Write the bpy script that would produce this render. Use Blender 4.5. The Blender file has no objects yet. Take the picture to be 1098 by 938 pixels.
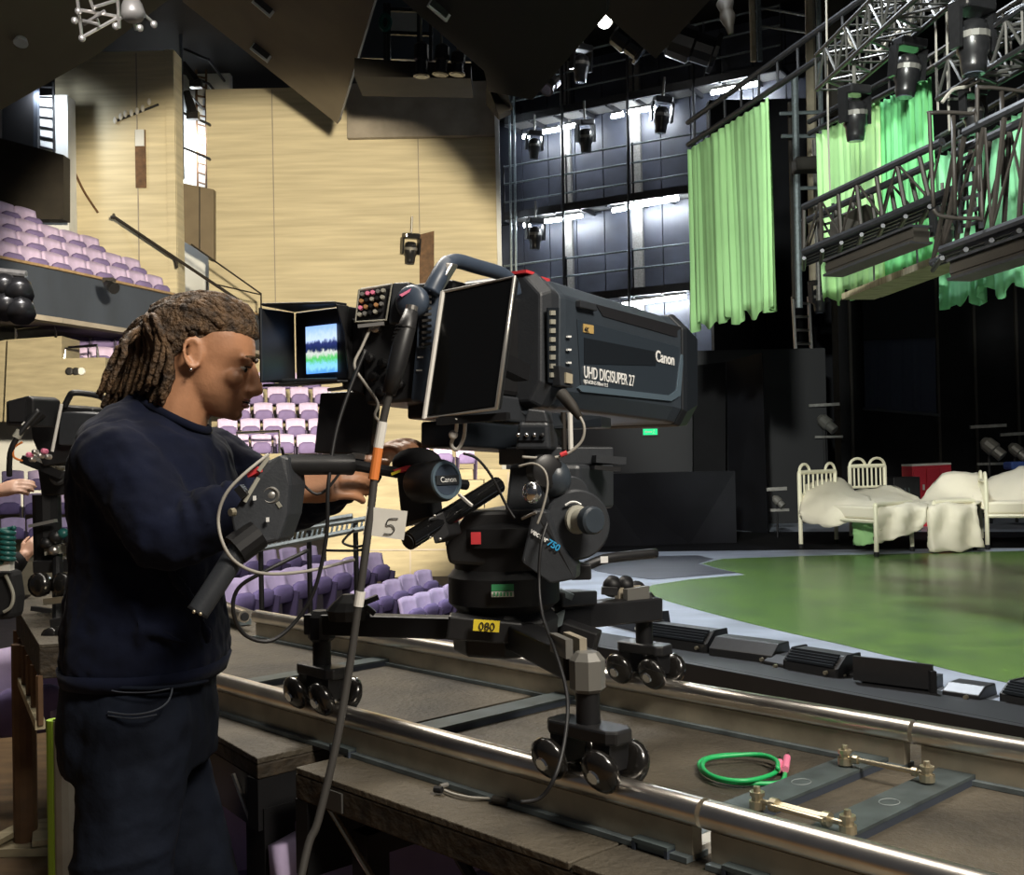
import bpy, math, random
from mathutils import Vector, Matrix
random.seed(7)
V = Vector
scene = bpy.context.scene
COL = scene.collection

# ------------------------------------------------------------------ camera
F = 1186.0; CX = 549.0; CY = 469.0
PITCH = math.radians(0.95); ROLL = math.radians(1.2)
EYE = V((0, 0, 1.5))
_f = V((0, math.cos(PITCH), math.sin(PITCH)))
_r0 = V((1, 0, 0)); _u0 = V((0, -math.sin(PITCH), math.cos(PITCH)))
_up = _u0 * math.cos(ROLL) + _r0 * math.sin(ROLL)
_rt = _r0 * math.cos(ROLL) - _u0 * math.sin(ROLL)
cam_d = bpy.data.cameras.new('camera'); cam = bpy.data.objects.new('camera', cam_d); COL.objects.link(cam)
cam_d.sensor_fit = 'HORIZONTAL'; cam_d.sensor_width = 36.0; cam_d.lens = 36.0 * F / 1098.0
cam_d.clip_start = 0.05; cam_d.clip_end = 200
cam.matrix_world = Matrix(((_rt.x, _up.x, -_f.x, EYE.x), (_rt.y, _up.y, -_f.y, EYE.y), (_rt.z, _up.z, -_f.z, EYE.z), (0, 0, 0, 1)))
scene.camera = cam

# ------------------------------------------------------------------ world, exposure, lights
scene.view_settings.view_transform = 'Standard'; scene.view_settings.look = 'None'
scene.view_settings.exposure = 0.0; scene.view_settings.gamma = 1.0
scene.view_settings.use_curve_mapping = False
w = bpy.data.worlds.new('hall_air'); scene.world = w; w.use_nodes = True
w.node_tree.nodes['Background'].inputs[0].default_value = (0.80, 0.86, 1.0, 1)
w.node_tree.nodes['Background'].inputs[1].default_value = 0.035

def aim(o, tgt):
    d = (V(tgt) - o.location).normalized()
    o.rotation_euler = d.to_track_quat('-Z', 'Y').to_euler()
def spot(name, loc, tgt, power, col, deg, blend=0.4, r=0.15):
    l = bpy.data.lights.new(name, 'SPOT'); l.energy = power; l.color = col; l.spot_size = math.radians(deg); l.spot_blend = blend
    l.shadow_soft_size = r
    o = bpy.data.objects.new(name, l); COL.objects.link(o); o.location = loc; aim(o, tgt); return o
def area(name, loc, tgt, power, col, sx, sy):
    l = bpy.data.lights.new(name, 'AREA'); l.energy = power; l.color = col; l.shape = 'RECTANGLE'; l.size = sx; l.size_y = sy
    o = bpy.data.objects.new(name, l); COL.objects.link(o); o.location = loc; aim(o, tgt); return o

WARM = (1.0, 0.86, 0.62); COOL = (0.86, 0.93, 1.0); NEUT = (1.0, 0.95, 0.86)
spot('house_spot', (0.4, 4.0, 4.3), (-6.5, 31, 3.5), 36000, WARM, 35, 0.22, 0.35)             # front-of-house spot on the concrete wall and balcony
area('fill_light', (-1.6, 6.0, 6.4), (-0.6, 2.6, 0.9), 300, (1.0, 0.93, 0.82), 2.4, 1.4)      # added back light over the decks, behind the operator
area('fill_light', (1.9, -0.6, 4.3), (-0.2, 2.2, 1.3), 230, (1.0, 0.92, 0.80), 1.2, 0.9)      # added key light for the operator's face, from the photographer's side
_o = area('fill_light', (-0.6, 3.3, 5.4), (-0.6, 3.3, 0.0), 185, (1.0, 0.93, 0.83), 9.0, 0.9); _o.rotation_euler = (0, 0, math.radians(133))   # long overhead strip, added so the rail tops catch a highlight
spot('house_spot', (-2.5, 6, 6.0), (-2.5, 13, 0.0), 1500, (1.0, 0.95, 0.96), 80, 0.6, 0.5)        # stalls seats
spot('slot_light', (-9.2, 31.9, 11.0), (-9.4, 32.9, 10.6), 500, COOL, 160, 0.8, 0.2)             # work lights in the two wall slots
spot('slot_light', (-11.15, 26.35, 10.4), (-11.4, 27.05, 9.8), 260, COOL, 160, 0.8, 0.2)
spot('stage_spot', (3.0, 7.5, 8.2), (6.4, 15.0, 0.6), 1900, (1.0, 0.95, 0.84), 34, 0.5, 0.3)                   # beds
spot('stage_spot', (-0.5, 0.6, 5.6), (3.7, 11.6, 4.3), 7000, (0.96, 1.0, 0.93), 32, 0.4, 0.3)         # cloths
spot('stage_spot', (2.0, 11.5, 9.0), (4.6, 10.0, 0.2), 5600, COOL, 84, 0.45, 0.5)                   # stage floor

def A(px, py, d):
    return EYE + (_f + _rt * ((px - CX) / F) + _up * ((CY - py) / F)) * d
def G(px, py, z):
    dr = _f + _rt * ((px - CX) / F) + _up * ((CY - py) / F)
    return EYE + dr * ((z - EYE.z) / dr.z)

# ------------------------------------------------------------------ materials
MATS = {}
def mat(name, col, rough=0.6, metal=0.0, var=0.0, scale=8.0, stretch=(1, 1, 1), bump=0.0, bscale=None, emit=0.0, spec=0.5, alpha=1.0, col2=None, detail=4, transl=0.0, coat=0.0, sheen=0.0):
    if name in MATS: return MATS[name]
    m = bpy.data.materials.new(name); m.use_nodes = True; nt = m.node_tree; b = nt.nodes['Principled BSDF']
    c = tuple(col) + (1,)
    b.inputs['Base Color'].default_value = c; b.inputs['Roughness'].default_value = rough; b.inputs['Metallic'].default_value = metal
    b.inputs['Specular IOR Level'].default_value = spec
    if coat: b.inputs['Coat Weight'].default_value = coat; b.inputs['Coat Roughness'].default_value = 0.12
    if sheen: b.inputs['Sheen Weight'].default_value = sheen
    if emit: b.inputs['Emission Color'].default_value = c; b.inputs['Emission Strength'].default_value = emit
    if var or bump:
        tc = nt.nodes.new('ShaderNodeTexCoord'); mp = nt.nodes.new('ShaderNodeMapping'); mp.inputs['Scale'].default_value = stretch
        nt.links.new(tc.outputs['Object'], mp.inputs[0])
        no = nt.nodes.new('ShaderNodeTexNoise'); no.inputs['Scale'].default_value = scale; no.inputs['Detail'].default_value = detail
        nt.links.new(mp.outputs[0], no.inputs[0])
        if var:
            rp = nt.nodes.new('ShaderNodeValToRGB'); rp.color_ramp.elements[0].position = 0.3; rp.color_ramp.elements[1].position = 0.7
            a = tuple(x * (1 - var) for x in col) + (1,)
            z = tuple(min(1, x * (1 + var)) for x in (col2 or col)) + (1,)
            rp.color_ramp.elements[0].color = a; rp.color_ramp.elements[1].color = z
            nt.links.new(no.outputs['Fac'], rp.inputs[0]); nt.links.new(rp.outputs[0], b.inputs['Base Color'])
        if bump:
            n2 = no
            if bscale:
                n2 = nt.nodes.new('ShaderNodeTexNoise'); n2.inputs['Scale'].default_value = bscale; n2.inputs['Detail'].default_value = 5
                nt.links.new(mp.outputs[0], n2.inputs[0])
            bp = nt.nodes.new('ShaderNodeBump'); bp.inputs['Strength'].default_value = bump; bp.inputs['Distance'].default_value = 0.02
            nt.links.new(n2.outputs['Fac'], bp.inputs['Height']); nt.links.new(bp.outputs[0], b.inputs['Normal'])
    if transl:
        tr = nt.nodes.new('ShaderNodeBsdfTranslucent'); tr.inputs[0].default_value = c
        mx = nt.nodes.new('ShaderNodeMixShader'); mx.inputs[0].default_value = transl
        nt.links.new(b.outputs[0], mx.inputs[1]); nt.links.new(tr.outputs[0], mx.inputs[2])
        nt.links.new(mx.outputs[0], nt.nodes['Material Output'].inputs[0])
    MATS[name] = m
    return m

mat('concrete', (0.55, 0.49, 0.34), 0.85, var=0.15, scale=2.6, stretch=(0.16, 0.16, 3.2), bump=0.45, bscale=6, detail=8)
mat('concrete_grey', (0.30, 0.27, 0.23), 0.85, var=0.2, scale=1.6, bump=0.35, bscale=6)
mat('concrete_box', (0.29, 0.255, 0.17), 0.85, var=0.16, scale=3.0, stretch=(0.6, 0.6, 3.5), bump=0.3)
mat('ceiling_brown', (0.15, 0.125, 0.085), 0.8, var=0.12, scale=0.8)
mat('ceiling_black', (0.012, 0.010, 0.009), 0.85)
mat('dark_wall', (0.007, 0.0075, 0.010), 0.7, var=0.35, scale=1.5, bump=0.15, spec=0.2)
mat('tower_panel', (0.030, 0.034, 0.048), 0.45, var=0.4, scale=1.2, bump=0.2, bscale=4)
mat('black_paint', (0.008, 0.008, 0.009), 0.5, var=0.2, scale=6, spec=0.35)
mat('stage_black', (0.006, 0.006, 0.0068), 0.75, var=0.3, scale=2, spec=0.15)
mat('brown_black', (0.022, 0.018, 0.013), 0.7, var=0.25, scale=3)
mat('balcony_blue', (0.036, 0.046, 0.066), 0.7, var=0.2, scale=1.4, stretch=(1, 1, 0.4))
mat('wood_edge', (0.30, 0.20, 0.10), 0.6, var=0.2, scale=9)
mat('floor_brown', (0.12, 0.072, 0.032), 0.65, var=0.4, scale=4, stretch=(1, 3, 1), bump=0.15)
mat('stall_floor', (0.055, 0.045, 0.05), 0.9, var=0.2, scale=5)
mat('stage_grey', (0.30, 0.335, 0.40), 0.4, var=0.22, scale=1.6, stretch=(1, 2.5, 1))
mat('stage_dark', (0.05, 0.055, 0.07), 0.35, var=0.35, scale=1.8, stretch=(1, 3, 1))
mat('deck', (0.066, 0.055, 0.038), 0.65, var=0.6, scale=4, bump=0.4, bscale=70, detail=9)
mat('deck_edge', (0.036, 0.026, 0.015), 0.75, var=0.65, scale=22, stretch=(1, 1, 1.6), bump=0.6, detail=8)
mat('steel', (0.86, 0.80, 0.72), 0.28, 1.0, var=0.12, scale=14)
mat('alu_bright', (0.55, 0.53, 0.48), 0.4, 0.25)
mat('steel_web', (0.42, 0.37, 0.28), 0.5, 0.3, var=0.2, scale=14)
mat('zinc', (0.15, 0.18, 0.19), 0.5, 0.3, var=0.25, scale=20)
mat('chrome', (0.8, 0.8, 0.8), 0.15, 1.0)
mat('brass', (0.62, 0.55, 0.40), 0.3, 0.9)
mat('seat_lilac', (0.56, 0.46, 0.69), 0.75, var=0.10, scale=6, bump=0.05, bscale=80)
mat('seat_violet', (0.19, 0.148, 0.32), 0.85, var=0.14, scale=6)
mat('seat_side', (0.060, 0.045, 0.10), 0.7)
mat('rubber', (0.008, 0.008, 0.008), 0.65)
mat('black_plastic', (0.013, 0.013, 0.014), 0.42, var=0.15, scale=30)
mat('black_gloss', (0.006, 0.006, 0.006), 0.10, coat=0.4)
mat('wheel_rubber', (0.010, 0.009, 0.008), 0.22, coat=0.5)
mat('grey_plastic', (0.030, 0.033, 0.038), 0.4, var=0.08, scale=60, bump=0.05, bscale=250)
mat('lens_grey', (0.036, 0.046, 0.058), 0.36, var=0.06, scale=50, bump=0.06, bscale=400)
mat('lens_panel', (0.028, 0.038, 0.050), 0.34, bump=0.05, bscale=400)
mat('lens_dark', (0.010, 0.013, 0.017), 0.4)
mat('lens_trim', (0.17, 0.24, 0.30), 0.3, 0.5)
mat('body_blue', (0.045, 0.062, 0.092), 0.4, var=0.1, scale=40)
mat('aluminium', (0.55, 0.52, 0.48), 0.3, 0.9)
mat('frame_silver', (0.62, 0.60, 0.56), 0.3, 0.8)
mat('white_paint', (0.75, 0.73, 0.68), 0.55)
mat('white_print', (0.85, 0.85, 0.83), 0.5)
mat('gold_print', (0.50, 0.34, 0.12), 0.5)
mat('blue_print', (0.03, 0.32, 0.62), 0.5)
mat('ink', (0.01, 0.01, 0.012), 0.6)
mat('red_plastic', (0.65, 0.05, 0.06), 0.45)
mat('pink_plastic', (0.80, 0.22, 0.36), 0.45)
mat('orange_tape', (0.75, 0.22, 0.05), 0.55)
mat('yellow_tape', (0.80, 0.62, 0.04), 0.5)
mat('green_label', (0.05, 0.30, 0.12), 0.5)
mat('paper', (0.72, 0.70, 0.64), 0.7, var=0.06, scale=30)
mat('skin', (0.46, 0.225, 0.12), 0.48, var=0.12, scale=28, bump=0.06, bscale=180)
mat('skin_pale', (0.62, 0.36, 0.25), 0.5, var=0.1, scale=30)
mat('lip', (0.30, 0.11, 0.085), 0.45)
mat('eye_white', (0.6, 0.56, 0.5), 0.25)
mat('eye_dark', (0.02, 0.012, 0.008), 0.15)
mat('hair', (0.036, 0.019, 0.009), 0.65, var=0.55, scale=45, bump=0.7, bscale=120, col2=(0.095, 0.052, 0.022))
mat('sweater', (0.0042, 0.0062, 0.0175), 0.9, var=0.3, scale=14, bump=0.3, bscale=11, spec=0.15, sheen=0.03)
mat('denim', (0.0065, 0.009, 0.0165), 0.85, var=0.45, scale=9, bump=0.35, bscale=14, spec=0.15)
mat('denim_seam', (0.055, 0.065, 0.085), 0.8)
mat('black_cloth', (0.008, 0.008, 0.009), 0.9, bump=0.2, bscale=10)
mat('green_cloth', (0.43, 0.74, 0.32), 0.8, var=0.10, scale=1.2, transl=0.25, bump=0.05)
mat('green_cloth_dark', (0.16, 0.58, 0.22), 0.8, var=0.25, scale=1.5, transl=0.2)
mat('green_cloth_cool', (0.30, 0.76, 0.42), 0.8, var=0.12, scale=1.4, transl=0.25)
mat('navy_curtain', (0.020, 0.025, 0.045), 0.85)
mat('sheet', (0.74, 0.68, 0.53), 0.85, bump=0.15, bscale=6)
mat('cream_enamel', (0.74, 0.70, 0.52), 0.4)
mat('red_locker', (0.62, 0.03, 0.055), 0.45)
mat('blue_cloth', (0.05, 0.11, 0.40), 0.6)
mat('plank', (0.42, 0.36, 0.23), 0.8, var=0.3, scale=5, stretch=(1, 6, 1))
mat('bare_wood', (0.40, 0.20, 0.075), 0.7, var=0.3, scale=7, stretch=(3, 3, 0.5))
mat('rust_brown', (0.11, 0.058, 0.026), 0.7, var=0.35, scale=8)
mat('pale_post', (0.30, 0.29, 0.24), 0.7, var=0.2, scale=10)
mat('lime_paint', (0.28, 0.46, 0.03), 0.6)
mat('cord_grey', (0.05, 0.047, 0.043), 0.5)
mat('truss_dark', (0.035, 0.036, 0.040), 0.45, 0.4, var=0.2, scale=20)
mat('truss_brown', (0.026, 0.021, 0.017), 0.6, 0.2, var=0.2, scale=20)
mat('alu_dull', (0.30, 0.29, 0.27), 0.4, 0.6, var=0.2, scale=20)
mat('tan_column', (0.40, 0.35, 0.25), 0.7, var=0.2, scale=5)
mat('fixture', (0.014, 0.014, 0.015), 0.3, var=0.2, scale=20, coat=0.2)
mat('fixture_grey', (0.16, 0.155, 0.14), 0.4, 0.2)
mat('fixture_lens', (0.12, 0.14, 0.17), 0.08, 0.3)
mat('tube_glow', (0.86, 0.93, 1.0), emit=150.0)
mat('lamp_glow', (1.0, 0.98, 0.93), emit=30.0)
mat('exit_glow', (0.005, 0.50, 0.16), emit=1.6)
mat('alu_brace', (0.10, 0.098, 0.092), 0.4, 0.4)
mat('sleeper_steel', (0.075, 0.095, 0.098), 0.45, 0.25, var=0.3, scale=18)
mat('stamp_grey', (0.22, 0.25, 0.25), 0.6)
mat('door_grey', (0.17, 0.135, 0.09), 0.7, var=0.1, scale=2)
mat('recess_white', (0.62, 0.64, 0.64), 0.7, var=0.15, scale=1.0)
mat('glass_blue', (0.14, 0.17, 0.22), 0.15)
mat('cable_green', (0.02, 0.42, 0.12), 0.4)
mat('cable_black', (0.012, 0.012, 0.013), 0.5)
mat('cable_grey', (0.34, 0.32, 0.28), 0.5)
mat('coil_green', (0.015, 0.10, 0.09), 0.35)

def screen_mat():
    m = bpy.data.materials.new('finder_picture'); m.use_nodes = True; nt = m.node_tree; b = nt.nodes['Principled BSDF']
    tc = nt.nodes.new('ShaderNodeTexCoord'); sx = nt.nodes.new('ShaderNodeSeparateXYZ'); nt.links.new(tc.outputs['Generated'], sx.inputs[0])
    rp = nt.nodes.new('ShaderNodeValToRGB'); cr = rp.color_ramp; cr.interpolation = 'EASE'
    cols = [(0.0, (0.10, 0.35, 0.95)), (0.14, (0.25, 0.65, 0.95)), (0.3, (0.10, 0.55, 0.15)), (0.42, (0.6, 0.65, 0.6)), (0.5, (0.01, 0.02, 0.08)), (0.62, (0.02, 0.03, 0.14)), (0.72, (0.55, 0.7, 1.0)), (1.0, (0.3, 0.5, 1.0))]
    cr.elements[0].position, cr.elements[0].color = cols[0][0], cols[0][1] + (1,)
    cr.elements[1].position, cr.elements[1].color = cols[-1][0], cols[-1][1] + (1,)
    for p, c in cols[1:-1]:
        e = cr.elements.new(p); e.color = c + (1,)
    no = nt.nodes.new('ShaderNodeTexNoise'); no.inputs['Scale'].default_value = 9; nt.links.new(tc.outputs['Generated'], no.inputs[0])
    ad = nt.nodes.new('ShaderNodeMath'); ad.operation = 'MULTIPLY_ADD'; ad.inputs[1].default_value = 0.22
    nt.links.new(no.outputs['Fac'], ad.inputs[0])
    sb = nt.nodes.new('ShaderNodeMath'); sb.operation = 'SUBTRACT'; sb.inputs[1].default_value = 0.11
    nt.links.new(sx.outputs['Z'], sb.inputs[0]); nt.links.new(sb.outputs[0], ad.inputs[2])
    nt.links.new(ad.outputs[0], rp.inputs[0])
    nt.links.new(rp.outputs[0], b.inputs['Emission Color']); b.inputs['Emission Strength'].default_value = 1.3
    b.inputs['Base Color'].default_value = (0.01, 0.01, 0.01, 1)
    MATS['finder_picture'] = m
screen_mat()
def stage_green():
    m = bpy.data.materials.new('stage_green'); m.use_nodes = True; nt = m.node_tree; b = nt.nodes['Principled BSDF']
    tc = nt.nodes.new('ShaderNodeTexCoord')
    no = nt.nodes.new('ShaderNodeTexNoise'); no.inputs['Scale'].default_value = 1.6; no.inputs['Detail'].default_value = 10; no.inputs['Roughness'].default_value = 0.75
    nt.links.new(tc.outputs['Object'], no.inputs[0])
    rp = nt.nodes.new('ShaderNodeValToRGB'); rp.color_ramp.elements[0].position = 0.32; rp.color_ramp.elements[1].position = 0.68
    rp.color_ramp.elements[0].color = (0.06, 0.115, 0.045, 1); rp.color_ramp.elements[1].color = (0.15, 0.27, 0.055, 1)
    nt.links.new(no.outputs['Fac'], rp.inputs[0]); nt.links.new(rp.outputs[0], b.inputs['Base Color'])
    b.inputs['Roughness'].default_value = 0.27; b.inputs['Specular IOR Level'].default_value = 0.7
    n2 = nt.nodes.new('ShaderNodeTexNoise'); n2.inputs['Scale'].default_value = 9; nt.links.new(tc.outputs['Object'], n2.inputs[0])
    bp = nt.nodes.new('ShaderNodeBump'); bp.inputs['Strength'].default_value = 0.08; bp.inputs['Distance'].default_value = 0.02
    nt.links.new(n2.outputs['Fac'], bp.inputs['Height']); nt.links.new(bp.outputs[0], b.inputs['Normal'])
    MATS['stage_green'] = m
stage_green()

# ------------------------------------------------------------------ mesh builder
ORG = {}
def frame(o, x, z):
    """4x4 frame with x axis along x and z near z"""
    x = V(x).normalized(); y = V(z).cross(x).normalized(); zz = x.cross(y)
    return Matrix(((x.x, y.x, zz.x, o[0]), (x.y, y.y, zz.y, o[1]), (x.z, y.z, zz.z, o[2]), (0, 0, 0, 1)))
class MB:
    def __init__(s, M=None): s.v = []; s.f = []; s.M = M
    def add(s, vs, fs):
        b = len(s.v)
        if s.M is not None: vs = [s.M @ V(p) for p in vs]
        s.v += [tuple(p) for p in vs]; s.f += [tuple(b + i for i in f) for f in fs]; return s
    def box(s, c, d, R=None, taper=None):
        hx, hy, hz = d[0] / 2, d[1] / 2, d[2] / 2; vs = []
        for z in (-1, 1):
            t = taper if (taper and z > 0) else 1
            for y in (-1, 1):
                for x in (-1, 1):
                    p = V((x * hx * t, y * hy * t, z * hz))
                    if R is not None: p = R @ p
                    vs.append(p + V(c))
        return s.add(vs, [(0, 2, 3, 1), (4, 5, 7, 6), (0, 1, 5, 4), (2, 6, 7, 3), (0, 4, 6, 2), (1, 3, 7, 5)])
    def bar(s, p0, p1, wd, ht, up=(0, 0, 1)):
        p0, p1 = V(p0), V(p1); x = (p1 - p0); L = x.length; x.normalize()
        y = V(up).cross(x)
        if y.length < 1e-4: y = V((0, 1, 0)).cross(x)
        y.normalize(); z = x.cross(y)
        R = Matrix((x, y, z)).transposed()
        return s.box((p0 + p1) / 2, (L, wd, ht), R)
    def tube(s, pts, r, n=8, caps=True, closed=False):
        pts = [V(p) for p in pts]; m = len(pts)
        rs = r if isinstance(r, (list, tuple)) else [r] * m
        nrm = None; vs = []; fs = []
        for i in range(m):
            a = pts[(i - 1) % m] if (closed or i > 0) else pts[i]; b = pts[(i + 1) % m] if (closed or i < m - 1) else pts[i]
            t = (b - a)
            if t.length < 1e-9: t = V((0, 0, 1))
            t.normalize()
            if nrm is None:
                nrm = t.cross(V((0, 0, 1)))
                if nrm.length < 1e-3: nrm = t.cross(V((1, 0, 0)))
            nrm = nrm - t * nrm.dot(t); nrm.normalize(); bn = t.cross(nrm)
            for k in range(n):
                an = 2 * math.pi * k / n
                vs.append(pts[i] + (nrm * math.cos(an) + bn * math.sin(an)) * rs[i])
        for i in range(m if closed else m - 1):
            j = (i + 1) % m
            for k in range(n):
                l = (k + 1) % n
                fs.append((i * n + k, i * n + l, j * n + l, j * n + k))
        if caps and not closed:
            fs.append(tuple(range(n - 1, -1, -1))); fs.append(tuple((m - 1) * n + k for k in range(n)))
        return s.add(vs, fs)
    def cyl(s, p0, p1, r0, r1=None, n=14): return s.tube([p0, p1], [r0, r0 if r1 is None else r1], n)
    def lathe(s, o, ax, prof, n=18):
        o = V(o); ax = V(ax).normalized(); return s.tube([o + ax * (t + 1e-6 * i) for i, (t, r) in enumerate(prof)], [max(r, 1e-4) for t, r in prof], n) if False else s._lathe(o, ax, prof, n)
    def _lathe(s, o, ax, prof, n):
        e = ax.cross(V((0, 0, 1)))
        if e.length < 1e-3: e = ax.cross(V((1, 0, 0)))
        e.normalize(); b = ax.cross(e); vs = []; fs = []
        for t, r in prof:
            for k in range(n):
                an = 2 * math.pi * k / n; vs.append(o + ax * t + (e * math.cos(an) + b * math.sin(an)) * max(r, 1e-4))
        for i in range(len(prof) - 1):
            for k in range(n):
                l = (k + 1) % n; fs.append((i * n + k, i * n + l, (i + 1) * n + l, (i + 1) * n + k))
        fs.append(tuple(range(n - 1, -1, -1))); fs.append(tuple((len(prof) - 1) * n + k for k in range(n)))
        return s.add(vs, fs)
    def ell(s, c, r, R=None, n=14, m=9):
        c = V(c); vs = []; fs = []
        for i in range(m + 1):
            th = math.pi * i / m
            for k in range(n):
                an = 2 * math.pi * k / n
                p = V((r[0] * math.sin(th) * math.cos(an), r[1] * math.sin(th) * math.sin(an), r[2] * math.cos(th)))
                if R is not None: p = R @ p
                vs.append(c + p)
        for i in range(m):
            for k in range(n):
                l = (k + 1) % n; fs.append((i * n + k, (i + 1) * n + k, (i + 1) * n + l, i * n + l))
        return s.add(vs, fs)
    def loft(s, rings, caps=True):
        n = len(rings[0]); vs = [p for r in rings for p in r]; fs = []
        for i in range(len(rings) - 1):
            for k in range(n):
                l = (k + 1) % n; fs.append((i * n + k, i * n + l, (i + 1) * n + l, (i + 1) * n + k))
        if caps: fs.append(tuple(range(n - 1, -1, -1))); fs.append(tuple((len(rings) - 1) * n + k for k in range(n)))
        return s.add(vs, fs)
    def prism(s, poly, ext):
        poly = [V(p) for p in poly]; e = V(ext); n = len(poly)
        fs = [tuple(range(n - 1, -1, -1)), tuple(range(n, 2 * n))]
        fs += [(k, (k + 1) % n, n + (k + 1) % n, n + k) for k in range(n)]
        return s.add(poly + [p + e for p in poly], fs)
    def grid(s, rows):
        m = len(rows); n = len(rows[0]); vs = [p for r in rows for p in r]
        return s.add(vs, [(i * n + k, i * n + k + 1, (i + 1) * n + k + 1, (i + 1) * n + k) for i in range(m - 1) for k in range(n - 1)])
    def build(s, name, material, parent=None, smooth=False, bevel=0, solid=0, origin=None, subd=0):
        if parent is not None: off = ORG[parent.name]
        elif origin is not None: off = V(origin)
        else:
            n = max(1, len(s.v)); zs = min(p[2] for p in s.v)
            off = V((sum(p[0] for p in s.v) / n, sum(p[1] for p in s.v) / n, zs))
        me = bpy.data.meshes.new(name); me.from_pydata([(p[0] - off.x, p[1] - off.y, p[2] - off.z) for p in s.v], [], s.f)
        import bmesh
        bm = bmesh.new(); bm.from_mesh(me); bmesh.ops.recalc_face_normals(bm, faces=bm.faces); bm.to_mesh(me); bm.free()
        me.materials.append(MATS[material]); me.update()
        if smooth: me.shade_smooth()
        o = bpy.data.objects.new(name, me); COL.objects.link(o)
        if parent is not None: o.parent = parent
        else: o.location = off
        ORG[o.name] = off
        if solid:
            md = o.modifiers.new('thickness', 'SOLIDIFY'); md.thickness = solid; md.offset = 0
        if bevel:
            md = o.modifiers.new('edge', 'BEVEL'); md.width = bevel; md.segments = 2; md.limit_method = 'ANGLE'; md.angle_limit = math.radians(40)
        if subd:
            md = o.modifiers.new('subd', 'SUBSURF'); md.levels = subd; md.render_levels = subd
        return o
def smooth_by_angle(o, deg=40):
    o.data.shade_smooth()
    try: o.data.set_sharp_from_angle(angle=math.radians(deg))
    except Exception: pass
    return o
def tag(o, label, cat, group=None):
    o['label'] = label; o['category'] = cat
    if group: o['group'] = group
    return o
def struct(o):
    o['kind'] = 'structure'; return o
def thing(name, label, cat, loc=(0, 0, 0), group=None):
    o = bpy.data.objects.new(name, None); COL.objects.link(o); o.location = loc; o.empty_display_size = 0.1
    ORG[o.name] = V(loc); tag(o, label, cat, group); return o
def rename_key(o): ORG[o.name] = ORG.get(o.name, V((0, 0, 0)))
def dup(root, loc, rotz=0, label=None, scale=1.0, rot=None, group=None):
    r = root.copy(); COL.objects.link(r); r.location = loc
    r.rotation_euler = rot if rot is not None else (0, 0, rotz); r.scale = (scale,) * 3
    ORG[r.name] = V(loc)
    if label: r['label'] = label
    if group: r['group'] = group
    for ch in KIDS.get(root.name, []):
        c = ch.copy(); COL.objects.link(c); c.parent = r
        for g in KIDS.get(ch.name, []):
            d = g.copy(); COL.objects.link(d); d.parent = c
    return r
KIDS = {}
def collect_kids(root):
    ks = [o for o in bpy.data.objects if o.parent == root]; KIDS[root.name] = ks
    for k in ks: KIDS[k.name] = [o for o in bpy.data.objects if o.parent == k]
def text(name, body, size, M, material, parent, ext=0.0006, align='LEFT', bold=0.0):
    c = bpy.data.curves.new(name, 'FONT'); c.body = body; c.size = size; c.extrude = ext; c.align_x = align; c.offset = bold
    t = bpy.data.objects.new(name + '_src', c)
    COL.objects.link(t)
    dg = bpy.context.evaluated_depsgraph_get()
    me = bpy.data.meshes.new_from_object(t.evaluated_get(dg)); me.name = name
    bpy.data.objects.remove(t); bpy.data.curves.remove(c)
    off = ORG[parent.name]
    me.transform(Matrix.Translation(-off) @ M); me.materials.clear(); me.materials.append(MATS[material])
    o = bpy.data.objects.new(name, me); COL.objects.link(o); o.parent = parent; ORG[o.name] = off; return o
def arc(p0, p1, sag, n=10):
    p0, p1 = V(p0), V(p1)
    return [p0.lerp(p1, i / n) + V((0, 0, -sag * 4 * (i / n) * (1 - i / n))) for i in range(n + 1)]
def spline(pts, n=6):
    pts = [V(p) for p in pts]; out = []
    for i in range(len(pts) - 1):
        a = pts[max(0, i - 1)]; b = pts[i]; c = pts[i + 1]; d = pts[min(len(pts) - 1, i + 2)]
        for k in range(n):
            t = k / n
            out.append(0.5 * ((2 * b) + (c - a) * t + (2 * a - 5 * b + 4 * c - d) * t * t + (3 * b - a - 3 * c + d) * t * t * t))
    out.append(pts[-1]); return out
def P(*args):
    """list of (px,py,d) -> world points"""
    return [A(*a) for a in args]
ORD = ['first', 'second', 'third', 'fourth', 'fifth', 'sixth', 'seventh', 'eighth', 'ninth', 'tenth', 'eleventh', 'twelfth']
# ================================================================== SETTING
def proj(p):
    d = V(p) - EYE; z = d.dot(_f); return (CX + F * d.dot(_rt) / z, CY - F * d.dot(_up) / z, z)
Z0 = V((0, 0, 1))
def quadprism(pts, ext): return MB().prism(pts, ext)

# floors
struct(MB().box((-4.5, 1.5, -0.1), (13, 12, 0.2)).build('floor', 'floor_brown'))
struct(MB().box((-7.0, 20.0, -0.75), (17, 25, 0.2)).build('floor', 'stall_floor'))
SZ = 0.2
sf = [G(640, 692, SZ), G(1098, 778, SZ)]
sdir = (sf[1] - sf[0]).normalized()
s_near = sf[1] + sdir * 3.0; s_far = sf[0] - sdir * 0.55
stage = MB().prism([s_far, s_near, V((16, 3.5, SZ)), V((16, 33.5, SZ)), V((0.6, 33.5, SZ)), G(604, 588, SZ), G(590, 640, SZ)], (0, 0, -0.25))
struct(stage.build('stage_floor', 'stage_grey'))
gp = [(1120, 741), (1098, 735), (1045, 724), (1000, 713), (950, 702), (900, 690), (850, 679), (800, 667), (750, 654), (715, 644), (688, 633), (700, 627), (740, 621), (800, 616), (770, 609), (752, 604), (775, 599), (860, 596), (1120, 590)]
gpts = [G(x, y, SZ + 0.004) for x, y in gp] + [V((14, 14, SZ + 0.004)), V((12, 5.0, SZ + 0.004))]
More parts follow.
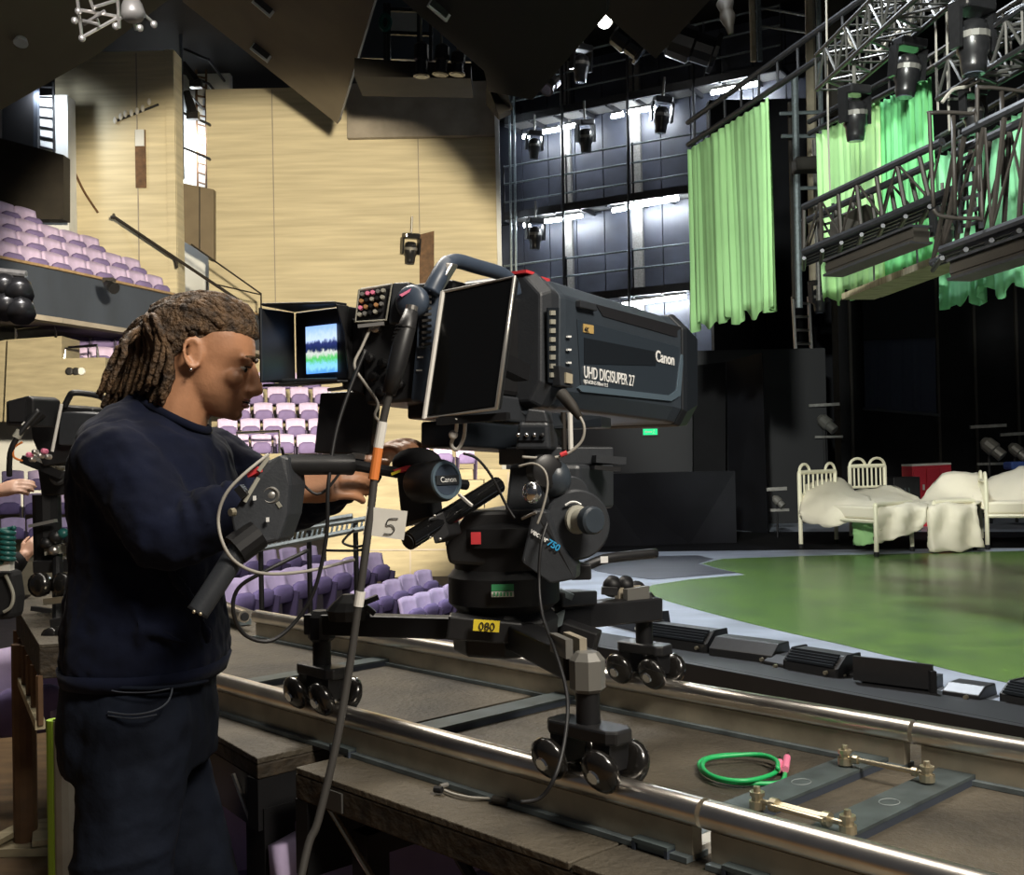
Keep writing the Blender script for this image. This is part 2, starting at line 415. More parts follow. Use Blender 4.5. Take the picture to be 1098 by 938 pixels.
struct(MB().prism(gpts, (0, 0, -0.003)).build('stage_cloth_floor', 'stage_green'))
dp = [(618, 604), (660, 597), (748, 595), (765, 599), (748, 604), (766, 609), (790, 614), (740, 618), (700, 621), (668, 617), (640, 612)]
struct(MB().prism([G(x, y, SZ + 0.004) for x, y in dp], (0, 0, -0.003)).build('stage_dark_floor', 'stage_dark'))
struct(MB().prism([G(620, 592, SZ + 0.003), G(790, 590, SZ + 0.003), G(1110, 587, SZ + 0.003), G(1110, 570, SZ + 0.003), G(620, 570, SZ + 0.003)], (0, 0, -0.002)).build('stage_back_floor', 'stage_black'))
# front fascia of the stage
nf = V((sdir.y, -sdir.x, 0))
if nf.y > 0: nf = -nf
fas = struct(MB().prism([s_far + nf * 0.05, s_near + nf * 0.05, s_near + nf * 0.05 - Z0 * 1.0, s_far + nf * 0.05 - Z0 * 1.0], -nf * 0.045).build('stage_front', 'black_paint'))
ledge0 = s_far - nf * 0.0; ledge1 = s_near
struct(MB().prism([s_far + nf * 0.10 + Z0 * 0.02, s_near + nf * 0.10 + Z0 * 0.02, s_near + nf * 0.10 - Z0 * 0.32, s_far + nf * 0.10 - Z0 * 0.32], -nf * 0.05).build('trim_1', 'black_paint'))

struct(MB().prism([s_far + Z0 * 0.002, s_near + Z0 * 0.002, s_near - nf * 0.36 + Z0 * 0.002, s_far - nf * 0.36 + Z0 * 0.002], (0, 0, 0.006)).build('stage_edge', 'black_paint'))
# ---- concrete walls (left of the stage)
WY = 31.0
def onY(px, py, Y):
    dr = _f + _rt * ((px - CX) / F) + _up * ((CY - py) / F)
    return EYE + dr * ((Y - EYE.y) / dr.y)
xl = onY(224, 300, WY).x; xr = onY(534, 300, WY).x
wm = struct(MB().box(((xl + xr) / 2, WY + 0.25, 5.5), (xr - xl, 0.5, 13)).build('wall_back', 'concrete'))
# vertical cast joints
for px in (295, 451):
    p = onY(px, 300, WY)
    MB().box((p.x, WY - 0.004, 5.5), (0.025, 0.02, 12.9)).build('joint', 'concrete_grey', wm)
MB().box((xr + 0.06, WY + 0.1, 5.5), (0.12, 0.9, 13)).build('end_return', 'recess_white', wm)
# proud panel in the upper right part; its grey paints in the shadow there
pa = onY(372, 147, WY - 0.3); pb = onY(531, 147, WY - 0.3); pt = onY(450, 60, WY - 0.3)
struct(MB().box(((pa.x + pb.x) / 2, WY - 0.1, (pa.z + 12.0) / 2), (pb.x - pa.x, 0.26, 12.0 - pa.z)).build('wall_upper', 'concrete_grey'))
struct(MB().prism([onY(450, 252, WY - 0.02), onY(465.5, 248, WY - 0.02), onY(465.5, 302, WY - 0.02), onY(450, 308, WY - 0.02)], (0, -0.06, 0)).build('wall_plate', 'rust_brown'))
# nearer fin wall on the left
FY = 28.0
fx0 = onY(62, 300, FY).x; fx1 = onY(191, 300, FY).x
fin = MB().box(((fx0 + fx1) / 2, FY + 0.3, 5.5), (fx1 - fx0, 0.6, 13)); fin = struct(fin.build('wall_left', 'concrete'))
MB().box((fx1 - 0.12, FY - 0.02, 5.5), (0.22, 0.1, 13)).build('edge_pilaster', 'concrete', fin)
pj = onY(148, 200, FY)
MB().box((pj.x, FY - 0.004, 5.5), (0.03, 0.02, 12.9)).build('joint', 'concrete_grey', fin)
# slit window in the fin wall
sl0 = onY(144.5, 139, FY - 0.05); sl1 = onY(156.5, 201, FY - 0.05)
wn = struct(MB().box(((sl0.x + sl1.x) / 2, FY - 0.01, (sl0.z + sl1.z) / 2), (sl1.x - sl0.x, 0.08, sl0.z - sl1.z)).build('window_1', 'rust_brown'))
MB().box(((sl0.x + sl1.x) / 2, FY - 0.07, sl0.z - 0.22), ((sl1.x - sl0.x) * 0.86, 0.05, 0.42)).build('pane', 'recess_white', wn)
# recess with ladder between the two walls
struct(MB().box((-9.5, 33.0, 6.0), (2.6, 0.3, 14.4)).build('wall_recess', 'recess_white'))
dd0 = onY(195, 196, 30.2); dd1 = onY(229, 276, 30.2)
rd = struct(MB().prism([dd0, onY(229, 203, 30.2), onY(229, 278, 30.2), onY(196, 258, 30.2)], (0, 0.25, 0)).build('wall_box', 'door_grey'))
MB().bar(onY(214, 200, 30.18), onY(214, 268, 30.18), 0.03, 0.02).build('joint', 'ink', rd)
# dark walls at the far left, with the blue column
struct(MB().box((onY(30, 200, 27).x, 27.3, 4.6), (1.95, 0.5, 12)).build('wall_left', 'recess_white'))
dk0 = onY(-60, 148, 26); dk1 = onY(68, 166, 26)
struct(MB().prism([onY(-80, 138, 26), onY(0, 148, 26), onY(68, 166, 26), onY(68, 235, 26), onY(-80, 235, 26)], (0, 0.4, 0)).build('wall_side', 'brown_black'))
struct(MB().bar(onY(22, 60, 26.5), onY(22, 200, 26.5), 0.75, 0.3, (0, 1, 0)).build('wall_column', 'ink'))
struct(MB().bar(onY(39, 60, 26.4), onY(39, 200, 26.4), 0.10, 0.1, (0, 1, 0)).build('trim_2', 'balcony_blue'))

# ---- stage house: black walls behind and to the side
struct(MB().box((8, 34.5, 6), (22, 0.4, 16)).build('wall_back', 'stage_black'))
struct(MB().box((1.0, 22, 13.2), (34, 26, 0.2)).build('ceiling', 'ceiling_black'))
struct(MB().box((-15.8, 20.5, 6.0), (0.4, 30, 14.4)).build('wall_left', 'concrete_grey'))
TDIR = V((0.86, -0.51, 0)).normalized(); TN = V((-TDIR.y * -1 if False else TDIR.y, -TDIR.x, 0)); T0 = V((-0.30, 33.0, 0))
def TW(px, py, off=0.0):
    dr = _f + _rt * ((px - CX) / F) + _up * ((CY - py) / F)
    o = T0 + TN * off
    return EYE + dr * ((o - EYE).dot(TN) / dr.dot(TN))
def TT(t, z, off=0.0): return T0 + TDIR * t + TN * off + Z0 * z
tw = struct(MB().prism([TT(-0.2, -0.2), TT(12, -0.2), TT(12, 13), TT(-0.2, 13)], -TN * 0.3).build('wall_tower', 'dark_wall'))
zl = [0.3, TW(600, 322, 0).z, TW(600, 233, 0).z, TW(600, 118, 0).z, 12.8]
for i in range(13):
    for k in range(4):
        t0 = 0.05 + i * 0.88; pz0, pz1 = zl[k] + 0.02, zl[k + 1] - 0.02
        MB().box(TT(t0 + 0.43, (pz0 + pz1) / 2, 0.02), (0.85, 0.05, pz1 - pz0), Matrix((TDIR, TN, Z0)).transposed()).build('panel', 'tower_panel', tw)
for px in (608, 683):     # broad steel posts fixed to the tower wall
    p = TW(px, 200, 0.1)
    MB().bar(V((p.x, p.y, 0.3)), V((p.x, p.y, 12.8)), 0.30, 0.12, TN).build('post', 'alu_dull', tw)

# right-hand black wall, with blind window, behind the beds
RY = 20.0
def R_(px, py, Y=RY): return onY(px, py, Y)
bw = struct(MB().box(((R_(900, 400).x + 16) / 2, RY + 0.2, 4.2), (16 - R_(900, 400).x, 0.4, 9.0)).build('wall_right', 'stage_black'))
for px in (912, 1005, 1045, 1090):
    p = R_(px, 400); MB().box((p.x, RY - 0.02, 3.6), (0.05, 0.06, 6.8)).build('batten', 'brown_black', bw)
# angled flats left of the ladder
struct(MB().prism([R_(744, 392, 18.6), R_(778, 388, 18.6), R_(778, 585, 18.6), R_(744, 586, 18.6)], (0, 0.15, 0)).build('wall_flat', 'stage_black'))
f2 = struct(MB().prism([R_(779, 388, 18.5), R_(817, 378, 17.4), R_(824, 584, 17.4), R_(782, 585, 18.5)], (0.05, 0.15, 0)).build('wall_flat', 'dark_wall'))
struct(MB().box((R_(862, 400, 22.5).x, 22.7, 4.2), (3.6, 0.3, 9)).build('wall_recess', 'dark_wall'))
for px in (812, 828, 905):
    p = R_(px, 450, 22.3); struct(MB().box((p.x, 22.3, 3.2), (0.13, 0.13, 6.2)).build('wall_column', 'rust_brown' if px == 905 else 'stage_black'))
# low curved parapet wall at the back of the stage
pts = [(600, 519, 587), (640, 518, 586), (690, 517, 585), (740, 516, 583), (790, 516, 582)]
lo = [G(x, b, SZ) for x, t, b in pts]
lw = MB(); rows = [[p + V((0, 0, 1.02)) for p in lo], lo]
lw.prism(rows[0] + rows[1][::-1], (0, 0.3, 0)); struct(lw.build('wall_low', 'dark_wall'))
struct(MB().box((3.0, 19.8, 1.75), (5.2, 0.3, 3.1)).build('wall_behind', 'ink'))

# ---- concrete tiers in the stalls
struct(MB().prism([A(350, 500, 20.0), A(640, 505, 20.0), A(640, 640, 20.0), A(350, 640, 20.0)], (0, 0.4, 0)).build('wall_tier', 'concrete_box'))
tv = bpy.data.objects['wall_tier']
for px in (440, 490, 545):
    MB().bar(A(px, 506, 19.98), A(px, 640, 19.98), 0.03, 0.02, (0, 1, 0)).build('joint', 'concrete_grey', tv)
MB().bar(A(352, 590, 19.98), A(600, 588, 19.98), 0.02, 0.03).build('joint', 'concrete_grey', tv)

# ---- balcony
BZ = A(0, 278, 21.0).z
bpx = [(-90, 258), (-40, 269), (0, 278), (60, 290), (120, 303), (180, 316), (235, 329), (284, 340)]
bt = [G(x, y, BZ) for x, y in bpx]
band = MB(); n = len(bt)
def offs(pts, d):
    out = []
    for i in range(len(pts)):
        t = (pts[min(i + 1, len(pts) - 1)] - pts[max(i - 1, 0)]).normalized(); out.append(pts[i] + V((-t.y, t.x, 0)) * d)
    return out
inn = offs(bt, 0.25)
vs = []
for i in range(n): vs += [bt[i], bt[i] - Z0 * 0.95, inn[i] - Z0 * 0.95, inn[i]]
fs = [(4 * i + a, 4 * i + (a + 1) % 4, 4 * i + 4 + (a + 1) % 4, 4 * i + 4 + a) for i in range(n - 1) for a in range(4)] + [(3, 2, 1, 0), tuple(4 * (n - 1) + k for k in range(4))]
band.add(vs, fs); bal = struct(band.build('balcony_front', 'balcony_blue'))
cap = MB(); o1 = offs(bt, -0.05)
for i in range(n - 1): cap.bar((o1[i] + inn[i]) / 2 + Z0 * 0.03, (o1[i + 1] + inn[i + 1]) / 2 + Z0 * 0.03, 0.36, 0.05)
cap.build('capping', 'wood_edge', bal)
lip = MB()
for i in range(n - 1): lip.bar(bt[i] - Z0 * 1.02, bt[i + 1] - Z0 * 1.02, 0.30, 0.10)
lip.build('lower_lip', 'concrete_grey', bal)
sof = offs(bt, 6.0)
so = MB(); vs = []
for i in range(n): vs += [inn[i] - Z0 * 0.80, inn[i] - Z0 * 0.95, V((sof[i].x, sof[i].y, BZ - 0.95)), V((sof[i].x, sof[i].y, BZ - 0.80))]
so.add(vs, fs); struct(so.build('balcony_soffit', 'brown_black'))

# ---- ceiling panels: big dark tilted boards hanging under the roof
def slab(name, pix, material, th=0.14):
    pts = [A(*p) for p in pix]
    nn = (pts[1] - pts[0]).cross(pts[-1] - pts[0]).normalized()
    if nn.z < 0: nn = -nn
    o = pts[0]; flat = []
    for (px, py, _d) in pix:           # keep the board flat: slide each corner along its line of sight into one plane
        dr = _f + _rt * ((px - CX) / F) + _up * ((CY - py) / F); flat.append(EYE + dr * ((o - EYE).dot(nn) / dr.dot(nn)))
    pts = flat
    return struct(MB().prism(pts, nn * th).build(name, material))
c1 = slab('ceiling_panel', [(-60, 153, 15), (102, 60, 15), (188, -6, 15), (230, -220, 11.0), (-60, -220, 11.0)], 'ceiling_brown')
c2 = slab('ceiling_panel', [(196, 2, 25), (362, 133, 26), (404, -8, 24.5), (470, -240, 19.0), (150, -240, 19.0)], 'ceiling_brown')
c3 = slab('ceiling_panel', [(424, -6, 14.5), (519, 76, 15.5), (524, 98, 15.7), (571, 107, 15.8), (650, 16, 14.6), (660, -220, 11.5), (400, -220, 11.5)], 'ceiling_black')
c4 = slab('ceiling_panel', [(640, 8, 16.4), (703, 63, 17.0), (765, -4, 16.0), (800, -220, 12.8), (560, -220, 12.8)], 'ceiling_black')
def onslab(c, px, py):
    o = ORG[c.name]; pl = c.data.polygons[0]
    me = c.data; n_ = pl.normal; p_ = o + me.vertices[pl.vertices[0]].co
    dr = _f + _rt * ((px - CX) / F) + _up * ((CY - py) / F); return EYE + dr * ((p_ - EYE).dot(n_) / dr.dot(n_)) * 0.997
def slot_on(c, a, b, d):
    m = MB(); p0 = onslab(c, *a); p1 = onslab(c, *b); k_ = (p0 - EYE).length / 15; m.bar(p0, p1, 0.13 * k_, 0.05 * k_, (0, 1, 0)); m.build('slot_frame', 'recess_white', c)
    q = (p1 - p0) * 0.08
    MB().bar(p0 + q - V((0, 0.04, 0)), p1 - q - V((0, 0.04, 0)), 0.075 * k_, 0.05 * k_, (0, 1, 0)).build('slot', 'ink', c)
slot_on(c2, (273, -2), (293, 15), 15.6); slot_on(c2, (271, 48), (290, 63), 16.3)
slot_on(c3, (461, 2), (481, 19), 14.3)
m = MB(); m.lathe(onslab(c1, 23, 42), (0, -0.4, -1), [(0, 0.07), (0.05, 0.09), (0.07, 0.09)], 12); m.build('downlight', 'recess_white', c1)
# ================================================================== BACKGROUND THINGS
# ---- theatre seat prototype (faces +x, base at origin)
def make_seat(tip=True):
    t = thing('theatre_seat', 'lilac tip-up theatre seat', 'seat')
    rows = []
    for i in range(7):
        a = i / 6; z = 0.42 + 0.47 * a; row = []
        for k in range(9):
            y = -0.25 + 0.5 * k / 8; b = (y / 0.25)
            x = -0.10 - 0.10 * a + 0.045 * b * b
            zz = z + (0.03 * (1 - b * b) if i == 6 else 0)
            row.append(V((x, y, zz)))
        rows.append(row)
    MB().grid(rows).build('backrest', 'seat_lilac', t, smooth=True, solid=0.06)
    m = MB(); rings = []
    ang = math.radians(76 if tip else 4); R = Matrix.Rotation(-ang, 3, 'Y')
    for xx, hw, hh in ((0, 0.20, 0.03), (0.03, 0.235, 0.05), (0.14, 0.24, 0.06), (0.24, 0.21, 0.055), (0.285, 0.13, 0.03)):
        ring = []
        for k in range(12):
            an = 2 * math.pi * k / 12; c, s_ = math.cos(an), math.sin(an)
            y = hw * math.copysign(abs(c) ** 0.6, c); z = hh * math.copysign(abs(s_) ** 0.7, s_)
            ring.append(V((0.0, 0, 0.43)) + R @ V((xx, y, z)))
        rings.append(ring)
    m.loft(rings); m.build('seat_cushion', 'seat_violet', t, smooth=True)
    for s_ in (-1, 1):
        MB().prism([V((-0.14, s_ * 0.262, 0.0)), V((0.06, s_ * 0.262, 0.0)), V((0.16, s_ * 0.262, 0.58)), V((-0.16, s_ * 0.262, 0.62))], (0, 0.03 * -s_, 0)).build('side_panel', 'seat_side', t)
    collect_kids(t); return t
seat0 = make_seat(True)
seat_used = [False]
def place_seat(loc, rz, label, group, scale=1.0):
    if not seat_used[0]:
        seat_used[0] = True; seat0.location = loc; seat0.rotation_euler = (0, 0, rz); seat0.scale = (scale,) * 3
        seat0['label'] = label; seat0['group'] = group; return seat0
    return dup(seat0, loc, rz, label, scale, group=group)

# balcony block: rows step up and back from the front
e = (G(170, 313, BZ) - G(0, 278, BZ)).normalized(); nn_ = V((e.y, -e.x, 0))   # nn_ faces the stage
ends = [176, 153, 131, 110, 90, 70, 52]
B0 = G(176, 314, BZ)
bang = math.atan2(nn_.y, nn_.x)
for r in range(7):
    zb = BZ - 0.55 + 0.47 * r
    back = 0.62 + 0.66 * r
    st = MB()
    p = B0 - nn_ * back; p.z = 0
    seats = []
    k = 0; j = -8
    # slide along the row until the projected seat is just inside the row end
    while True:
        q = p + e * (-0.66 * j) + V((0, 0, zb))
        px, py, dz = proj(q + V((0, 0, 0.7)))
        if px < -30: break
        if px < ends[r] and q.y < (25.2 if px < 80 else 26.6): seats.append(q)
        j += 1
    if not seats: continue
    for i, q in enumerate(seats):
        place_seat(q, bang, 'lilac balcony seat, %s from the aisle end of the %s row up' % (ORD[min(i, 11)], ORD[r]), 'balcony seats', 1.22)
    a = seats[0] + e * 1.6 if r < 6 else seats[0] + e * 0.6
    b = seats[-1] - e * 3.0
    st = MB().prism([a + nn_ * 0.30, b + nn_ * 0.30, b - nn_ * 0.9, a - nn_ * 0.9], (0, 0, -0.42))
    st = struct(st.build('tier_step', 'seat_side'))
    if r < 6:
        MB().bar(seats[0] + e * 0.42 + nn_ * 0.30 + Z0 * 0.02, a + nn_ * 0.30 + Z0 * 0.02, 0.12, 0.04).build('step_nosing', 'concrete', st)

# handrails on the concrete wall beside the balcony
def rail_thing(name, label, pts, r, material='truss_brown', cat='handrail', extra=()):
    m = MB(); m.tube(pts, r, 6)
    for a, b in extra: m.tube([a, b], r * 0.8, 6)
    return tag(m.build(name, material), label, cat)
d = 27.6
rail_thing('handrail', 'brown sloping handrail fixed on the concrete wall above the balcony', P((119, 233, d), (123, 233, d), (190, 278, d), (256, 322, d)), 0.045, extra=[(A(188, 277, d), A(190, 287, d)), (A(122, 234, d), A(122, 230, d + 0.35))])
rail_thing('handrail', 'thin wire handrail at the lower end of the balcony aisle', P((205, 262, 28.5), (280, 315, 28.5), (280, 338, 28.5)), 0.025, extra=[(A(232, 305, 28.5), A(280, 316, 28.5)), (A(222, 302, 28.5), A(222, 316, 28.5))])
tag(MB().tube(spline([onY(79, 182, 27.985), onY(90, 205, 27.985), onY(105, 228, 27.985)]), 0.03, 6).build('wall_cable', 'rust_brown'), 'dark cable sagging down the shaded concrete wall', 'cable')

# mid-level blocks
def seat_grid(name, rows, face, scale, lab, group):
    for r, (px0, px1, py, dep, cnt) in enumerate(rows):
        for k in range(cnt):
            px = px0 + (px1 - px0) * (k + 0.5) / cnt
            q = A(px, py, dep) - Z0 * 0.9 * scale
            place_seat(q, face, lab % (ORD[k], ORD[r]), group, scale)
        a = A(px0 - 6, py, dep) - Z0 * 0.9 * scale; b = A(px1 + 6, py, dep) - Z0 * 0.9 * scale
        a.z = b.z = min(a.z, b.z)
        struct(MB().prism([a + V((0, -0.3, 0)), b + V((0, -0.3, 0)), b + V((0, 0.6, 0)), a + V((0, 0.6, 0))], (0, 0, -0.5)).build('tier_step', 'concrete_box'))
face = math.radians(-72)
seat_grid('theatre_seat', [(244, 366, 466, 23.0, 5), (232, 354, 449, 23.8, 5), (246, 368, 432, 24.6, 5), (236, 358, 415, 25.4, 5), (248, 346, 399, 26.2, 4)], face, 0.82,
          'lilac seat behind the viewfinder hood, %s from the left in the %s row up', 'seats in the middle block')
seat_grid('theatre_seat', [(66, 150, 372, 25.0, 3), (44, 150, 350, 26.0, 4)], face, 1.05,
          'lilac seat under the balcony behind the concrete boxes, %s from left, %s row up', 'seats under the balcony')
seat_grid('theatre_seat', [(0, 84, 556, 17.0, 3), (-4, 80, 530, 18.0, 3), (0, 84, 505, 19.0, 3)], math.radians(-64), 0.68,
          'lilac seat behind the far camera at the left, %s from left, %s row up', 'seats at the left')
seat_grid('theatre_seat', [(440, 512, 478, 19.5, 3)], face, 0.66, 'lilac seat seen under the tilted screen, %s from left in %s row', 'seats under the tilted screen')
# concrete boxes under the balcony
def cbox(pix, dep, th, top=None):
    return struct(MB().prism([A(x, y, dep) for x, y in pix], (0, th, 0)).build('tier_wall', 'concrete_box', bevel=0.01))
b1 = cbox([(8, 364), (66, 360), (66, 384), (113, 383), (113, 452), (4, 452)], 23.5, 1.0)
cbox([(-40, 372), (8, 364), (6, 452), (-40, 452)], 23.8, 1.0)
for px in (75, 82, 88):
    m = MB(); m.lathe(A(px, 398, 23.47), (0, -1, 0), [(0, 0.08), (0.05, 0.08), (0.06, 0.05)], 10)
    m.build('wall_socket', 'recess_white' if px == 88 else 'ink', b1)
b2 = cbox([(240, 488), (304, 486), (306, 512), (240, 514)], 21.8, 0.8)
for (pp, lb) in (((P((17, 364, 23.6), (17, 352, 23.5), (36, 350, 23.5), (59, 346, 23.5), (60, 362, 23.5)),), 'chrome rail on the upper concrete box'),
                 ((P((69, 385, 23.6), (70, 373, 23.6), (104, 370, 23.6), (105, 384, 23.6)),), 'chrome rail on the lower concrete box'),
                 ((P((255, 487, 21.9), (254, 464, 21.9), (299, 462, 21.9), (300, 487, 21.9)),), 'chrome rail on the concrete ledge behind the viewfinder')):
    m = MB()
    for p_ in pp: m.tube(p_, 0.032, 6)
    tag(m.build('guard_rail', 'chrome'), lb, 'rail')
# stalls block with tipped-up seats, rows curving away
def stall_row(pix, lab, group, sc, face):
    for k, (px, py, dep) in enumerate(pix):
        q = A(px, py, dep) - Z0 * 0.9 * sc
        place_seat(q, face, lab % ORD[k], group, sc)
    ps = [A(px, py, dep) - Z0 * 0.9 * sc for px, py, dep in pix]
    dirv = (ps[-1] - ps[0]).normalized(); pr = V((dirv.y, -dirv.x, 0))
    if pr.y > 0: pr = -pr
    zz = min(p.z for p in ps); a = ps[0] - dirv * 0.4; b = ps[-1] + dirv * 0.4
    m = MB(); L = []
    m.prism([a + pr * 0.35, b + pr * 0.35, b - pr * 0.35, a - pr * 0.35], (0, 0, -0.4)); struct(m.build('tier_step', 'stall_floor'))
fs_ = math.radians(-32)
R1 = [(258 + 21.2 * k, 622 - 4.0 * k, 10.4 + 0.32 * k) for k in range(8)]
stall_row(R1, 'lilac stalls seat behind the far rail, %s from the left in the longest row', 'stalls seats behind the far rail', 0.64, fs_)
R2 = [(394 + 16.5 * k, 633 - 5.2 * k, 11.0 + 0.32 * k) for k in range(5)]
stall_row(R2, 'lilac stalls seat, %s from the left in the middle short row', 'stalls seats behind the far rail', 0.56, fs_)
R3 = [(444 + 15.5 * k, 641 - 4.6 * k, 11.0 + 0.3 * k) for k in range(5)]
stall_row(R3, 'lilac stalls seat beside the pedestal, %s from the left in the right short row', 'stalls seats behind the far rail', 0.54, fs_)
R4 = [(248 + 22 * k, 594 - 2.0 * k, 13.2 + 0.2 * k) for k in range(5)]
stall_row(R4, 'shaded violet stalls seat below the wire trolley shelf, %s from the left', 'stalls seats behind the far rail', 0.56, fs_)
# big seats right under the decks
for px, py, dep, rz, lb in ((232, 858, 2.5, -70, 'purple seat below the deck beside the operator\'s legs'), (432, 880, 2.12, -62, 'purple seat under the front deck, left one'), (650, 948, 1.9, -62, 'purple seat under the front deck, right one'),
                            (108, 760, 4.2, -60, 'purple seat behind the lime post'), (30, 700, 4.9, -60, 'purple seat beneath the far deck edge')):
    q = A(px, py, dep); sc = max(0.6, q.z / 0.9)
    place_seat(V((q.x, q.y, 0.0)), math.radians(rz), lb, 'purple seats under the decks', min(sc, 0.85))

# ---- wire shelf trolley behind the deck (black and chrome)
t = thing('wire_trolley', 'chrome wire shelf trolley standing behind the operator\'s hands', 'trolley', A(325, 640, 7.5))
m = MB()
for a, b in (((272, 575), (392, 556)), ((272, 590), (392, 566)), ((285, 568), (378, 553))):
    m.tube(P((*a, 7.5), (*b, 7.5)), 0.02, 6)
m.build('shelf_rim', 'zinc', t)
m = MB()
for k in range(22):
    x = 275 + 5.3 * k; m.tube(P((x, 588 - 0.17 * (x - 275), 7.5), (x + 3, 574 - 0.17 * (x - 275), 7.8)), 0.008, 4)
m.build('wire_mesh', 'zinc', t)
for px in (279, 331, 381):
    MB().tube([A(px, 556, 7.65), V((A(px, 556, 7.65).x, A(px, 556, 7.65).y, -0.65))], 0.018, 8).build('post', 'black_paint', t)

# ---- gantries on the tower wall
def gantry(label, pyA, pyB, rails, xa=541, xb=838, off=0.95):
    pa = TW(xa, pyA, off); z = pa.z
    pb = TW(xb, pyB, off); pb = V((pb.x, pb.y, z))
    t = thing('gantry_walkway', label, 'walkway', pa)
    MB().prism([pa, pb, pb - TN * (off - 0.07), pa - TN * (off - 0.07)], (0, 0, 0.06)).build('deck_plate', 'alu_dull', t)
    MB().bar(pa + Z0 * 0.02, pb + Z0 * 0.02, 0.08, 0.22).build('edge_beam', 'truss_dark', t)
    L = (pb - pa).length; nj = int(L / 0.75)
    for k in range(nj + 1):
        c = pa.lerp(pb, k / nj); MB().bar(c - Z0 * 0.05, c - TN * (off - 0.07) - Z0 * 0.05, 0.06, 0.14).build('joist', 'truss_dark', t)
    for h in rails: MB().tube([pa + Z0 * h, pb + Z0 * h], 0.03, 6).build('guard_bar', 'zinc', t)
    nb = int(L / 1.75)
    for k in range(nb + 1):
        c = pa.lerp(pb, k / nb); MB().tube([c, c + Z0 * (rails[-1] + 0.05)], 0.03, 6).build('post', 'truss_dark', t)
    return t
g1 = gantry('upper steel walkway with fluorescent tubes on the black tower wall', 131, 62, (0.55, 1.05, 1.55))
g2 = gantry('middle steel walkway with guard bars on the black tower wall', 233, 190, (0.42, 0.95, 1.45))
g3 = gantry('lower steel walkway behind the lens on the black tower wall', 328, 290, (0.65, 1.15))
for px in (546, 551):
    tag(MB().tube([TW(px, 92, 1.1), TW(px + 2.5, 300, 1.1)], 0.035, 6).build('scaffold_pole', 'zinc'), 'vertical scaffold pole beside the concrete wall edge, %s one' % ('left' if px == 546 else 'right'), 'pole')
for px, k in ((602, 'left'), (672, 'middle'), (743, 'right')):
    tag(MB().tube([TW(px, 40, 1.0), TW(px + 3, 330, 1.0)], 0.04, 6).build('scaffold_pole', 'truss_dark'), 'dark vertical pole in front of the tower panels, %s one' % k, 'pole')
# fluorescent tubes
tubes = [(561, 147, 567, 146, 'far left end of the upper row'), (582, 142, 600, 139, 'second from left in the upper row'), (605, 137, 620, 134, 'third from left in the upper row'), (656, 125.5, 668, 123, 'fourth from left in the upper row'),
         (672, 121, 703, 116, 'fifth from left in the upper row'), (763, 100, 813, 90, 'beside the top of the left green cloth'), (562, 242, 568, 241, 'far left end of the middle row'), (583, 238, 604, 235, 'second from left in the middle row'),
         (607, 234, 624, 231.5, 'third from left in the middle row'), (657, 226, 671, 223.5, 'fourth from left in the middle row'), (675, 222, 727, 213, 'right end of the middle row'), (668, 327, 735, 318, 'just above the lens'), (834, 306, 848, 303, 'beside the right edge of the left green cloth')]
for x0, y0, x1, y1, lb in tubes:
    a = TW(x0, y0, 0.75); b = TW(x1, y1, 0.75)
    t = thing('fluorescent_light', 'glowing white fluorescent tube, ' + lb, 'light', (a + b) / 2, 'fluorescent tubes on the tower')
    MB().tube([a, b], 0.05, 8).build('tube', 'tube_glow', t)
    MB().bar(a + Z0 * 0.09, b + Z0 * 0.09, 0.12, 0.06).build('housing', 'alu_dull', t)

# ---- moving head lamps
def make_mover():
    t = thing('moving_head_lamp', 'black moving-head stage lamp', 'stage lamp')
    MB().box((0, 0, -0.05), (0.30, 0.22, 0.10)).build('base', 'fixture', t, bevel=0.02)
    MB().tube([(0, 0, 0), (0, 0, 0.32)], 0.022, 8).build('clamp', 'fixture_grey', t)
    for s_ in (-1, 1):
        MB().prism([V((s_ * 0.155, -0.06, -0.09)), V((s_ * 0.155, 0.06, -0.09)), V((s_ * 0.155, 0.05, -0.40)), V((s_ * 0.155, -0.05, -0.40))], (0.035 * s_, 0, 0)).build('yoke_arm', 'fixture', t)
    h = MB().lathe((0, 0, -0.16), (0, 0, -1), [(0, 0.06), (0.03, 0.11), (0.12, 0.13), (0.25, 0.125), (0.28, 0.105), (0.36, 0.10), (0.42, 0.09)], 14).build('head', 'fixture', t, smooth=True)
    MB().lathe((0, 0, -0.27), (0, 0, -1), [(0, 0.134), (0.05, 0.134)], 14).build('head_band', 'fixture_grey', h)
    MB().lathe((0, 0, -0.575), (0, 0, -1), [(0, 0.085), (0.012, 0.08)], 14).build('lens', 'fixture_lens', h)
    collect_kids(t); return t
mover0 = make_mover(); mv_used = [False]
def place_mover(px, py, dep, label, sc=1.0, tilt=(0, 0), rz=0.0):
    q = A(px, py, dep)
    rot = (math.radians(tilt[0]), math.radians(tilt[1]), rz)
    if not mv_used[0]:
        mv_used[0] = True; mover0.location = q; mover0.rotation_euler = rot; mover0.scale = (sc,) * 3; mover0['label'] = label; mover0['group'] = 'stage lamps'
        return mover0
    return dup(mover0, q, 0, label, sc, rot, 'stage lamps')
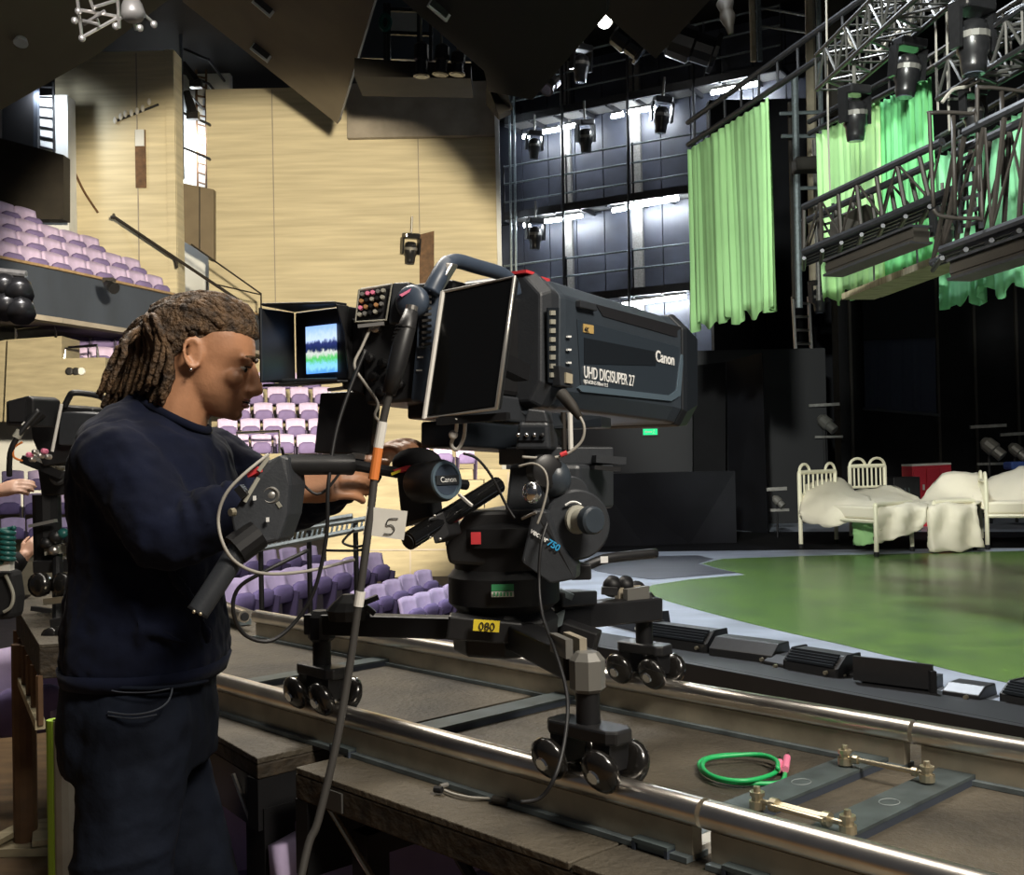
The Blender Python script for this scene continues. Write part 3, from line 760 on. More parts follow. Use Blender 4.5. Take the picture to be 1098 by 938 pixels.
for px, py, dep, lb, sc, tilt, rz in (
    (573, 140, 31.0, 'black stage lamp hanging at the left end of the upper walkway', 1.35, (8, 0), 0.3), (627, 128, 30.0, 'black stage lamp hanging second from left under the upper walkway', 1.5, (10, -8), 0.5),
    (711, 104, 29.0, 'black stage lamp hanging at the right under the upper walkway', 1.6, (6, 4), 0.2), (574, 234, 31.0, 'black stage lamp hanging from the middle walkway at the left', 1.5, (4, 0), 0.4),
    (624, 48, 28.0, 'black stage lamp above the upper walkway under the ceiling panels', 1.6, (6, 0), 0.6), (441, 250, 30.8, 'small black lamp mounted on the beige concrete wall', 1.45, (10, 0), 0.5),
    (916, 92, 10.2, 'stage lamp on the truss at the left edge of the second green cloth', 0.86, (4, -4), 0.5), (975, 42, 9.6, 'grey stage lamp hanging above the top corner of the second green cloth', 0.86, (4, 4), 0.3),
    (1042, 0, 8.2, 'large stage lamp at the top right of the frame', 0.95, (0, 0), 0.4), (1043, 95, 8.8, 'pale stage lamp behind the bent tube guard of the bridge', 0.62, (0, 0), 0.4),
    (1011, 222, 9.0, 'dark round stage lamp hung under the bridge', 0.62, (0, 0), 0.4), (877, 300, 18.6, 'grey stage lamp beside the top of the long ladder', 0.95, (4, -6), 0.4)):
    place_mover(px, py, dep, lb, sc, tilt, rz)

# profile lamps under the ceiling panel, and the bright one
def profile_lamp(name, label, p0, p1, r, glow=False, material='fixture', hang=None):
    if hang is None and p0.z > 7: hang = 13.12 - p0.z + 0.1
    ax = (p1 - p0).normalized(); L = (p1 - p0).length
    t = thing(name, label, 'stage lamp', p0)
    MB().lathe(p0, ax, [(0, r * 0.6), (L * 0.08, r * 0.95), (L * 0.5, r), (L * 0.55, r * 0.8), (L * 0.9, r * 0.8), (L * 0.92, r * 1.1), (L, r * 1.1)], 12).build('barrel', material, t)
    MB().lathe(p1, ax, [(0, r * 0.85), (0.01, r * 0.8)], 12).build('lens', 'lamp_glow' if glow else 'fixture_lens', t)
    m = MB(); mid = p0.lerp(p1, 0.45); m.tube([mid, mid + Z0 * (r * 2.8 if hang is None else hang)], min(0.03, r * 0.18), 6); m.build('hanger', 'fixture_grey', t); return t
profile_lamp('profile_lamp', 'black profile lamp poking out below the ceiling panels beside the bright bulb', A(658, 35, 26), A(688, 58, 26), 0.27)
profile_lamp('profile_lamp', 'big black barrel lamp at the right end of the upper walkway', A(715, 40, 25), A(768, 58, 25), 0.42)
t = thing('work_light', 'bright glowing work light between the two black ceiling panels', 'light', A(648, 22, 27))
MB().lathe(A(648, 20, 27), (0, -0.8, -0.5), [(0, 0.10), (0.06, 0.18), (0.2, 0.2)], 14).build('reflector', 'fixture_grey', t)
MB().ell(A(648, 23, 26.75), (0.17, 0.12, 0.17)).build('bulb', 'lamp_glow', t, smooth=True)
profile_lamp('flood_lamp', 'small black flood lamp at the left under the ceiling panel tip', A(596, 86, 26), A(586, 96, 25.7), 0.16)
tag(MB().prism(P((521, 84, 23.6), (545, 102, 15.6), (548, 116, 15.6), (534, 122, 15.5), (521, 108, 23.6)), (0, 0.3, 0)).build('speaker_block', 'ceiling_black', bevel=0.03), 'black speaker block under the left corner of the black ceiling panel', 'speaker')

# ---- ladders
def ladder(name, label, a0, a1, b0, b1, n, r, material, cat='ladder'):
    t = thing(name, label, cat, a1)
    for s_, (p, q) in (('l', (a0, a1)), ('r', (b0, b1))): MB().tube([p, q], r, 6).build('stile', material, t)
    for k in range(n):
        f = (k + 0.5) / n
        MB().tube([a0.lerp(a1, f), b0.lerp(b1, f)], r * 0.85, 6).build('rung', material, t)
    return t
ladder('ladder', 'long pale metal ladder on the black wall left of the beds', A(850, 318, 21), A(864, 563, 21), A(867, 318, 21), A(880, 563, 21), 17, 0.035, 'frame_silver')
ladder('ladder', 'wall ladder in the bright slot between the concrete walls', A(210, 56, 32.7), A(212, 200, 32.7), A(221, 58, 32.7), A(221, 203, 32.7), 14, 0.035, 'rust_brown')
ladder('ladder', 'small ladder grid in the bright slot at the far left', onY(41, 88, 27.02), onY(42, 162, 27.02), onY(57, 88, 27.02), onY(58, 166, 27.02), 7, 0.03, 'truss_dark')
# dark pipes and hanging lamp boxes in the slot
tag(MB().tube(P((193.5, 14, 30), (196, 192, 30)), 0.05, 6).build('pipe', 'balcony_blue'), 'dark blue pipe along the left side of the wall slot', 'pipe')
for a, b, lb in (((196, 68), (210, 88), 'upper black hanging lamp arm in the wall slot'), ((200, 98), (207, 122), 'lower black hanging lamp arm in the wall slot')):
    m = MB(); p0 = A(*a, 30.4); p1 = A(*b, 30.4)
    m.tube([p0, p1], [0.10, 0.16], 6); m.box(p1 + V((0.0, 0, -0.05)), (0.32, 0.2, 0.22)); m.tube([p0, V((p0.x - 0.25, 32.9, p0.z + 0.35))], 0.03, 6)
    tag(m.build('hanging_lamp', 'fixture'), lb, 'lamp')
for y in (58, 84, 127, 164):
    tag(MB().tube(P((196, y - 6, 31), (224, y + 6, 31)) + [A(224, y + 6, 31) + V((-0.1, 2.1, 0.1))], 0.04, 6).build('bracket_bar', 'truss_dark'), 'dark bracket bar across the wall slot, %s from the top' % {58: 'first', 84: 'second', 127: 'third', 164: 'fourth'}[y], 'bracket')
tag(MB().box(A(207, 28, 31.5) + V((0, 0.35, -0.1)), (1.1, 2.4, 0.8)).build('slot_duct', 'glass_blue', bevel=0.05), 'grey-blue box duct at the top of the wall slot', 'duct')
# row of small lamps on a bar on the fin wall
t = thing('lamp_bar', 'dark bar with a row of small white lamps on the shaded wall', 'lamp bar', A(147, 122, 27.5))
MB().tube([onY(124, 130, 27.965), onY(170, 112, 27.965)], 0.03, 6).build('bar', 'truss_dark', t)
for k, (x, y) in enumerate(((123.5, 129), (129.5, 125), (134.5, 122), (141, 121), (147, 119), (153, 116), (160, 109))):
    MB().ell(onY(x, y, 27.93), (0.05, 0.045, 0.09)).build('small_lamp', 'white_paint', t, smooth=True)

# ---- technical catwalk visible through the gap in the ceiling
t = thing('roof_catwalk', 'dark technical catwalk seen through the gap between ceiling panels', 'catwalk', A(445, 75, 22))
MB().prism(P((380, 62, 22), (505, 70, 22), (505, 84, 22), (380, 82, 22)), (0, 1.2, 0)).build('beam', 'brown_black', t)
MB().prism(P((388, -30, 23.5), (505, -30, 23.5), (505, 66, 23.5), (388, 62, 23.5)), (0, 0.1, 0)).build('back_panel', 'glass_blue', t)
MB().prism(P((418, 8, 23.3), (447, 8, 23.3), (447, 36, 23.3), (418, 34, 23.3)), (0, 0.05, 0)).build('window_pane', 'recess_white', t)
for px in (413, 417, 449, 462): MB().bar(A(px, 4, 22.3), A(px, 66, 22.3), 0.07, 0.07, (0, 1, 0)).build('post', 'truss_dark', t)
for py in (10, 35): MB().bar(A(412, py, 22.3), A(464, py + 2, 22.3), 0.07, 0.07).build('bar', 'truss_dark', t)
for (x0, y0, x1, y1, lb) in ((452, 46, 452, 82, 'left'), (475, 48, 472, 80, 'middle'), (492, 56, 490, 80, 'right')):
    profile_lamp('catwalk_lamp', 'black lamp on the roof catwalk, %s of three' % lb, A(x0, y0, 21.6), A(x1, y1, 21.6), 0.15)
tag(MB().tube([A(413 + 5 * math.cos(a), 24 + 8 * math.sin(a), 22.22) for a in [k * math.pi / 8 for k in range(16)]], 0.05, 6, closed=True).build('cable_coil', 'coil_green'), 'coil of green cable hung on the roof catwalk', 'cable')

# ---- bright lighting frame at the top left
t = thing('lighting_rig', 'pale tubular lighting frame hanging at the top left of the ceiling', 'lighting rig', A(120, 30, 9))
D = 9.0
for a, b in (((82, -8), (88, 42)), ((88, 40), (128, 18)), ((82, 10), (128, 18)), ((95, -5), (106, 26)), ((106, 26), (80, 20)), ((100, 8), (126, 0)), ((126, -5), (128, 30)), ((128, 20), (150, 12)), ((150, 12), (166, 26)), ((112, 12), (90, 26)), ((140, 10), (146, 32))):
    MB().tube([A(*a, D), A(*b, D + 0.15)], 0.014, 6).build('tube', 'frame_silver', t)
for x, y in ((84, 12), (80, 22), (88, 41), (124, 28), (150, 30), (165, 26)): MB().ell(A(x, y, D), (0.03,) * 3, n=8, m=6).build('joint', 'frame_silver', t, smooth=True)
MB().lathe(A(140, -6, D), (0.15, -0.1, -1), [(0, 0.04), (0.1, 0.085), (0.18, 0.10), (0.22, 0.07)], 12).build('lamp_head', 'fixture_grey', t, smooth=True)

# ---- black speaker cluster at the left edge under the balcony
t = thing('lamp_cluster', 'black cluster of stage lamps at the left edge below the balcony', 'stage lamp', A(14, 345, 9))
MB().tube(P((-10, 290, 9), (28, 294, 9)), 0.03, 8).build('bar', 'alu_dull', t)
for x, y in ((4, 306), (20, 310), (6, 326), (22, 330)):
    MB().lathe(A(x, y - 8, 9.0), (0.3, -0.6, -0.6), [(0, 0.05), (0.08, 0.10), (0.2, 0.11)], 12).build('barrel', 'fixture', t, smooth=True)
MB().box(A(12, 318, 9.15), (0.16, 0.12, 0.36)).build('housing', 'fixture', t, bevel=0.02)
t = thing('balcony_lamp', 'small dark lamp fixed under the balcony front edge', 'lamp', A(118, 310, 22.3))
MB().lathe(A(114, 304, 22.0), (0.7, -0.5, -0.4), [(0, 0.07), (0.2, 0.12), (0.3, 0.12)], 10).build('barrel', 'fixture', t)
MB().box(A(117, 301, 22.1), (0.2, 0.2, 0.10)).build('bracket', 'truss_brown', t)
# ================================================================== STAGE SIDE
# ---- green cloths: wavy hanging sheets
def cloth(name, label, tl, tr, bl, br, folds, amp, material, seed, hem=0.05, cat='curtain'):
    rnd = random.Random(seed); NX = folds * 8; NZ = 14
    ph = [rnd.uniform(0, 6.28) for _ in range(4)]
    dirh = (tr - tl); nrm = V((dirh.y, -dirh.x, 0)).normalized()
    rows = []
    for j in range(NZ + 1):
        v = j / NZ; row = []
        for i in range(NX + 1):
            u = i / NX
            p = tl.lerp(tr, u).lerp(bl.lerp(br, u), v)
            w_ = math.sin(u * folds * 6.28 + 3.2 * math.sin(u * 6 + ph[0]) + 1.2 * math.sin(u * 17 + ph[2]) + 0.35 * v) + 0.6 * math.sin(u * folds * 12.1 + ph[1] + v * 1.6 + 2 * math.sin(u * 11)) + 0.5 * math.sin(u * 7 + ph[2] + v * 2)
            a = amp * (0.55 + 0.6 * v) * (0.55 + 0.45 * math.sin(u * 13 + ph[3]))
            p = p + nrm * (w_ * a)
            if j == NZ: p = p + Z0 * (hem * math.sin(u * 6.28 * folds * 0.45 + ph[2]) + hem * 0.6 * math.sin(u * 23 + ph[1]))
            if j == 0: p = p + Z0 * (-0.5 * hem * abs(math.sin(u * folds * 6.28 * 0.5)))
            row.append(p)
        rows.append(row)
    return tag(MB().grid(rows).build(name, material, smooth=True, solid=0.012), label, cat)
c1a, c1b = A(738, 160, 15.0), A(824, 104, 12.8)
cloth('green_cloth', 'bright green cloth hanging at the left of the lighting bars', c1a, c1b, A(746, 352, 15.0), A(833, 332, 12.8), 12, 0.045, 'green_cloth', 1, 0.05)
cloth('green_cloth', 'pale green cloth hanging behind the steel bridge, second from left', A(877, 143, 12.2), A(944, 105, 11.2), A(886, 324, 12.2), A(950, 304, 11.2), 8, 0.04, 'green_cloth', 2, 0.05)
cloth('green_cloth', 'dark streaked green cloth under the grey stage lamp', A(936, 112, 11.4), A(998, 82, 10.4), A(942, 303, 11.4), A(1006, 281, 10.4), 9, 0.05, 'green_cloth_dark', 3, 0.04)
cloth('green_cloth', 'green cloth at the right edge behind the bridge ladder', A(1003, 170, 10.6), A(1098, 118, 8.9), A(1006, 331, 10.6), A(1110, 302, 8.9), 11, 0.04, 'green_cloth_cool', 4, 0.05)

# ---- lighting bars carrying the cloths (pairs of dark pipes)
def bar_thing(name, label, a, b, r, material='truss_dark', gap=0.17, cat='bar', n=10):
    t = thing(name, label, cat, a)
    MB().tube([a, b], r, 8).build('lower_pipe', material, t); MB().tube([a + Z0 * gap, b + Z0 * gap], r, 8).build('upper_pipe', material, t)
    for k in range(n):
        f = (k + 0.5) / n; p = a.lerp(b, f); MB().tube([p - Z0 * r, p + Z0 * (gap + r)], r * 0.45, 6).build('clip', material, t)
    return t
def ext(a, b, f): return a + (b - a) * f
bar_thing('flying_bar', 'double dark pipe carrying the left green cloth', c1a + Z0 * 0.06, ext(c1a, c1b, 3.2) + Z0 * 0.06, 0.035, gap=0.30, n=16)
a2, b2 = A(868, 147, 12.3), A(998, 80, 10.3)
bar_thing('flying_bar', 'dark pipe carrying the second green cloth', a2 + Z0 * 0.04, ext(a2, b2, 2.4) + Z0 * 0.04, 0.03, gap=0.13, n=12)
a3, b3 = A(985, 178, 10.9), A(1098, 116, 8.85)
bar_thing('flying_bar', 'dark pipe carrying the right green cloth', a3 + Z0 * 0.04, ext(a3, b3, 1.4) + Z0 * 0.04, 0.03, gap=0.12, n=8)

# ---- lattice trusses above
def truss(label, a, b, wd, ht, nb, material='truss_dark', brace='alu_brace', r=0.022):
    t = thing('lighting_truss', label, 'truss', a)
    d = (b - a).normalized(); s_ = d.cross(Z0).normalized() * wd / 2
    corners = [s_ + Z0 * ht / 2, -s_ + Z0 * ht / 2, -s_ - Z0 * ht / 2, s_ - Z0 * ht / 2]
    for c in corners: MB().tube([a + c, b + c], r, 6).build('chord', material, t)
    for k in range(nb):
        p = a.lerp(b, k / nb); q = a.lerp(b, (k + 1) / nb); m = MB()
        for i in range(4):
            c0, c1_ = corners[i], corners[(i + 1) % 4]
            if k % 2: c0, c1_ = c1_, c0
            m.tube([p + c0, q + c1_], r * 0.6, 5); m.tube([p + c0, p + c1_], r * 0.5, 4)
        m.build('bracing', brace, t)
    return t
tr1a, tr1b = A(893, 78, 11.0), A(1010, -30, 8.6)
truss('lattice lighting truss running up to the top right, upper one', tr1a, ext(tr1a, tr1b, 1.6), 0.34, 0.34, 14)
tr2a, tr2b = A(1022, 88, 9.2), A(1120, 28, 7.8)
truss('short lattice lighting truss at the right edge of the frame', tr2a, ext(tr2a, tr2b, 1.3), 0.28, 0.28, 8)
tr3a, tr3b = A(940, 20, 12.0), A(1110, -60, 9.5)
truss('lattice truss high at the top right behind the upper one', tr3a, tr3b, 0.32, 0.32, 8)
bar_thing('flying_bar', 'brown double pipe between the two trusses at the right', A(990, 78, 10.0), A(1110, 4, 8.2), 0.022, 'truss_brown', 0.10, n=6)

# ---- steel lighting bridge across the right
def bridge(label, t0, t1, l0, l1, deep, nb, material='truss_brown'):
    t = thing('lighting_bridge', label, 'bridge', l0)
    dv = V((0.25, 0.97, 0)) * deep
    for k, o in enumerate((V((0, 0, 0)), dv)):
        MB().tube([t0 + o, t1 + o], 0.035, 8).build('top_chord', 'truss_dark', t); MB().tube([l0 + o, l1 + o], 0.035, 8).build('bottom_chord', 'truss_dark', t)
        for i in range(nb):
            f0, f1 = i / nb, (i + 1) / nb
            MB().tube([t0.lerp(t1, f0) + o, l0.lerp(l1, f0) + o], 0.020, 6).build('upright', material, t)
            a, b = (t0.lerp(t1, f0), l0.lerp(l1, f1)) if i % 2 else (l0.lerp(l1, f0), t0.lerp(t1, f1))
            MB().tube([a + o, b + o], 0.011, 6).build('brace', material, t)
    for k in range(4):
        o = dv * (0.12 + 0.25 * k); MB().tube([l0 + o - Z0 * 0.03, l1 + o - Z0 * 0.03], 0.022, 6).build('floor_pipe', 'truss_dark', t)
    for i in range(nb + 1):
        p = l0.lerp(l1, i / nb) - Z0 * 0.06; MB().tube([p, p + dv], 0.02, 6).build('cross_pipe', 'truss_dark', t)
    return t
bridge('long dark steel lighting bridge in front of the second green cloth', A(862, 222, 10.6), A(1010, 152, 8.7), A(862, 270, 10.6), A(1024, 202, 8.7), 0.7, 7)
bridge('nearer dark steel lighting bridge at the right edge', A(1035, 142, 8.0), A(1125, 98, 7.2), A(1010, 268, 8.4), A(1125, 226, 7.2), 0.6, 4)
# bent tube guards
for pix, lb in (([(1001, 222), (997, 130), (1000, 121), (1040, 122), (1047, 128), (1053, 226), (1047, 234), (1010, 232), (1001, 224)], 'bent brown tube guard frame on the bridge, left one'),
                ([(1050, 205), (1048, 104), (1054, 94), (1098, 98), (1118, 100)], 'bent brown tube guard frame on the bridge, right one')):
    m = MB(); m.tube(spline(P(*[(x, y, 7.9) for x, y in pix]), 4), 0.015, 8); m.tube(P((1022 if pix[0][0] == 1001 else 1074, 124 if pix[0][0] == 1001 else 98, 7.9), (1024 if pix[0][0] == 1001 else 1076, 230 if pix[0][0] == 1001 else 200, 7.9)), 0.018, 6)
    tag(m.build('tube_guard', 'truss_brown', smooth=True), lb, 'guard')
ladder('ladder', 'dark short ladder leaning on the bridge at the right edge', A(1030, 150, 8.4), A(1030, 250, 8.4), A(1050, 142, 8.3), A(1052, 245, 8.3), 7, 0.02, 'truss_dark')
ladder('ladder', 'small dark ladder at the left end of the bridge', A(877, 222, 11.2), A(879, 270, 11.2), A(893, 218, 11.2), A(895, 266, 11.2), 6, 0.018, 'truss_dark')
# under-slung beams and the plank
def beam(name, label, a, b, wd, ht, material, cat='beam'):
    t = thing(name, label, cat, a)
    MB().bar(a, b, wd, ht * 0.4).build('web', material, t)
    MB().bar(a + Z0 * ht / 2, b + Z0 * ht / 2, wd * 1.3, 0.02).build('top_flange', 'truss_dark', t); MB().bar(a - Z0 * ht / 2, b - Z0 * ht / 2, wd * 1.3, 0.02).build('bottom_flange', 'truss_dark', t)
    MB().bar(a, b, wd * 0.9, ht).build('core', material, t)
    return t
beam('steel_beam', 'dark steel beam slung under the long bridge', A(893, 288, 10.0), A(988, 251, 8.8), 0.16, 0.13, 'brown_black')
beam('steel_beam', 'dark steel beam slung under the nearer bridge', A(1028, 290, 8.2), A(1125, 258, 7.3), 0.16, 0.14, 'brown_black')
t = thing('scaffold_plank', 'pale wooden plank hanging below the bridge', 'plank', A(925, 316, 10.6))
pk0, pk1 = A(920, 318, 11.0), A(1066, 262, 8.6)
MB().bar(pk0, pk1, 0.34, 0.06).build('board', 'plank', t); MB().bar(pk0 + V((0.2, 0.25, 0.05)), pk1 + V((0.2, 0.25, 0.05)), 0.26, 0.05).build('board', 'plank', t)
for f in (0.15, 0.5, 0.85): MB().tube([pk0.lerp(pk1, f), pk0.lerp(pk1, f) + Z0 * 0.55], 0.010, 5).build('hanger', 'truss_dark', t)
tag(MB().prism(P((899, 230, 10.3), (930, 218, 10.1), (943, 226, 10.3), (938, 244, 10.3), (899, 252, 10.3)), (0, 0.3, 0)).build('bridge_box', 'brown_black', bevel=0.02), 'dark box standing on the long bridge', 'box')
# drop cables
for px, y0, y1, d_, lb in ((886, 60, 205, 11.0, 'left drop cable in front of the second cloth'), (1002, 0, 120, 9.2, 'left of the two white drop cables at the right'), (1014, 0, 140, 9.2, 'right of the two white drop cables at the right')):
    tag(MB().tube(spline(P((px, y0 - 60, d_), (px + 2, (y0 + y1) / 2, d_), (px + 4, y1, d_))), 0.010, 5).build('drop_cable', 'cable_grey'), 'thin hanging cable, ' + lb, 'cable')
for pts, lb in (([(905, 30), (915, 50), (940, 55), (955, 40), (970, 30)], 'upper'), ([(1010, 110), (1022, 96), (1040, 92), (1060, 80), (1085, 75)], 'lower')):
    tag(MB().tube(spline(P(*[(x, y, 10.2 if lb == 'upper' else 8.6) for x, y in pts])), 0.014, 6).build('truss_cable', 'cable_grey'), 'loose grey cable looped along the %s right truss' % lb, 'cable')

# ---- vertical columns and pipes right of the left cloth
for px, y0, y1, d_, wd, mt, lb in ((871, -10, 322, 20.0, 0.16, 'tan_column', 'tan'), (855, 80, 330, 17.0, 0.10, 'zinc', 'silver'), (850, 110, 320, 17.2, 0.07, 'truss_brown', 'brown'), (806, -8, 66, 24.0, 0.12, 'tan_column', 'short tan'), (813, -8, 66, 24.0, 0.10, 'zinc', 'short silver'),
                                 (880, -10, 200, 18.0, 0.08, 'zinc', 'thin grey'), (893, -10, 120, 19, 0.5, 'brown_black', 'wide brown'), (876, 150, 322, 18.5, 0.07, 'alu_dull', 'lower grey')):
    tag(MB().tube(P((px - (3 if y1 > 150 else 0), y0, d_), (px + 2, y1, d_)), wd / 2 * 1.1, 8).build('steel_column', mt, smooth=False), '%s vertical column between the left and second green cloths' % lb, 'column')
for a, b, lb in (((836, 122, 17), (882, 120, 17), 'upper'), ((838, 146, 17), (882, 146, 17), 'middle'), ((852, 202, 17), (890, 201, 17), 'lower'), ((815, 8, 24), (872, 18, 22), 'top'), ((815, 28, 24), (874, 36, 22), 'second from top')):
    tag(MB().tube(P(a, b), 0.03, 6).build('cross_bar', 'zinc'), 'short horizontal bar on the columns right of the left cloth, %s one' % lb, 'bar')
tag(MB().box(A(866, 177, 16.8), (0.42, 0.3, 0.2)).build('junction_box', 'brown_black', bevel=0.02), 'dark junction box on the columns right of the left cloth', 'box')
tag(MB().lathe(A(776, -4, 12), (0.15, -0.05, -1), [(0, 0.05), (0.08, 0.10), (0.16, 0.07), (0.24, 0.09), (0.34, 0.05), (0.42, 0.03)], 10).build('chain_hoist', 'truss_brown', smooth=True), 'pale chain hoist hanging above the left green cloth', 'hoist')

# ---- blind window with navy curtain
wc0 = A(925, 318, 19.7)
wf = struct(MB().prism([R_(924, 312, 19.9), R_(1002, 300, 19.9), R_(1003, 362, 19.9), R_(926, 364, 19.9)], (0, 0.08, 0)).build('wall_panel', 'dark_wall'))
cloth('navy_curtain', 'dark navy curtain in the recess behind the beds', R_(926, 365, 19.92), R_(1003, 362, 19.92), R_(927, 438, 19.92), R_(1004, 443, 19.92), 5, 0.025, 'navy_curtain', 9, 0.0)
tag(MB().bar(R_(925, 438, 19.96), R_(1007, 445, 19.96), 0.08, 0.05).build('curtain_rail', 'truss_dark'), 'thin dark ledge under the navy curtain', 'ledge')

# ---- exit sign
t = thing('exit_sign', 'small glowing green exit sign below the lens', 'sign', A(697, 463, 19.55))
ex = onY(697, 463, 19.62)
MB().box(ex, (0.30, 0.05, 0.15)).build('case', 'black_plastic', t)
MB().box(ex + V((0, -0.03, 0)), (0.25, 0.02, 0.105)).build('glow_panel', 'exit_glow', t)
m = MB(); c = ex + V((0, -0.044, 0))
m.bar(c + V((-0.08, 0, 0)), c + V((0.03, 0, 0)), 0.006, 0.018); m.prism([c + V((-0.10, 0, 0)), c + V((-0.07, 0, 0.028)), c + V((-0.07, 0, -0.028))], (0, -0.004, 0))
m.ell(c + V((0.065, 0, 0.028)), (0.011, 0.004, 0.011), n=8, m=6); m.bar(c + V((0.065, 0, 0.018)), c + V((0.055, 0, -0.018)), 0.006, 0.018, (0, 1, 0)); m.bar(c + V((0.055, 0, -0.015)), c + V((0.085, 0, -0.04)), 0.006, 0.010, (0, 1, 0)); m.bar(c + V((0.055, 0, -0.015)), c + V((0.04, 0, -0.04)), 0.006, 0.010, (0, 1, 0))
m.build('arrow_and_figure', 'white_paint', t)

# ---- iron beds
def bed(label, p_head_l, p_foot_l, wvec, hh, fh, sag_seed, bars_head=True):
    """p_head_l: floor point of the head-left leg; p_foot_l floor point of the foot-left leg; wvec: to the other side"""
    H0 = p_head_l; H1 = p_head_l + wvec; F0 = p_foot_l; F1 = p_foot_l + wvec
    t = thing('iron_bed', label, 'bed', (H0 + F1) / 2)
    for p, h in ((H0, hh), (H1, hh), (F0, fh), (F1, fh)):
        lg = MB().tube([p + Z0 * 0.06, p + Z0 * h], 0.028, 8).build('leg', 'cream_enamel', t)
        MB().lathe(p, (0, 0, 1), [(0, 0.03), (0.05, 0.035), (0.07, 0.02)], 8).build('caster', 'rubber', lg)
    for a, b, h in ((H0, H1, hh), (F0, F1, fh)):
        lowend = h < 0.7
        MB().tube([a + Z0 * h, b + Z0 * h], 0.028, 8).build('end_rail', 'cream_enamel', t)
        MB().tube([a + Z0 * (h - 0.30), b + Z0 * (h - 0.30)], 0.02, 6).build('end_rail', 'cream_enamel', t)
        for k in range(0 if lowend else 7):
            q = a.lerp(b, (k + 1) / 8); MB().tube([q + Z0 * (h - 0.30), q + Z0 * h], 0.014, 6).build('spindle', 'cream_enamel', t)
        for q, s_ in (() if lowend else ((a, 1), (b, -1))):
            dd = (b - a).normalized() * s_
            MB().tube([q + Z0 * (h + 0.0) + dd * (0.14 * (1 - math.cos(an)) * 0.9) + Z0 * 0.11 * math.sin(an) for an in [k * math.pi / 8 for k in range(9)]], 0.02, 6).build('finial_loop', 'cream_enamel', t)
    for a, b in ((H0, F0), (H1, F1)): MB().tube([a + Z0 * 0.42, b + Z0 * 0.42], 0.025, 6).build('side_rail', 'cream_enamel', t)
    MB().prism([H0 + Z0 * 0.44, H1 + Z0 * 0.44, F1 + Z0 * 0.44, F0 + Z0 * 0.44], (0, 0, 0.16)).build('mattress', 'sheet', t, bevel=0.03)
    return t
def drape(name, label, rows, material='sheet'):
    """rows: list of rows of points; smooth crumpled sheet"""
    R = []; nr = len(rows)
    cols = [spline([r[i] for r in rows], 5) for i in range(len(rows[0]))]
    for j in range(len(cols[0])): R.append(spline([c[j] for c in cols], 5))
    rnd = random.Random(len(label))
    R = [[p + V((0, 0.035 * math.sin(p.x * 17 + math.sin(p.z * 5)) * min(1, max(0, (0.92 - p.z) * 4)), 0)) + V((rnd.uniform(-1, 1), rnd.uniform(-1, 1), rnd.uniform(-1, 1))) * 0.012 + Z0 * 0.022 * math.sin(p.x * 11 + j * 0.7) * math.cos(p.y * 9) for p in r] for j, r in enumerate(R)]
    return tag(MB().grid(R).build(name, material, smooth=True, solid=0.02), label, 'sheet')
bz = SZ
bed('cream iron bed at the left with a sheet hanging off its side', G(859, 588, bz), G(940, 597, bz), (G(911, 581, bz) - G(859, 588, bz)).normalized() * 0.9, 1.0, 0.62, 1)
bed('cream iron bed in the middle under a long hanging sheet', G(913, 579, bz), G(1003, 592, bz), (G(957, 577, bz) - G(913, 579, bz)) * 0.85, 1.05, 0.62, 2)
bed('cream iron bed at the right edge with bare legs', G(1140, 590, bz), G(1059, 589, bz), V((0.35, 1.0, 0)), 1.0, 0.85, 3)
drape('bed_sheet', 'cream sheet bulging off the left iron bed', [P((863, 520, 14.9), (880, 514, 15.3), (902, 513, 15.6), (912, 526, 15.4)), P((860, 536, 14.6), (880, 530, 14.5), (905, 530, 14.3), (930, 533, 14.4)), P((858, 551, 14.4), (880, 548, 14.1), (908, 545, 13.8), (940, 541, 13.5)), P((862, 557, 14.35), (884, 564, 14.0), (912, 560, 13.7), (940, 549, 13.35))])
drape('bed_sheet', 'pale flat sheet covering the left bed\'s foot and hanging in front', [P((915, 528, 15.2), (945, 521, 15.4), (968, 526, 15.3), (988, 538, 14.8)), P((930, 537, 14.2), (955, 535, 14.3), (978, 538, 14.4), (994, 540, 14.4)), P((937, 542.5, 13.5), (957, 541.5, 13.6), (977, 541, 13.7), (994, 540.5, 13.75)), P((939, 546, 13.3), (958, 545, 13.38), (978, 544, 13.48), (994, 543, 13.53)), P((939, 566, 13.28), (958, 562, 13.36), (978, 559, 13.45), (992, 556, 13.5)), P((939, 584, 13.25), (958, 577, 13.35), (978, 572, 13.42), (988, 566, 13.5))])
drape('bed_sheet', 'long cream sheet hanging to the floor in the middle of the beds', [P((1000, 520, 15.2), (1016, 507, 15.2), (1048, 508, 15.2), (1058, 520, 15.0)), P((986, 538, 14.4), (1005, 533, 14.6), (1035, 532, 14.6), (1054, 535, 14.4)), P((990, 541.5, 13.85), (1005, 540, 13.8), (1032, 540, 13.85), (1049, 540.5, 13.9)), P((991, 546, 13.6), (1005, 544.5, 13.55), (1030, 544.5, 13.6), (1047, 544.5, 13.7)), P((993, 570, 13.58), (1004, 569, 13.5), (1030, 568, 13.55), (1050, 567, 13.65)), P((996, 594, 13.55), (1004, 592, 13.45), (1030, 590, 13.5), (1054, 588, 13.6))])
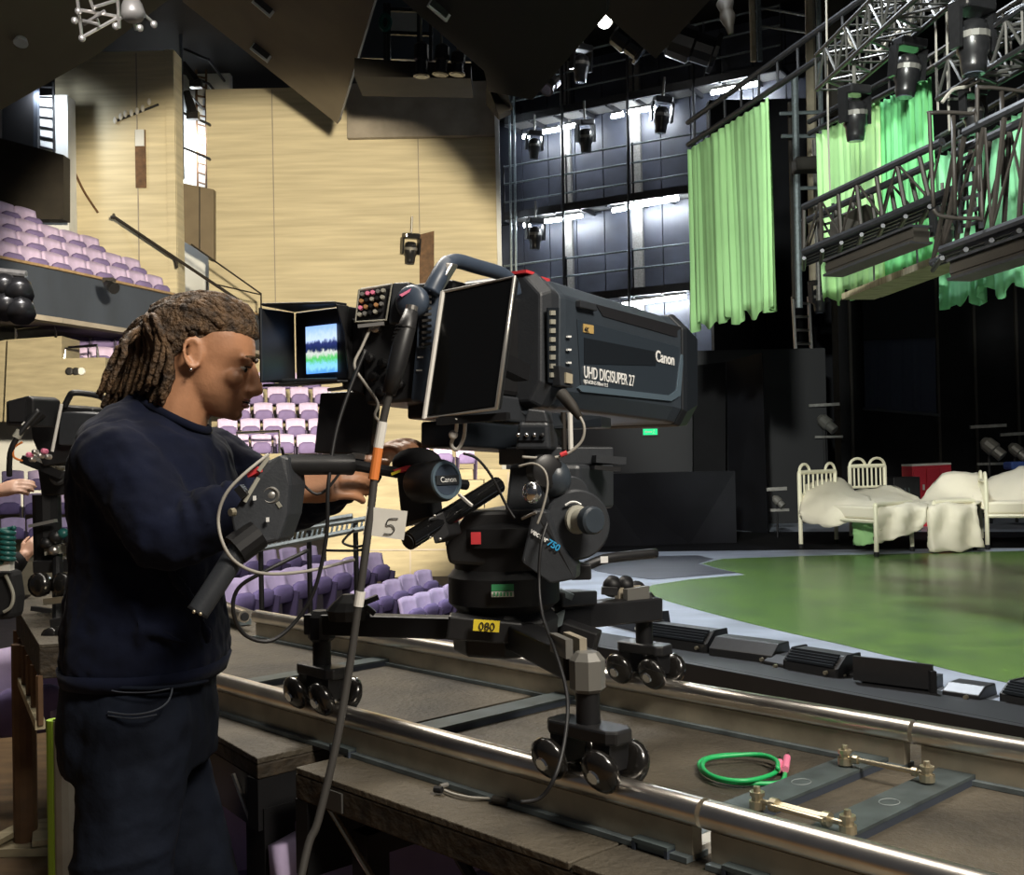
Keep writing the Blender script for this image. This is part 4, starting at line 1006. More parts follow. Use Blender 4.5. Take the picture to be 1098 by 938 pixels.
drape('bed_sheet', 'cream sheet humped over the right bed\'s pillow', [P((1052, 516, 15.2), (1075, 508, 15.2), (1098, 500, 15.2), (1125, 500, 15.2)), P((1042, 532, 14.6), (1070, 528, 14.6), (1098, 520, 14.5), (1125, 520, 14.4)), P((1050, 541, 14.1), (1070, 542, 14.1), (1098, 541, 14.1), (1125, 541, 14.1)), P((1060, 547, 14.0), (1075, 547, 14.0), (1098, 547, 14.0), (1125, 547, 14.0))])
drape('green_sheet', 'pale green sheet hanging under the left bed', [P((914, 556, 13.95), (925, 554, 13.8), (937, 552, 13.65)), P((914, 570, 13.95), (925, 570, 13.8), (937, 570, 13.65)), P((915, 582, 13.95), (925, 584, 13.8), (938, 584, 13.65))], 'green_cloth')
# red lockers
t = thing('red_locker', 'bright red locker cabinet standing behind the beds', 'locker', A(998, 560, 18.2))
l0, l1 = A(978, 500, 18.2), A(1020, 498, 18.2); hgt = 1.15
MB().prism([l0, l1, l1 - Z0 * hgt, l0 - Z0 * hgt], (0, 0.5, 0)).build('body', 'red_locker', t, bevel=0.01)
for k in range(3):
    q0, q1 = l0.lerp(l1, (k + 0.06) / 3), l0.lerp(l1, (k + 0.94) / 3)
    dr = MB().prism([q0 - Z0 * 0.05, q1 - Z0 * 0.05, q1 - Z0 * 1.1, q0 - Z0 * 1.1], (0, -0.03, 0)).build('door', 'red_locker', t, bevel=0.005)
    MB().box(q1 - Z0 * 0.35 + V((-0.04, -0.05, 0)), (0.03, 0.03, 0.09)).build('handle', 'white_paint', dr)
MB().prism([l0 + Z0 * 0.03, l1 + Z0 * 0.03, l1, l0], (0, 0.5, 0)).build('top', 'white_paint', t)
t = thing('flight_case', 'dark case with silver edges behind the left bed', 'case', A(970, 545, 17.5))
MB().box((A(968, 535, 17.5).x, A(968, 535, 17.5).y, 0.62), (0.42, 0.4, 0.84)).build('body', 'black_plastic', t, bevel=0.01)
for k in range(4): MB().bar(A(962 + 4 * k, 523, 17.2), A(966 + 4 * k, 540, 17.2), 0.02, 0.02).build('edge_strip', 'chrome', t)
tag(MB().box(A(1090, 499, 17), (0.30, 0.3, 0.12)).build('blue_bundle', 'blue_cloth', bevel=0.03), 'small blue bundle behind the right bed', 'bundle')
# stands with lamps beside the ladder and behind the beds
def floor_lamp_stand(label, px, py, d_, sc):
    q = A(px, py, d_); t = thing('lamp_stand', label, 'stage lamp', V((q.x, q.y, SZ)))
    MB().tube([V((q.x, q.y, SZ)), q], 0.03 * sc, 6).build('post', 'black_paint', t)
    MB().lathe(q + V((-0.1, 0, 0.1)) * sc, (0.6, -0.5, -0.7), [(0, 0.06 * sc), (0.08 * sc, 0.12 * sc), (0.25 * sc, 0.13 * sc), (0.27 * sc, 0.1 * sc), (0.42 * sc, 0.1 * sc)], 12).build('barrel', 'fixture_grey', t)
    MB().bar(q + V((-0.3, 0, 0.32)) * sc, q + V((0.3, 0, 0.34)) * sc, 0.05, 0.05).build('cross_bar', 'alu_dull', t)
    MB().bar(q + V((-0.2, 0, -0.30)) * sc, q + V((0.35, 0, -0.30)) * sc, 0.05, 0.04).build('lower_bar', 'alu_dull', t)
    return t
floor_lamp_stand('metal stage lamp on a stand just right of the long ladder', 884, 452, 19.6, 0.9)
floor_lamp_stand('dark stage lamps on a stand behind the right bed', 1060, 478, 18.5, 1.0)
floor_lamp_stand('dark stage lamp stand at the right edge behind the beds', 1088, 482, 18.7, 0.8)
floor_lamp_stand('small dark lamp on the column left of the ladder', 826, 456, 21.5, 0.6)
floor_lamp_stand('small floor lamp at the foot of the black column left of the beds', 833, 536, 16.5, 0.5)
tag(MB().prism([lo[0].lerp(lo[1], 0.75) + V((0, 0.05, 1.02)), lo[1].lerp(lo[2], 0.2) + V((0, 0.05, 1.02)), lo[0].lerp(lo[1], 0.8) + V((0, 0.05, 1.16))], (0, 0.2, 0)).build('paper_stack', 'paper'), 'scrap of cream paper on the low wall behind the pan head', 'paper')

# ---- footlights along the stage front
def foot(label, pix, ribs, kind='box'):
    x0, y0, x1, y1, yb = pix
    p0 = G(x0, y1 - (y1 - y0) * 0.35, SZ); p1 = G(x1, y1, SZ); h = (y1 - y0) * 0.78 / F * (p1 - EYE).dot(_f)
    dv = (p1 - p0); dv.z = 0; L = dv.length; d = dv.normalized(); bk = V((-d.y, d.x, 0))
    t = thing('footlight', label, 'footlight', (p0 + p1) / 2, 'footlights along the stage front')
    dep = 0.22
    if kind == 'plate':
        MB().prism([p0 + Z0 * 0.02, p1 + Z0 * 0.02, p1 + Z0 * (h + 0.03), p0 + Z0 * (h + 0.03)], bk * 0.02).build('shield', 'black_plastic', t)
        MB().box(p1 + Z0 * h * 0.5, (0.03, 0.05, h)).build('end_bracket', 'black_paint', t)
        MB().prism([p0 + d * 0.03 + bk * 0.03, p1 - d * 0.03 + bk * 0.03, p1 - d * 0.03 + bk * dep, p0 + d * 0.03 + bk * dep], Z0 * h * 0.55).build('lamp_trough', 'lens_dark', t); return
    sec = [V((0, 0, 0)), bk * dep, bk * dep * 0.9 + Z0 * h, bk * dep * 0.35 + Z0 * h, Z0 * h * 0.45]
    MB().prism([p0 + s_ for s_ in sec], d * L).build('housing', 'black_plastic', t, bevel=0.006)
    if ribs:
        for k in range(ribs):
            f = (k + 0.5) / ribs; a = sec[4].lerp(sec[3], f) + Z0 * 0.008 - bk * 0.008
            MB().bar(p0 + d * 0.02 + a, p1 - d * 0.02 + a, 0.010, 0.014).build('louvre', 'lens_dark', t)
        for s_ in (0.0, 1.0):
            MB().prism([p0 + d * L * s_ + q * 1.06 for q in sec], d * 0.012).build('end_plate', 'black_paint', t)
    MB().tube([p1 - d * 0.06 - bk * 0.01 + Z0 * h * 0.25, p1 - d * 0.06 - bk * 0.03 + Z0 * h * 0.25], 0.012, 8).build('screw_knob', 'brass', t)
for lb, pix, ribs, kind in (('ribbed black footlight nearest the dolly', (690, 672, 757, 701, 0), 5, 'box'), ('plain black footlight, second from the dolly', (760, 686, 828, 713, 0), 0, 'box'), ('ribbed black footlight, third from the dolly', (840, 699, 897, 728, 0), 5, 'box'),
                       ('footlight with a tall flat shield', (915, 712, 1000, 744, 0), 0, 'plate'), ('small low footlight right of the tall shield', (1010, 735, 1050, 752, 0), 0, 'box'), ('ribbed footlight at the right edge of the frame', (1072, 735, 1120, 762, 0), 5, 'box'),
                       ('small footlight seen over the far dolly arm', (652, 652, 690, 680, 0), 3, 'box'), ('tiny plain footlight between two ribbed ones', (818, 704, 842, 718, 0), 0, 'box'), ('tiny plain footlight left of the tall shield', (897, 716, 916, 728, 0), 0, 'box')):
    foot(lb, pix, ribs, kind)
# ================================================================== DECKS AND TRACK
ZP = 0.92; ZR = 1.01
NA = G(227, 719, ZR); NB = G(1071, 938, ZR)
u = (NA - NB); u.z = 0; u.normalize(); v = V((u.y, -u.x, 0)); GAUGE = 0.62       # u: along the track to the far left, v: towards the stage
RR = 0.021
def near(px):    # point on near rail (top line) seen at pixel column px
    lo, hi = -6.0, 6.0
    for _ in range(50):
        m_ = (lo + hi) / 2; p = NA - u * m_; x = proj(p)[0] if (p - EYE).dot(_f) > 0.2 else 9e9
        if x < px: lo = m_
        else: hi = m_
    return NA - u * lo
def s_of(p): return (NA - p).dot(u)
def railpt(s, side): return NA - u * s + v * (GAUGE * side)
c = G(316, 822, ZP); cl = G(276, 813, ZP)
def deck(label, poly, seams=(), th=0.10):
    z = Z0
    ce = sum(poly, V((0, 0, 0))) / len(poly)
    t = thing('stage_deck', label, 'platform', V((ce.x, ce.y, 0)))
    MB().prism([p - Z0 * 0.012 for p in poly], (0, 0, -th)).build('frame', 'deck_edge', t, bevel=0.004)
    return t
# front deck
LEN = 3.4
s_c = 0
cuts = [0.0, 0.72, 1.42, 2.3, LEN]
rd = deck('worn dark front stage deck carrying the near camera track', [c, c - u * LEN, c - u * LEN + v * 0.92, c + v * 0.92], th=0.048)
for i in range(len(cuts) - 1):
    a, b = cuts[i] + 0.003, cuts[i + 1] - 0.003
    MB().prism([c - u * a, c - u * b, c - u * b + v * 0.92, c - u * a + v * 0.92], (0, 0, -0.012)).build('deck_panel', 'deck', rd, bevel=0.002)
for q in (c - u * 0.10 + v * 0.10, c - u * 1.7 + v * 0.10, c - u * 3.2 + v * 0.10, c - u * 0.1 + v * 0.8, c - u * 1.7 + v * 0.8):
    MB().box(V((q.x, q.y, 0.39)), (0.05, 0.05, 0.82), Matrix((u, v, Z0)).transposed()).build('leg', 'black_paint', rd)
MB().prism([c - Z0 * 0.06, c + v * 0.9 - Z0 * 0.06, c + v * 0.9 - Z0 * 0.20, c - Z0 * 0.20], -u * 0.04).build('end_frame', 'black_paint', rd)
MB().bar(c - u * 0.03 + v * 0.03 - Z0 * 0.27, c - u * 0.5 + v * 0.03 - Z0 * 0.27, 0.05, 0.06).build('lower_rail', 'deck_edge', rd)
m = MB(); m.box(G(358, 862, 0.86) , (0.004, 0.002, 0.002))
MB().bar(c - u * 0.10 - v * 0.003 - Z0 * 0.035, c - u * 0.16 - v * 0.003 - Z0 * 0.035, 0.004, 0.035).build('worn_label', 'alu_brace', rd)
MB().tube([c - u * 0.08 + v * 0.02 - Z0 * 0.06, c - u * 0.32 + v * 0.06 - Z0 * 0.30], 0.006, 8).build('tie_rod', 'brass', rd)
MB().tube([c - u * 0.45 + v * 0.02 - Z0 * 0.06, c - u * 0.75 + v * 0.1 - Z0 * 0.45], 0.010, 6).build('brace', 'black_paint', rd)
MB().tube([c - u * 0.55 + v * 0.02 - Z0 * 0.06, c - u * 0.30 + v * 0.1 - Z0 * 0.45], 0.010, 6).build('brace', 'black_paint', rd)
# left deck (behind the operator)
lpoly = [cl, cl + v * 0.94, cl + v * 0.94 + u * 1.15, G(232, 641, ZP), G(150, 632, ZP), G(112, 690, ZP), G(160, 747, ZP)]
lfr = [p - Z0 * 0.042 for p in lpoly]
ld = deck('worn stage deck with a black corner leg behind the operator', lpoly, th=0.03)
MB().prism(lpoly, (0, 0, -0.012)).build('deck_panel', 'deck', ld, bevel=0.002)
MB().prism([lfr[0], lfr[1], lfr[1] - Z0 * 0.10, lfr[0] - Z0 * 0.10], u * 0.04).build('side_frame', 'black_paint', ld); MB().prism([lfr[0], lfr[6], lfr[6] - Z0 * 0.10, lfr[0] - Z0 * 0.10], (0.03, 0.03, 0)).build('side_frame', 'black_paint', ld)
pl_ = cl + (G(160, 747, ZP) - cl).normalized() * 0.03 + v * 0.04
MB().box(V((pl_.x, pl_.y, 0.70)), (0.07, 0.07, 0.24), Matrix((u, v, Z0)).transposed()).build('corner_block', 'black_paint', ld)
MB().box(V((pl_.x, pl_.y, 0.29)), (0.055, 0.055, 0.58), Matrix((u, v, Z0)).transposed()).build('leg', 'bare_wood', ld)
for p_ in (cl + v * 0.85 - u * -0.1, G(150, 632, ZP), G(120, 690, ZP)):
    MB().box(V((p_.x, p_.y, 0.40)), (0.05, 0.05, 0.80)).build('leg', 'black_paint', ld)
MB().tube([A(250, 830, 2.25), A(268, 878, 2.2)], 0.005, 6).build('tie_rod', 'steel', ld)
# far deck at the left edge
fpoly = [G(17, 650, ZP), G(42, 691, ZP), G(112, 686, ZP), G(150, 632, ZP), G(62, 617, ZP)]
fd = deck('small worn deck at the left edge carrying the second camera', fpoly)
MB().prism(fpoly, (0, 0, -0.012)).build('deck_panel', 'deck', fd, bevel=0.002)
for (px, py, mt, r, lb) in ((25, 690, 'rust_brown', 0.045, 'round brown deck leg with a base plate at the left edge'), (58, 735, 'lime_paint', 0.022, 'lime green post under the far deck'), (70, 745, 'pale_post', 0.034, 'pale grey post beside the lime green one')):
    q = G(px, py, ZP - 0.12) if px == 25 else A(px, py, 3.05)
    t = thing('deck_post', lb, 'post', V((q.x, q.y, 0)))
    MB().tube([V((q.x, q.y, 0.03)), V((q.x, q.y, 0.80))], r, 12).build('pole', mt, t, smooth=False)
    MB().box((q.x, q.y, 0.015), (0.26, 0.20, 0.03)).build('base_plate', 'plank', t)
    if px == 25:
        for s_ in (-1, 1): MB().bar((q.x + s_ * 0.1, q.y - 0.1, 0.05), (q.x + s_ * 0.02, q.y + 0.1, 0.07), 0.06, 0.02).build('wedge', 'plank', t)
m = MB(); e0, e1 = G(17, 650, ZP) - Z0 * 0.2, G(42, 691, ZP) - Z0 * 0.2
for k in range(6): MB().tube([e0.lerp(e1, k / 5) + Z0 * 0.1, e0.lerp(e1, k / 5) - Z0 * 0.06], 0.012, 5).build('spindle', 'rust_brown', fd)
MB().bar(e0 - Z0 * 0.06, e1 - Z0 * 0.06, 0.03, 0.03).build('lower_bar', 'plank', fd)

# camera track
sJn = s_of(near(806)); 
def section(label, n0, n1, f0, f1, sl):
    t = thing('camera_track', label, 'track', V((railpt(n0, 0).x, railpt(n0, 0).y, ZP)))
    for side, (a, b) in ((0, (n0, n1)), (1, (f0, f1))):
        p, q = railpt(a, side) - Z0 * RR, railpt(b, side) - Z0 * RR
        MB().tube([p, q], RR, 20).build('rail_tube', 'steel', t, smooth=False)
        smooth_by_angle(COL.objects[-1])
        g = 0.012 * (1 if True else 0)
        MB().bar(p - u * g - Z0 * (RR + 0.022), q + u * g - Z0 * (RR + 0.022), 0.022, 0.048).build('web', 'steel_web', t)
        MB().bar(p - u * g - Z0 * 0.064, q + u * g - Z0 * 0.064, 0.05, 0.008).build('foot_plate', 'zinc', t)
    for s0, wd in sl:
        a = railpt(s0, 0) - v * 0.03; b = railpt(s0, 1) + v * 0.03
        a.z = b.z = ZP + 0.014
        MB().bar(a, b, wd, 0.006).build('sleeper', 'sleeper_steel', t); 
        for s_ in (-1, 1): MB().bar(a - u * s_ * (wd / 2 - 0.003) - Z0 * 0.008, b - u * s_ * (wd / 2 - 0.003) - Z0 * 0.008, 0.006, 0.012).build('sleeper_lip', 'balcony_blue', t)
    return t
def s_floor(px, py): return s_of(G(px, py, ZP + 0.014))
sA = s_floor(555, 757); sB = s_floor(885, 830); sC = s_floor(975, 852); sD = s_floor(383, 711)
sN = s_of(near(812)); sFj = (sB + sC) / 2
t1 = section('polished steel camera track section under the dolly', -0.25, sFj - 0.004, s_of(G(273, 655, ZR)) - 0.02, sFj - 0.004, [(sD, 0.06), (sA, 0.065), (sB, 0.066)])
t2 = section('polished steel camera track section at the lower right', sFj + 0.004, sFj + 1.6, sFj + 0.004, sFj + 2.2, [(sC, 0.066)])
t3 = thing('camera_track', 'short loose steel tube end behind the operator\'s waist', 'track', G(245, 656, ZP))
MB().tube([G(262, 661, ZP + 0.05), G(205, 640, ZP + 0.05)], 0.021, 16).build('rail_tube', 'steel', t3)
MB().lathe(G(262.6, 661.2, ZP + 0.05), (G(262, 661, ZP) - G(205, 640, ZP)), [(0, 0.015), (0.001, 0.014)], 14).build('bore', 'ink', t3)
MB().bar(G(262, 667, ZP + 0.014), G(210, 648, ZP + 0.014), 0.05, 0.02).build('foot_plate', 'zinc', t3)
# round plate marks on the sleepers
for s0, lb in ((sB, 'b'), (sC, 'c')):
    q = railpt(s0, 0.6); q.z = ZP + 0.0175
    t_ = t1 if lb == 'b' else t2
    MB().tube([q + (u * math.cos(a) + v * math.sin(a) * 1.25) * 0.015 for a in [k * math.pi / 10 for k in range(20)]], 0.0008, 4, closed=True).build('stamp_ring', 'stamp_grey', t_)
    text('stamp_mark', 'A-B' if False else 'MAT', 0.010, frame(q - u * -0.011 - v * 0.004, -u, Z0), 'white_print', t_, 0.0004) if False else None
# turnbuckles joining the two sections
def turnbuckle(label, a, b, frame_body):
    t = thing('turnbuckle', label, 'turnbuckle', a)
    d = (b - a).normalized()
    for p in (a, b):
        MB().lathe(p - Z0 * 0.012, (0, 0, 1), [(0, 0.013), (0.012, 0.013), (0.012, 0.009), (0.020, 0.009), (0.020, 0.012), (0.026, 0.012), (0.026, 0.006), (0.034, 0.005)], 12).build('eye_bolt', 'brass', t)
    MB().tube([a, b], 0.0045, 8).build('rod', 'brass', t)
    if frame_body:
        s_ = d.cross(Z0) * 0.009
        for k in (-1, 1): MB().tube([a.lerp(b, 0.2) + s_ * k, a.lerp(b, 0.78) + s_ * k], 0.0042, 8).build('body_bar', 'brass', t)
        for f in (0.2, 0.78): MB().tube([a.lerp(b, f - 0.035), a.lerp(b, f + 0.035)], 0.011, 10).build('body_end', 'brass', t)
    else:
        for f in (0.14, 0.86): MB().tube([a.lerp(b, f - 0.03), a.lerp(b, f + 0.03)], 0.0075, 10).build('nut', 'brass', t)
turnbuckle('open-frame brass turnbuckle beside the near rail', G(812, 858, ZP + 0.032), G(909, 884, ZP + 0.032), True)
turnbuckle('slim brass tie rod beside the far rail', G(906, 812, ZP + 0.032), G(994, 830, ZP + 0.032), False)
# aluminium extrusion brackets on the deck
for px, py, sc, lb in ((398, 806, 0.8, 'small aluminium channel bracket beside the left dolly leg'), (712, 909, 1.25, 'aluminium channel bracket below the near rail at the lower right')):
    q = G(px, py, ZP); t = thing('channel_bracket', lb, 'bracket', q)
    ax = v * 0.07 * sc; side = -u * 0.05 * sc; h = 0.010 * sc
    MB().prism([q + Z0 * h, q + side + Z0 * h, q + side + ax + Z0 * h, q + ax + Z0 * h], (0, 0, 0.004)).build('top_plate', 'alu_bright', t)
    for f in (0.02, 0.32, 0.66, 0.94): MB().prism([q + side * f, q + side * (f + 0.05), q + side * (f + 0.05) + ax, q + side * f + ax], (0, 0, h)).build('rib', 'alu_bright', t)
    for f in (0.12, 0.8): MB().prism([q + side * f, q + side * (f + 0.12), q + side * (f + 0.12) + ax, q + side * f + ax], (0, 0, 0.003)).build('foot', 'alu_bright', t)
# pedestal dirt: chalk-like scratches are left to the deck material
# green cable coil with pink connectors
z_ = ZP + 0.005
loop = [(842, 826), (838, 838), (815, 840), (780, 838), (757, 830), (750, 818), (765, 811), (795, 809), (825, 812), (836, 820), (828, 830), (800, 837), (770, 834), (754, 824), (758, 814), (785, 810), (815, 809), (832, 815), (834, 824)]
t = thing('green_cable', 'loop of bright green cable with pink plugs lying on the deck', 'cable', G(798, 825, ZP))
MB().tube(spline([G(x, y, z_ + 0.0009 * i) for i, (x, y) in enumerate(loop)], 5), 0.0042, 8).build('cord', 'cable_green', t, smooth=True)
for (a, b) in (((842, 825), (844, 812)), ((834, 825), (836, 817))):
    MB().tube([G(*a, z_ + 0.008), G(*b, z_ + 0.008)], 0.0065, 10).build('plug', 'pink_plastic', t); MB().tube([G(b[0], b[1], z_ + 0.008), G(b[0] + 0.5, b[1] - 4, z_ + 0.008)], 0.004, 8).build('plug_tip', 'chrome', t)

# ================================================================== DOLLY
Lb = near(346); Rb = near(632); Fb = G(690, 724, ZR); Fb = railpt(s_of(Fb), 1)
HUB = (Lb + Rb + Fb) / 3; HUB = V((HUB.x - 0.02, HUB.y, 0))
dolly = thing('camera_dolly', 'black three-armed camera dolly standing on the steel track', 'dolly', V((HUB.x, HUB.y, ZP)))
ARMZ = 1.165
def wheel(c_, ax, r=0.036, w_=0.026):
    w0 = MB().lathe(c_ - ax * w_ / 2, ax, [(0, r * 0.55), (w_ * 0.1, r * 0.85), (w_ * 0.4, r), (w_ * 0.7, r * 0.97), (w_ * 1.0, r * 0.72), (w_ * 1.15, r * 0.35)], 18).build('wheel', 'wheel_rubber', dolly, smooth=True)
    MB().lathe(c_ + ax * w_ * 0.62, ax, [(0, r * 0.34), (0.004, r * 0.28)], 10).build('hub_cap', 'chrome', w0)
for B, L_, lb in ((Rb, 0.15, 'r'), (Lb, 0.13, 'l'), (Fb, 0.13, 'f')):
    top = V((B.x, B.y, ZR))
    plate = []
    hw = 0.028
    for f, w_ in ((-1, 0.6), (-0.8, 1), (0.8, 1), (1, 0.6)): plate.append(top + u * f * L_ * 0.5 + v * hw * w_ + Z0 * 0.05)
    for f, w_ in ((1, 0.6), (0.8, 1), (-0.8, 1), (-1, 0.6)): plate.append(top + u * f * L_ * 0.5 - v * hw * w_ + Z0 * 0.05)
    bg = MB().prism(plate, (0, 0, 0.022)).build('bogie', 'black_plastic', dolly, bevel=0.004)
    for s_ in (-1, 1): MB().prism([top + u * (0.30 * s_ + 0.12) * L_ + v * 0.022 + Z0 * 0.05, top + u * (0.30 * s_ - 0.12) * L_ + v * 0.022 + Z0 * 0.05, top + u * (0.30 * s_ - 0.1) * L_ + v * 0.022 + Z0 * 0.008, top + u * (0.30 * s_ + 0.1) * L_ + v * 0.022 + Z0 * 0.008], -v * 0.044).build('wheel_bracket', 'black_paint', bg)
    for s_ in (-1, 1):
        for w_ in (-1, 1):
            ax = (v * w_ * 0.8 + Z0 * 0.55 * -1 * -0.2 + u * s_ * 0.0).normalized()
            wheel(top + u * s_ * L_ * 0.36 + v * w_ * 0.034 + Z0 * 0.013, (v * w_ - Z0 * 0.35).normalized())
    MB().tube([top + Z0 * 0.07, V((B.x, B.y, ARMZ + 0.012))], 0.019, 16).build('post', 'black_paint', dolly)
    smooth_by_angle(COL.objects[-1])
    MB().lathe(V((B.x, B.y, ARMZ - 0.035)), (0, 0, 1), [(0, 0.022), (0.006, 0.028), (0.05, 0.028), (0.062, 0.018)], 8).build('post_cap', 'fixture_grey' if lb == 'r' else 'black_paint', dolly)
    pin = V((HUB.x, HUB.y, ARMZ)); pe = V((B.x, B.y, ARMZ)); dd = (pe - pin).normalized()
    if lb == 'l':
        MB().bar(pin + dd * 0.08, pe + dd * 0.03, 0.045, 0.042).build('arm', 'black_paint', dolly, bevel=0.004)
    else:
        s_ = dd.cross(Z0) * 0.018
        MB().bar(pin + dd * 0.08, pe - dd * 0.03, 0.055, 0.046).build('arm', 'black_paint', dolly, bevel=0.004)
        MB().bar(pe - dd * 0.09 + Z0 * 0.03, pe - dd * 0.015 + Z0 * 0.03, 0.012, 0.03).build('arm_lug', 'steel_web', dolly)
        MB().bar(pe - dd * 0.09 + Z0 * 0.03 + s_ * 1.3, pe - dd * 0.015 + Z0 * 0.03 + s_ * 1.3, 0.012, 0.03).build('arm_lug', 'fixture_grey', dolly)
MB().lathe((HUB.x, HUB.y, ARMZ - 0.05), (0, 0, 1), [(0, 0.05), (0.01, 0.10), (0.07, 0.105), (0.09, 0.09)], 8).build('hub', 'black_plastic', dolly, bevel=0.004)
MB().lathe((HUB.x, HUB.y, ARMZ + 0.035), (0, 0, 1), [(0, 0.085), (0.02, 0.108), (0.07, 0.108), (0.085, 0.095), (0.12, 0.095), (0.13, 0.112), (0.165, 0.112), (0.175, 0.09)], 28).build('column', 'black_plastic', dolly, smooth=False)
smooth_by_angle(COL.objects[-1])
# second clamp frame towards the stage, with levelling knobs
hub = V((HUB.x, HUB.y, ARMZ))
MB().bar(A(596, 662, 2.25), A(702, 652, 2.45), 0.05, 0.05).build('side_arm', 'black_plastic', dolly, bevel=0.004)
MB().bar(A(602, 677, 2.22), A(640, 690, 2.2), 0.05, 0.05).build('side_arm', 'black_plastic', dolly, bevel=0.004)
for x, y, d_, r in ((668, 634, 2.42, 0.018), (654, 634, 2.40, 0.018), (680, 640, 2.45, 0.020)):
    MB().lathe(A(x, y, d_), (0.2, -0.6, 0.8), [(0, r), (0.02, r * 1.1), (0.035, r * 0.8)], 12).build('levelling_knob', 'black_paint', dolly, smooth=True)
MB().bar(A(645, 633, 2.35), A(662, 634, 2.35), 0.016, 0.016).build('lever', 'black_plastic', dolly)
MB().bar(A(590, 642, 2.2), A(628, 640, 2.3), 0.06, 0.03).build('brake_block', 'black_plastic', dolly, bevel=0.004)
MB().bar(A(600, 634, 2.2), A(614, 640, 2.2), 0.02, 0.012).build('brake_plate', 'zinc', dolly)
MB().prism(P((590, 662, 2.16), (606, 655, 2.16), (603, 670, 2.16), (592, 676, 2.16)), (0, 0.02, 0)).build('wedge_plate', 'zinc', dolly)
# clamp on the left arm
cp = A(372, 655, 2.2)
MB().lathe(A(374, 664, 2.2), (0, 0, 1), [(0, 0.04), (0.02, 0.045), (0.035, 0.03), (0.05, 0.012)], 12).build('arm_clamp', 'black_paint', dolly)
MB().bar(A(380, 650, 2.18), A(405, 640, 2.2), 0.012, 0.010).build('clamp_lever', 'black_paint', dolly)
MB().bar(A(392, 650, 2.18), A(402, 658, 2.18), 0.010, 0.010).build('clamp_lever', 'black_paint', dolly)
# stickers
def sticker(parent, px, py, d_, wpx, hpx, material, name='sticker'):
    q = A(px, py, d_); w_ = wpx / F * d_; h_ = hpx / F * d_
    return MB().prism([q + V((-w_ / 2, 0, -h_ / 2)), q + V((w_ / 2, 0, -h_ / 2)), q + V((w_ / 2, 0, h_ / 2)), q + V((-w_ / 2, 0, h_ / 2))], (0, 0.002, 0)).build(name, material, parent)
ycol = HUB.y - 0.118
dcol = (V((HUB.x, ycol, 1.3)) - EYE).dot(_f)
sticker(dolly, 539, 630, dcol - 0.004, 24, 7, 'green_label', 'green_label'); sticker(dolly, 539, 637, dcol - 0.004, 24, 6, 'paper', 'white_label')
for k in range(6): MB().box(A(530 + 3.6 * k, 637, dcol - 0.008), (0.003, 0.002, 0.007)).build('label_mark', 'green_label', dolly)
ys = A(522, 671, 1.96)
MB().prism(P((508, 664, dcol - 0.02), (536, 666, dcol - 0.02), (535, 678, dcol - 0.02), (507, 676, dcol - 0.02)), (0, 0.003, 0)).build('yellow_label', 'yellow_tape', dolly)
MB().prism(P((481, 660, dcol), (560, 668, dcol), (560, 692, dcol), (478, 686, dcol)), (0, 0.05, 0)).build('front_bar', 'black_plastic', dolly, bevel=0.004)
text('label_writing', '080', 0.020, frame(A(513, 675, dcol - 0.022), V((1, 0, -0.08)), V((0, -1, 0))), 'ink', dolly, 0.0004)
# ================================================================== PAN HEAD
head = thing('pan_tilt_mount', 'dark grey fluid pan head with round tilt knobs under the camera', 'pan head', V((HUB.x, HUB.y, ARMZ + 0.2)))
MB().prism(P((500, 548, 2.06), (606, 545, 2.06), (606, 600, 2.06), (585, 612, 2.06), (480, 605, 2.06), (476, 585, 2.06)), (0.06, 0.2, 0)).build('body', 'black_plastic', head, bevel=0.008)
MB().prism(P((546, 497, 2.08), (622, 498, 2.08), (622, 550, 2.08), (540, 552, 2.08)), (0.08, 0.16, 0)).build('cheek', 'grey_plastic', head, bevel=0.008)
MB().bar(A(548, 489, 2.12), A(642, 489, 2.2), 0.12, 0.034).build('tilt_plate', 'grey_plastic', head, bevel=0.003)
MB().bar(A(560, 480, 2.12), A(640, 482, 2.2), 0.10, 0.012).build('slide_plate', 'black_plastic', head)
MB().bar(A(636, 492, 2.12), A(668, 494, 2.14), 0.03, 0.014).build('lock_bar', 'grey_plastic', head); MB().bar(A(634, 501, 2.12), A(662, 503, 2.14), 0.03, 0.008).build('lock_bar', 'black_plastic', head)
dk = MB(); axd = V((0.30, -1, 0)).normalized(); q0 = A(615, 562, 2.02)
dk.lathe(q0, axd, [(0, 0.060), (0.004, 0.064), (0.018, 0.064), (0.022, 0.060)], 30)
dsk = dk.build('tilt_disc', 'grey_plastic', head); smooth_by_angle(dsk)
MB().lathe(A(608, 531, 2.03), axd, [(0, 0.036), (0.020, 0.036), (0.023, 0.033)], 24).build('tilt_lobe', 'grey_plastic', head); smooth_by_angle(COL.objects[-1])
kq = A(618, 557, 1.985)
k1 = MB().lathe(kq, V((0.55, -0.8, 0)).normalized(), [(0, 0.026), (0.006, 0.026), (0.008, 0.020), (0.030, 0.020)], 20).build('tilt_knob', 'pale_post', head); smooth_by_angle(k1)
MB().lathe(kq + V((0.55, -0.8, 0)).normalized() * 0.030, V((0.55, -0.8, 0)).normalized(), [(0, 0.022), (0.004, 0.025), (0.020, 0.025), (0.024, 0.021)], 20).build('knob_cap', 'lens_grey', k1); smooth_by_angle(COL.objects[-1])
MB().lathe(A(609, 535, 2.0), axd, [(0, 0.011), (0.003, 0.010)], 14).build('level_glass', 'white_paint', head)
MB().tube(spline([A(615 + 15 * math.cos(a), 557 + 19 * math.sin(a), 1.985) for a in (-2.2, -1.8, -1.4, -1.0)]), 0.002, 5).build('scale_mark', 'white_print', head)
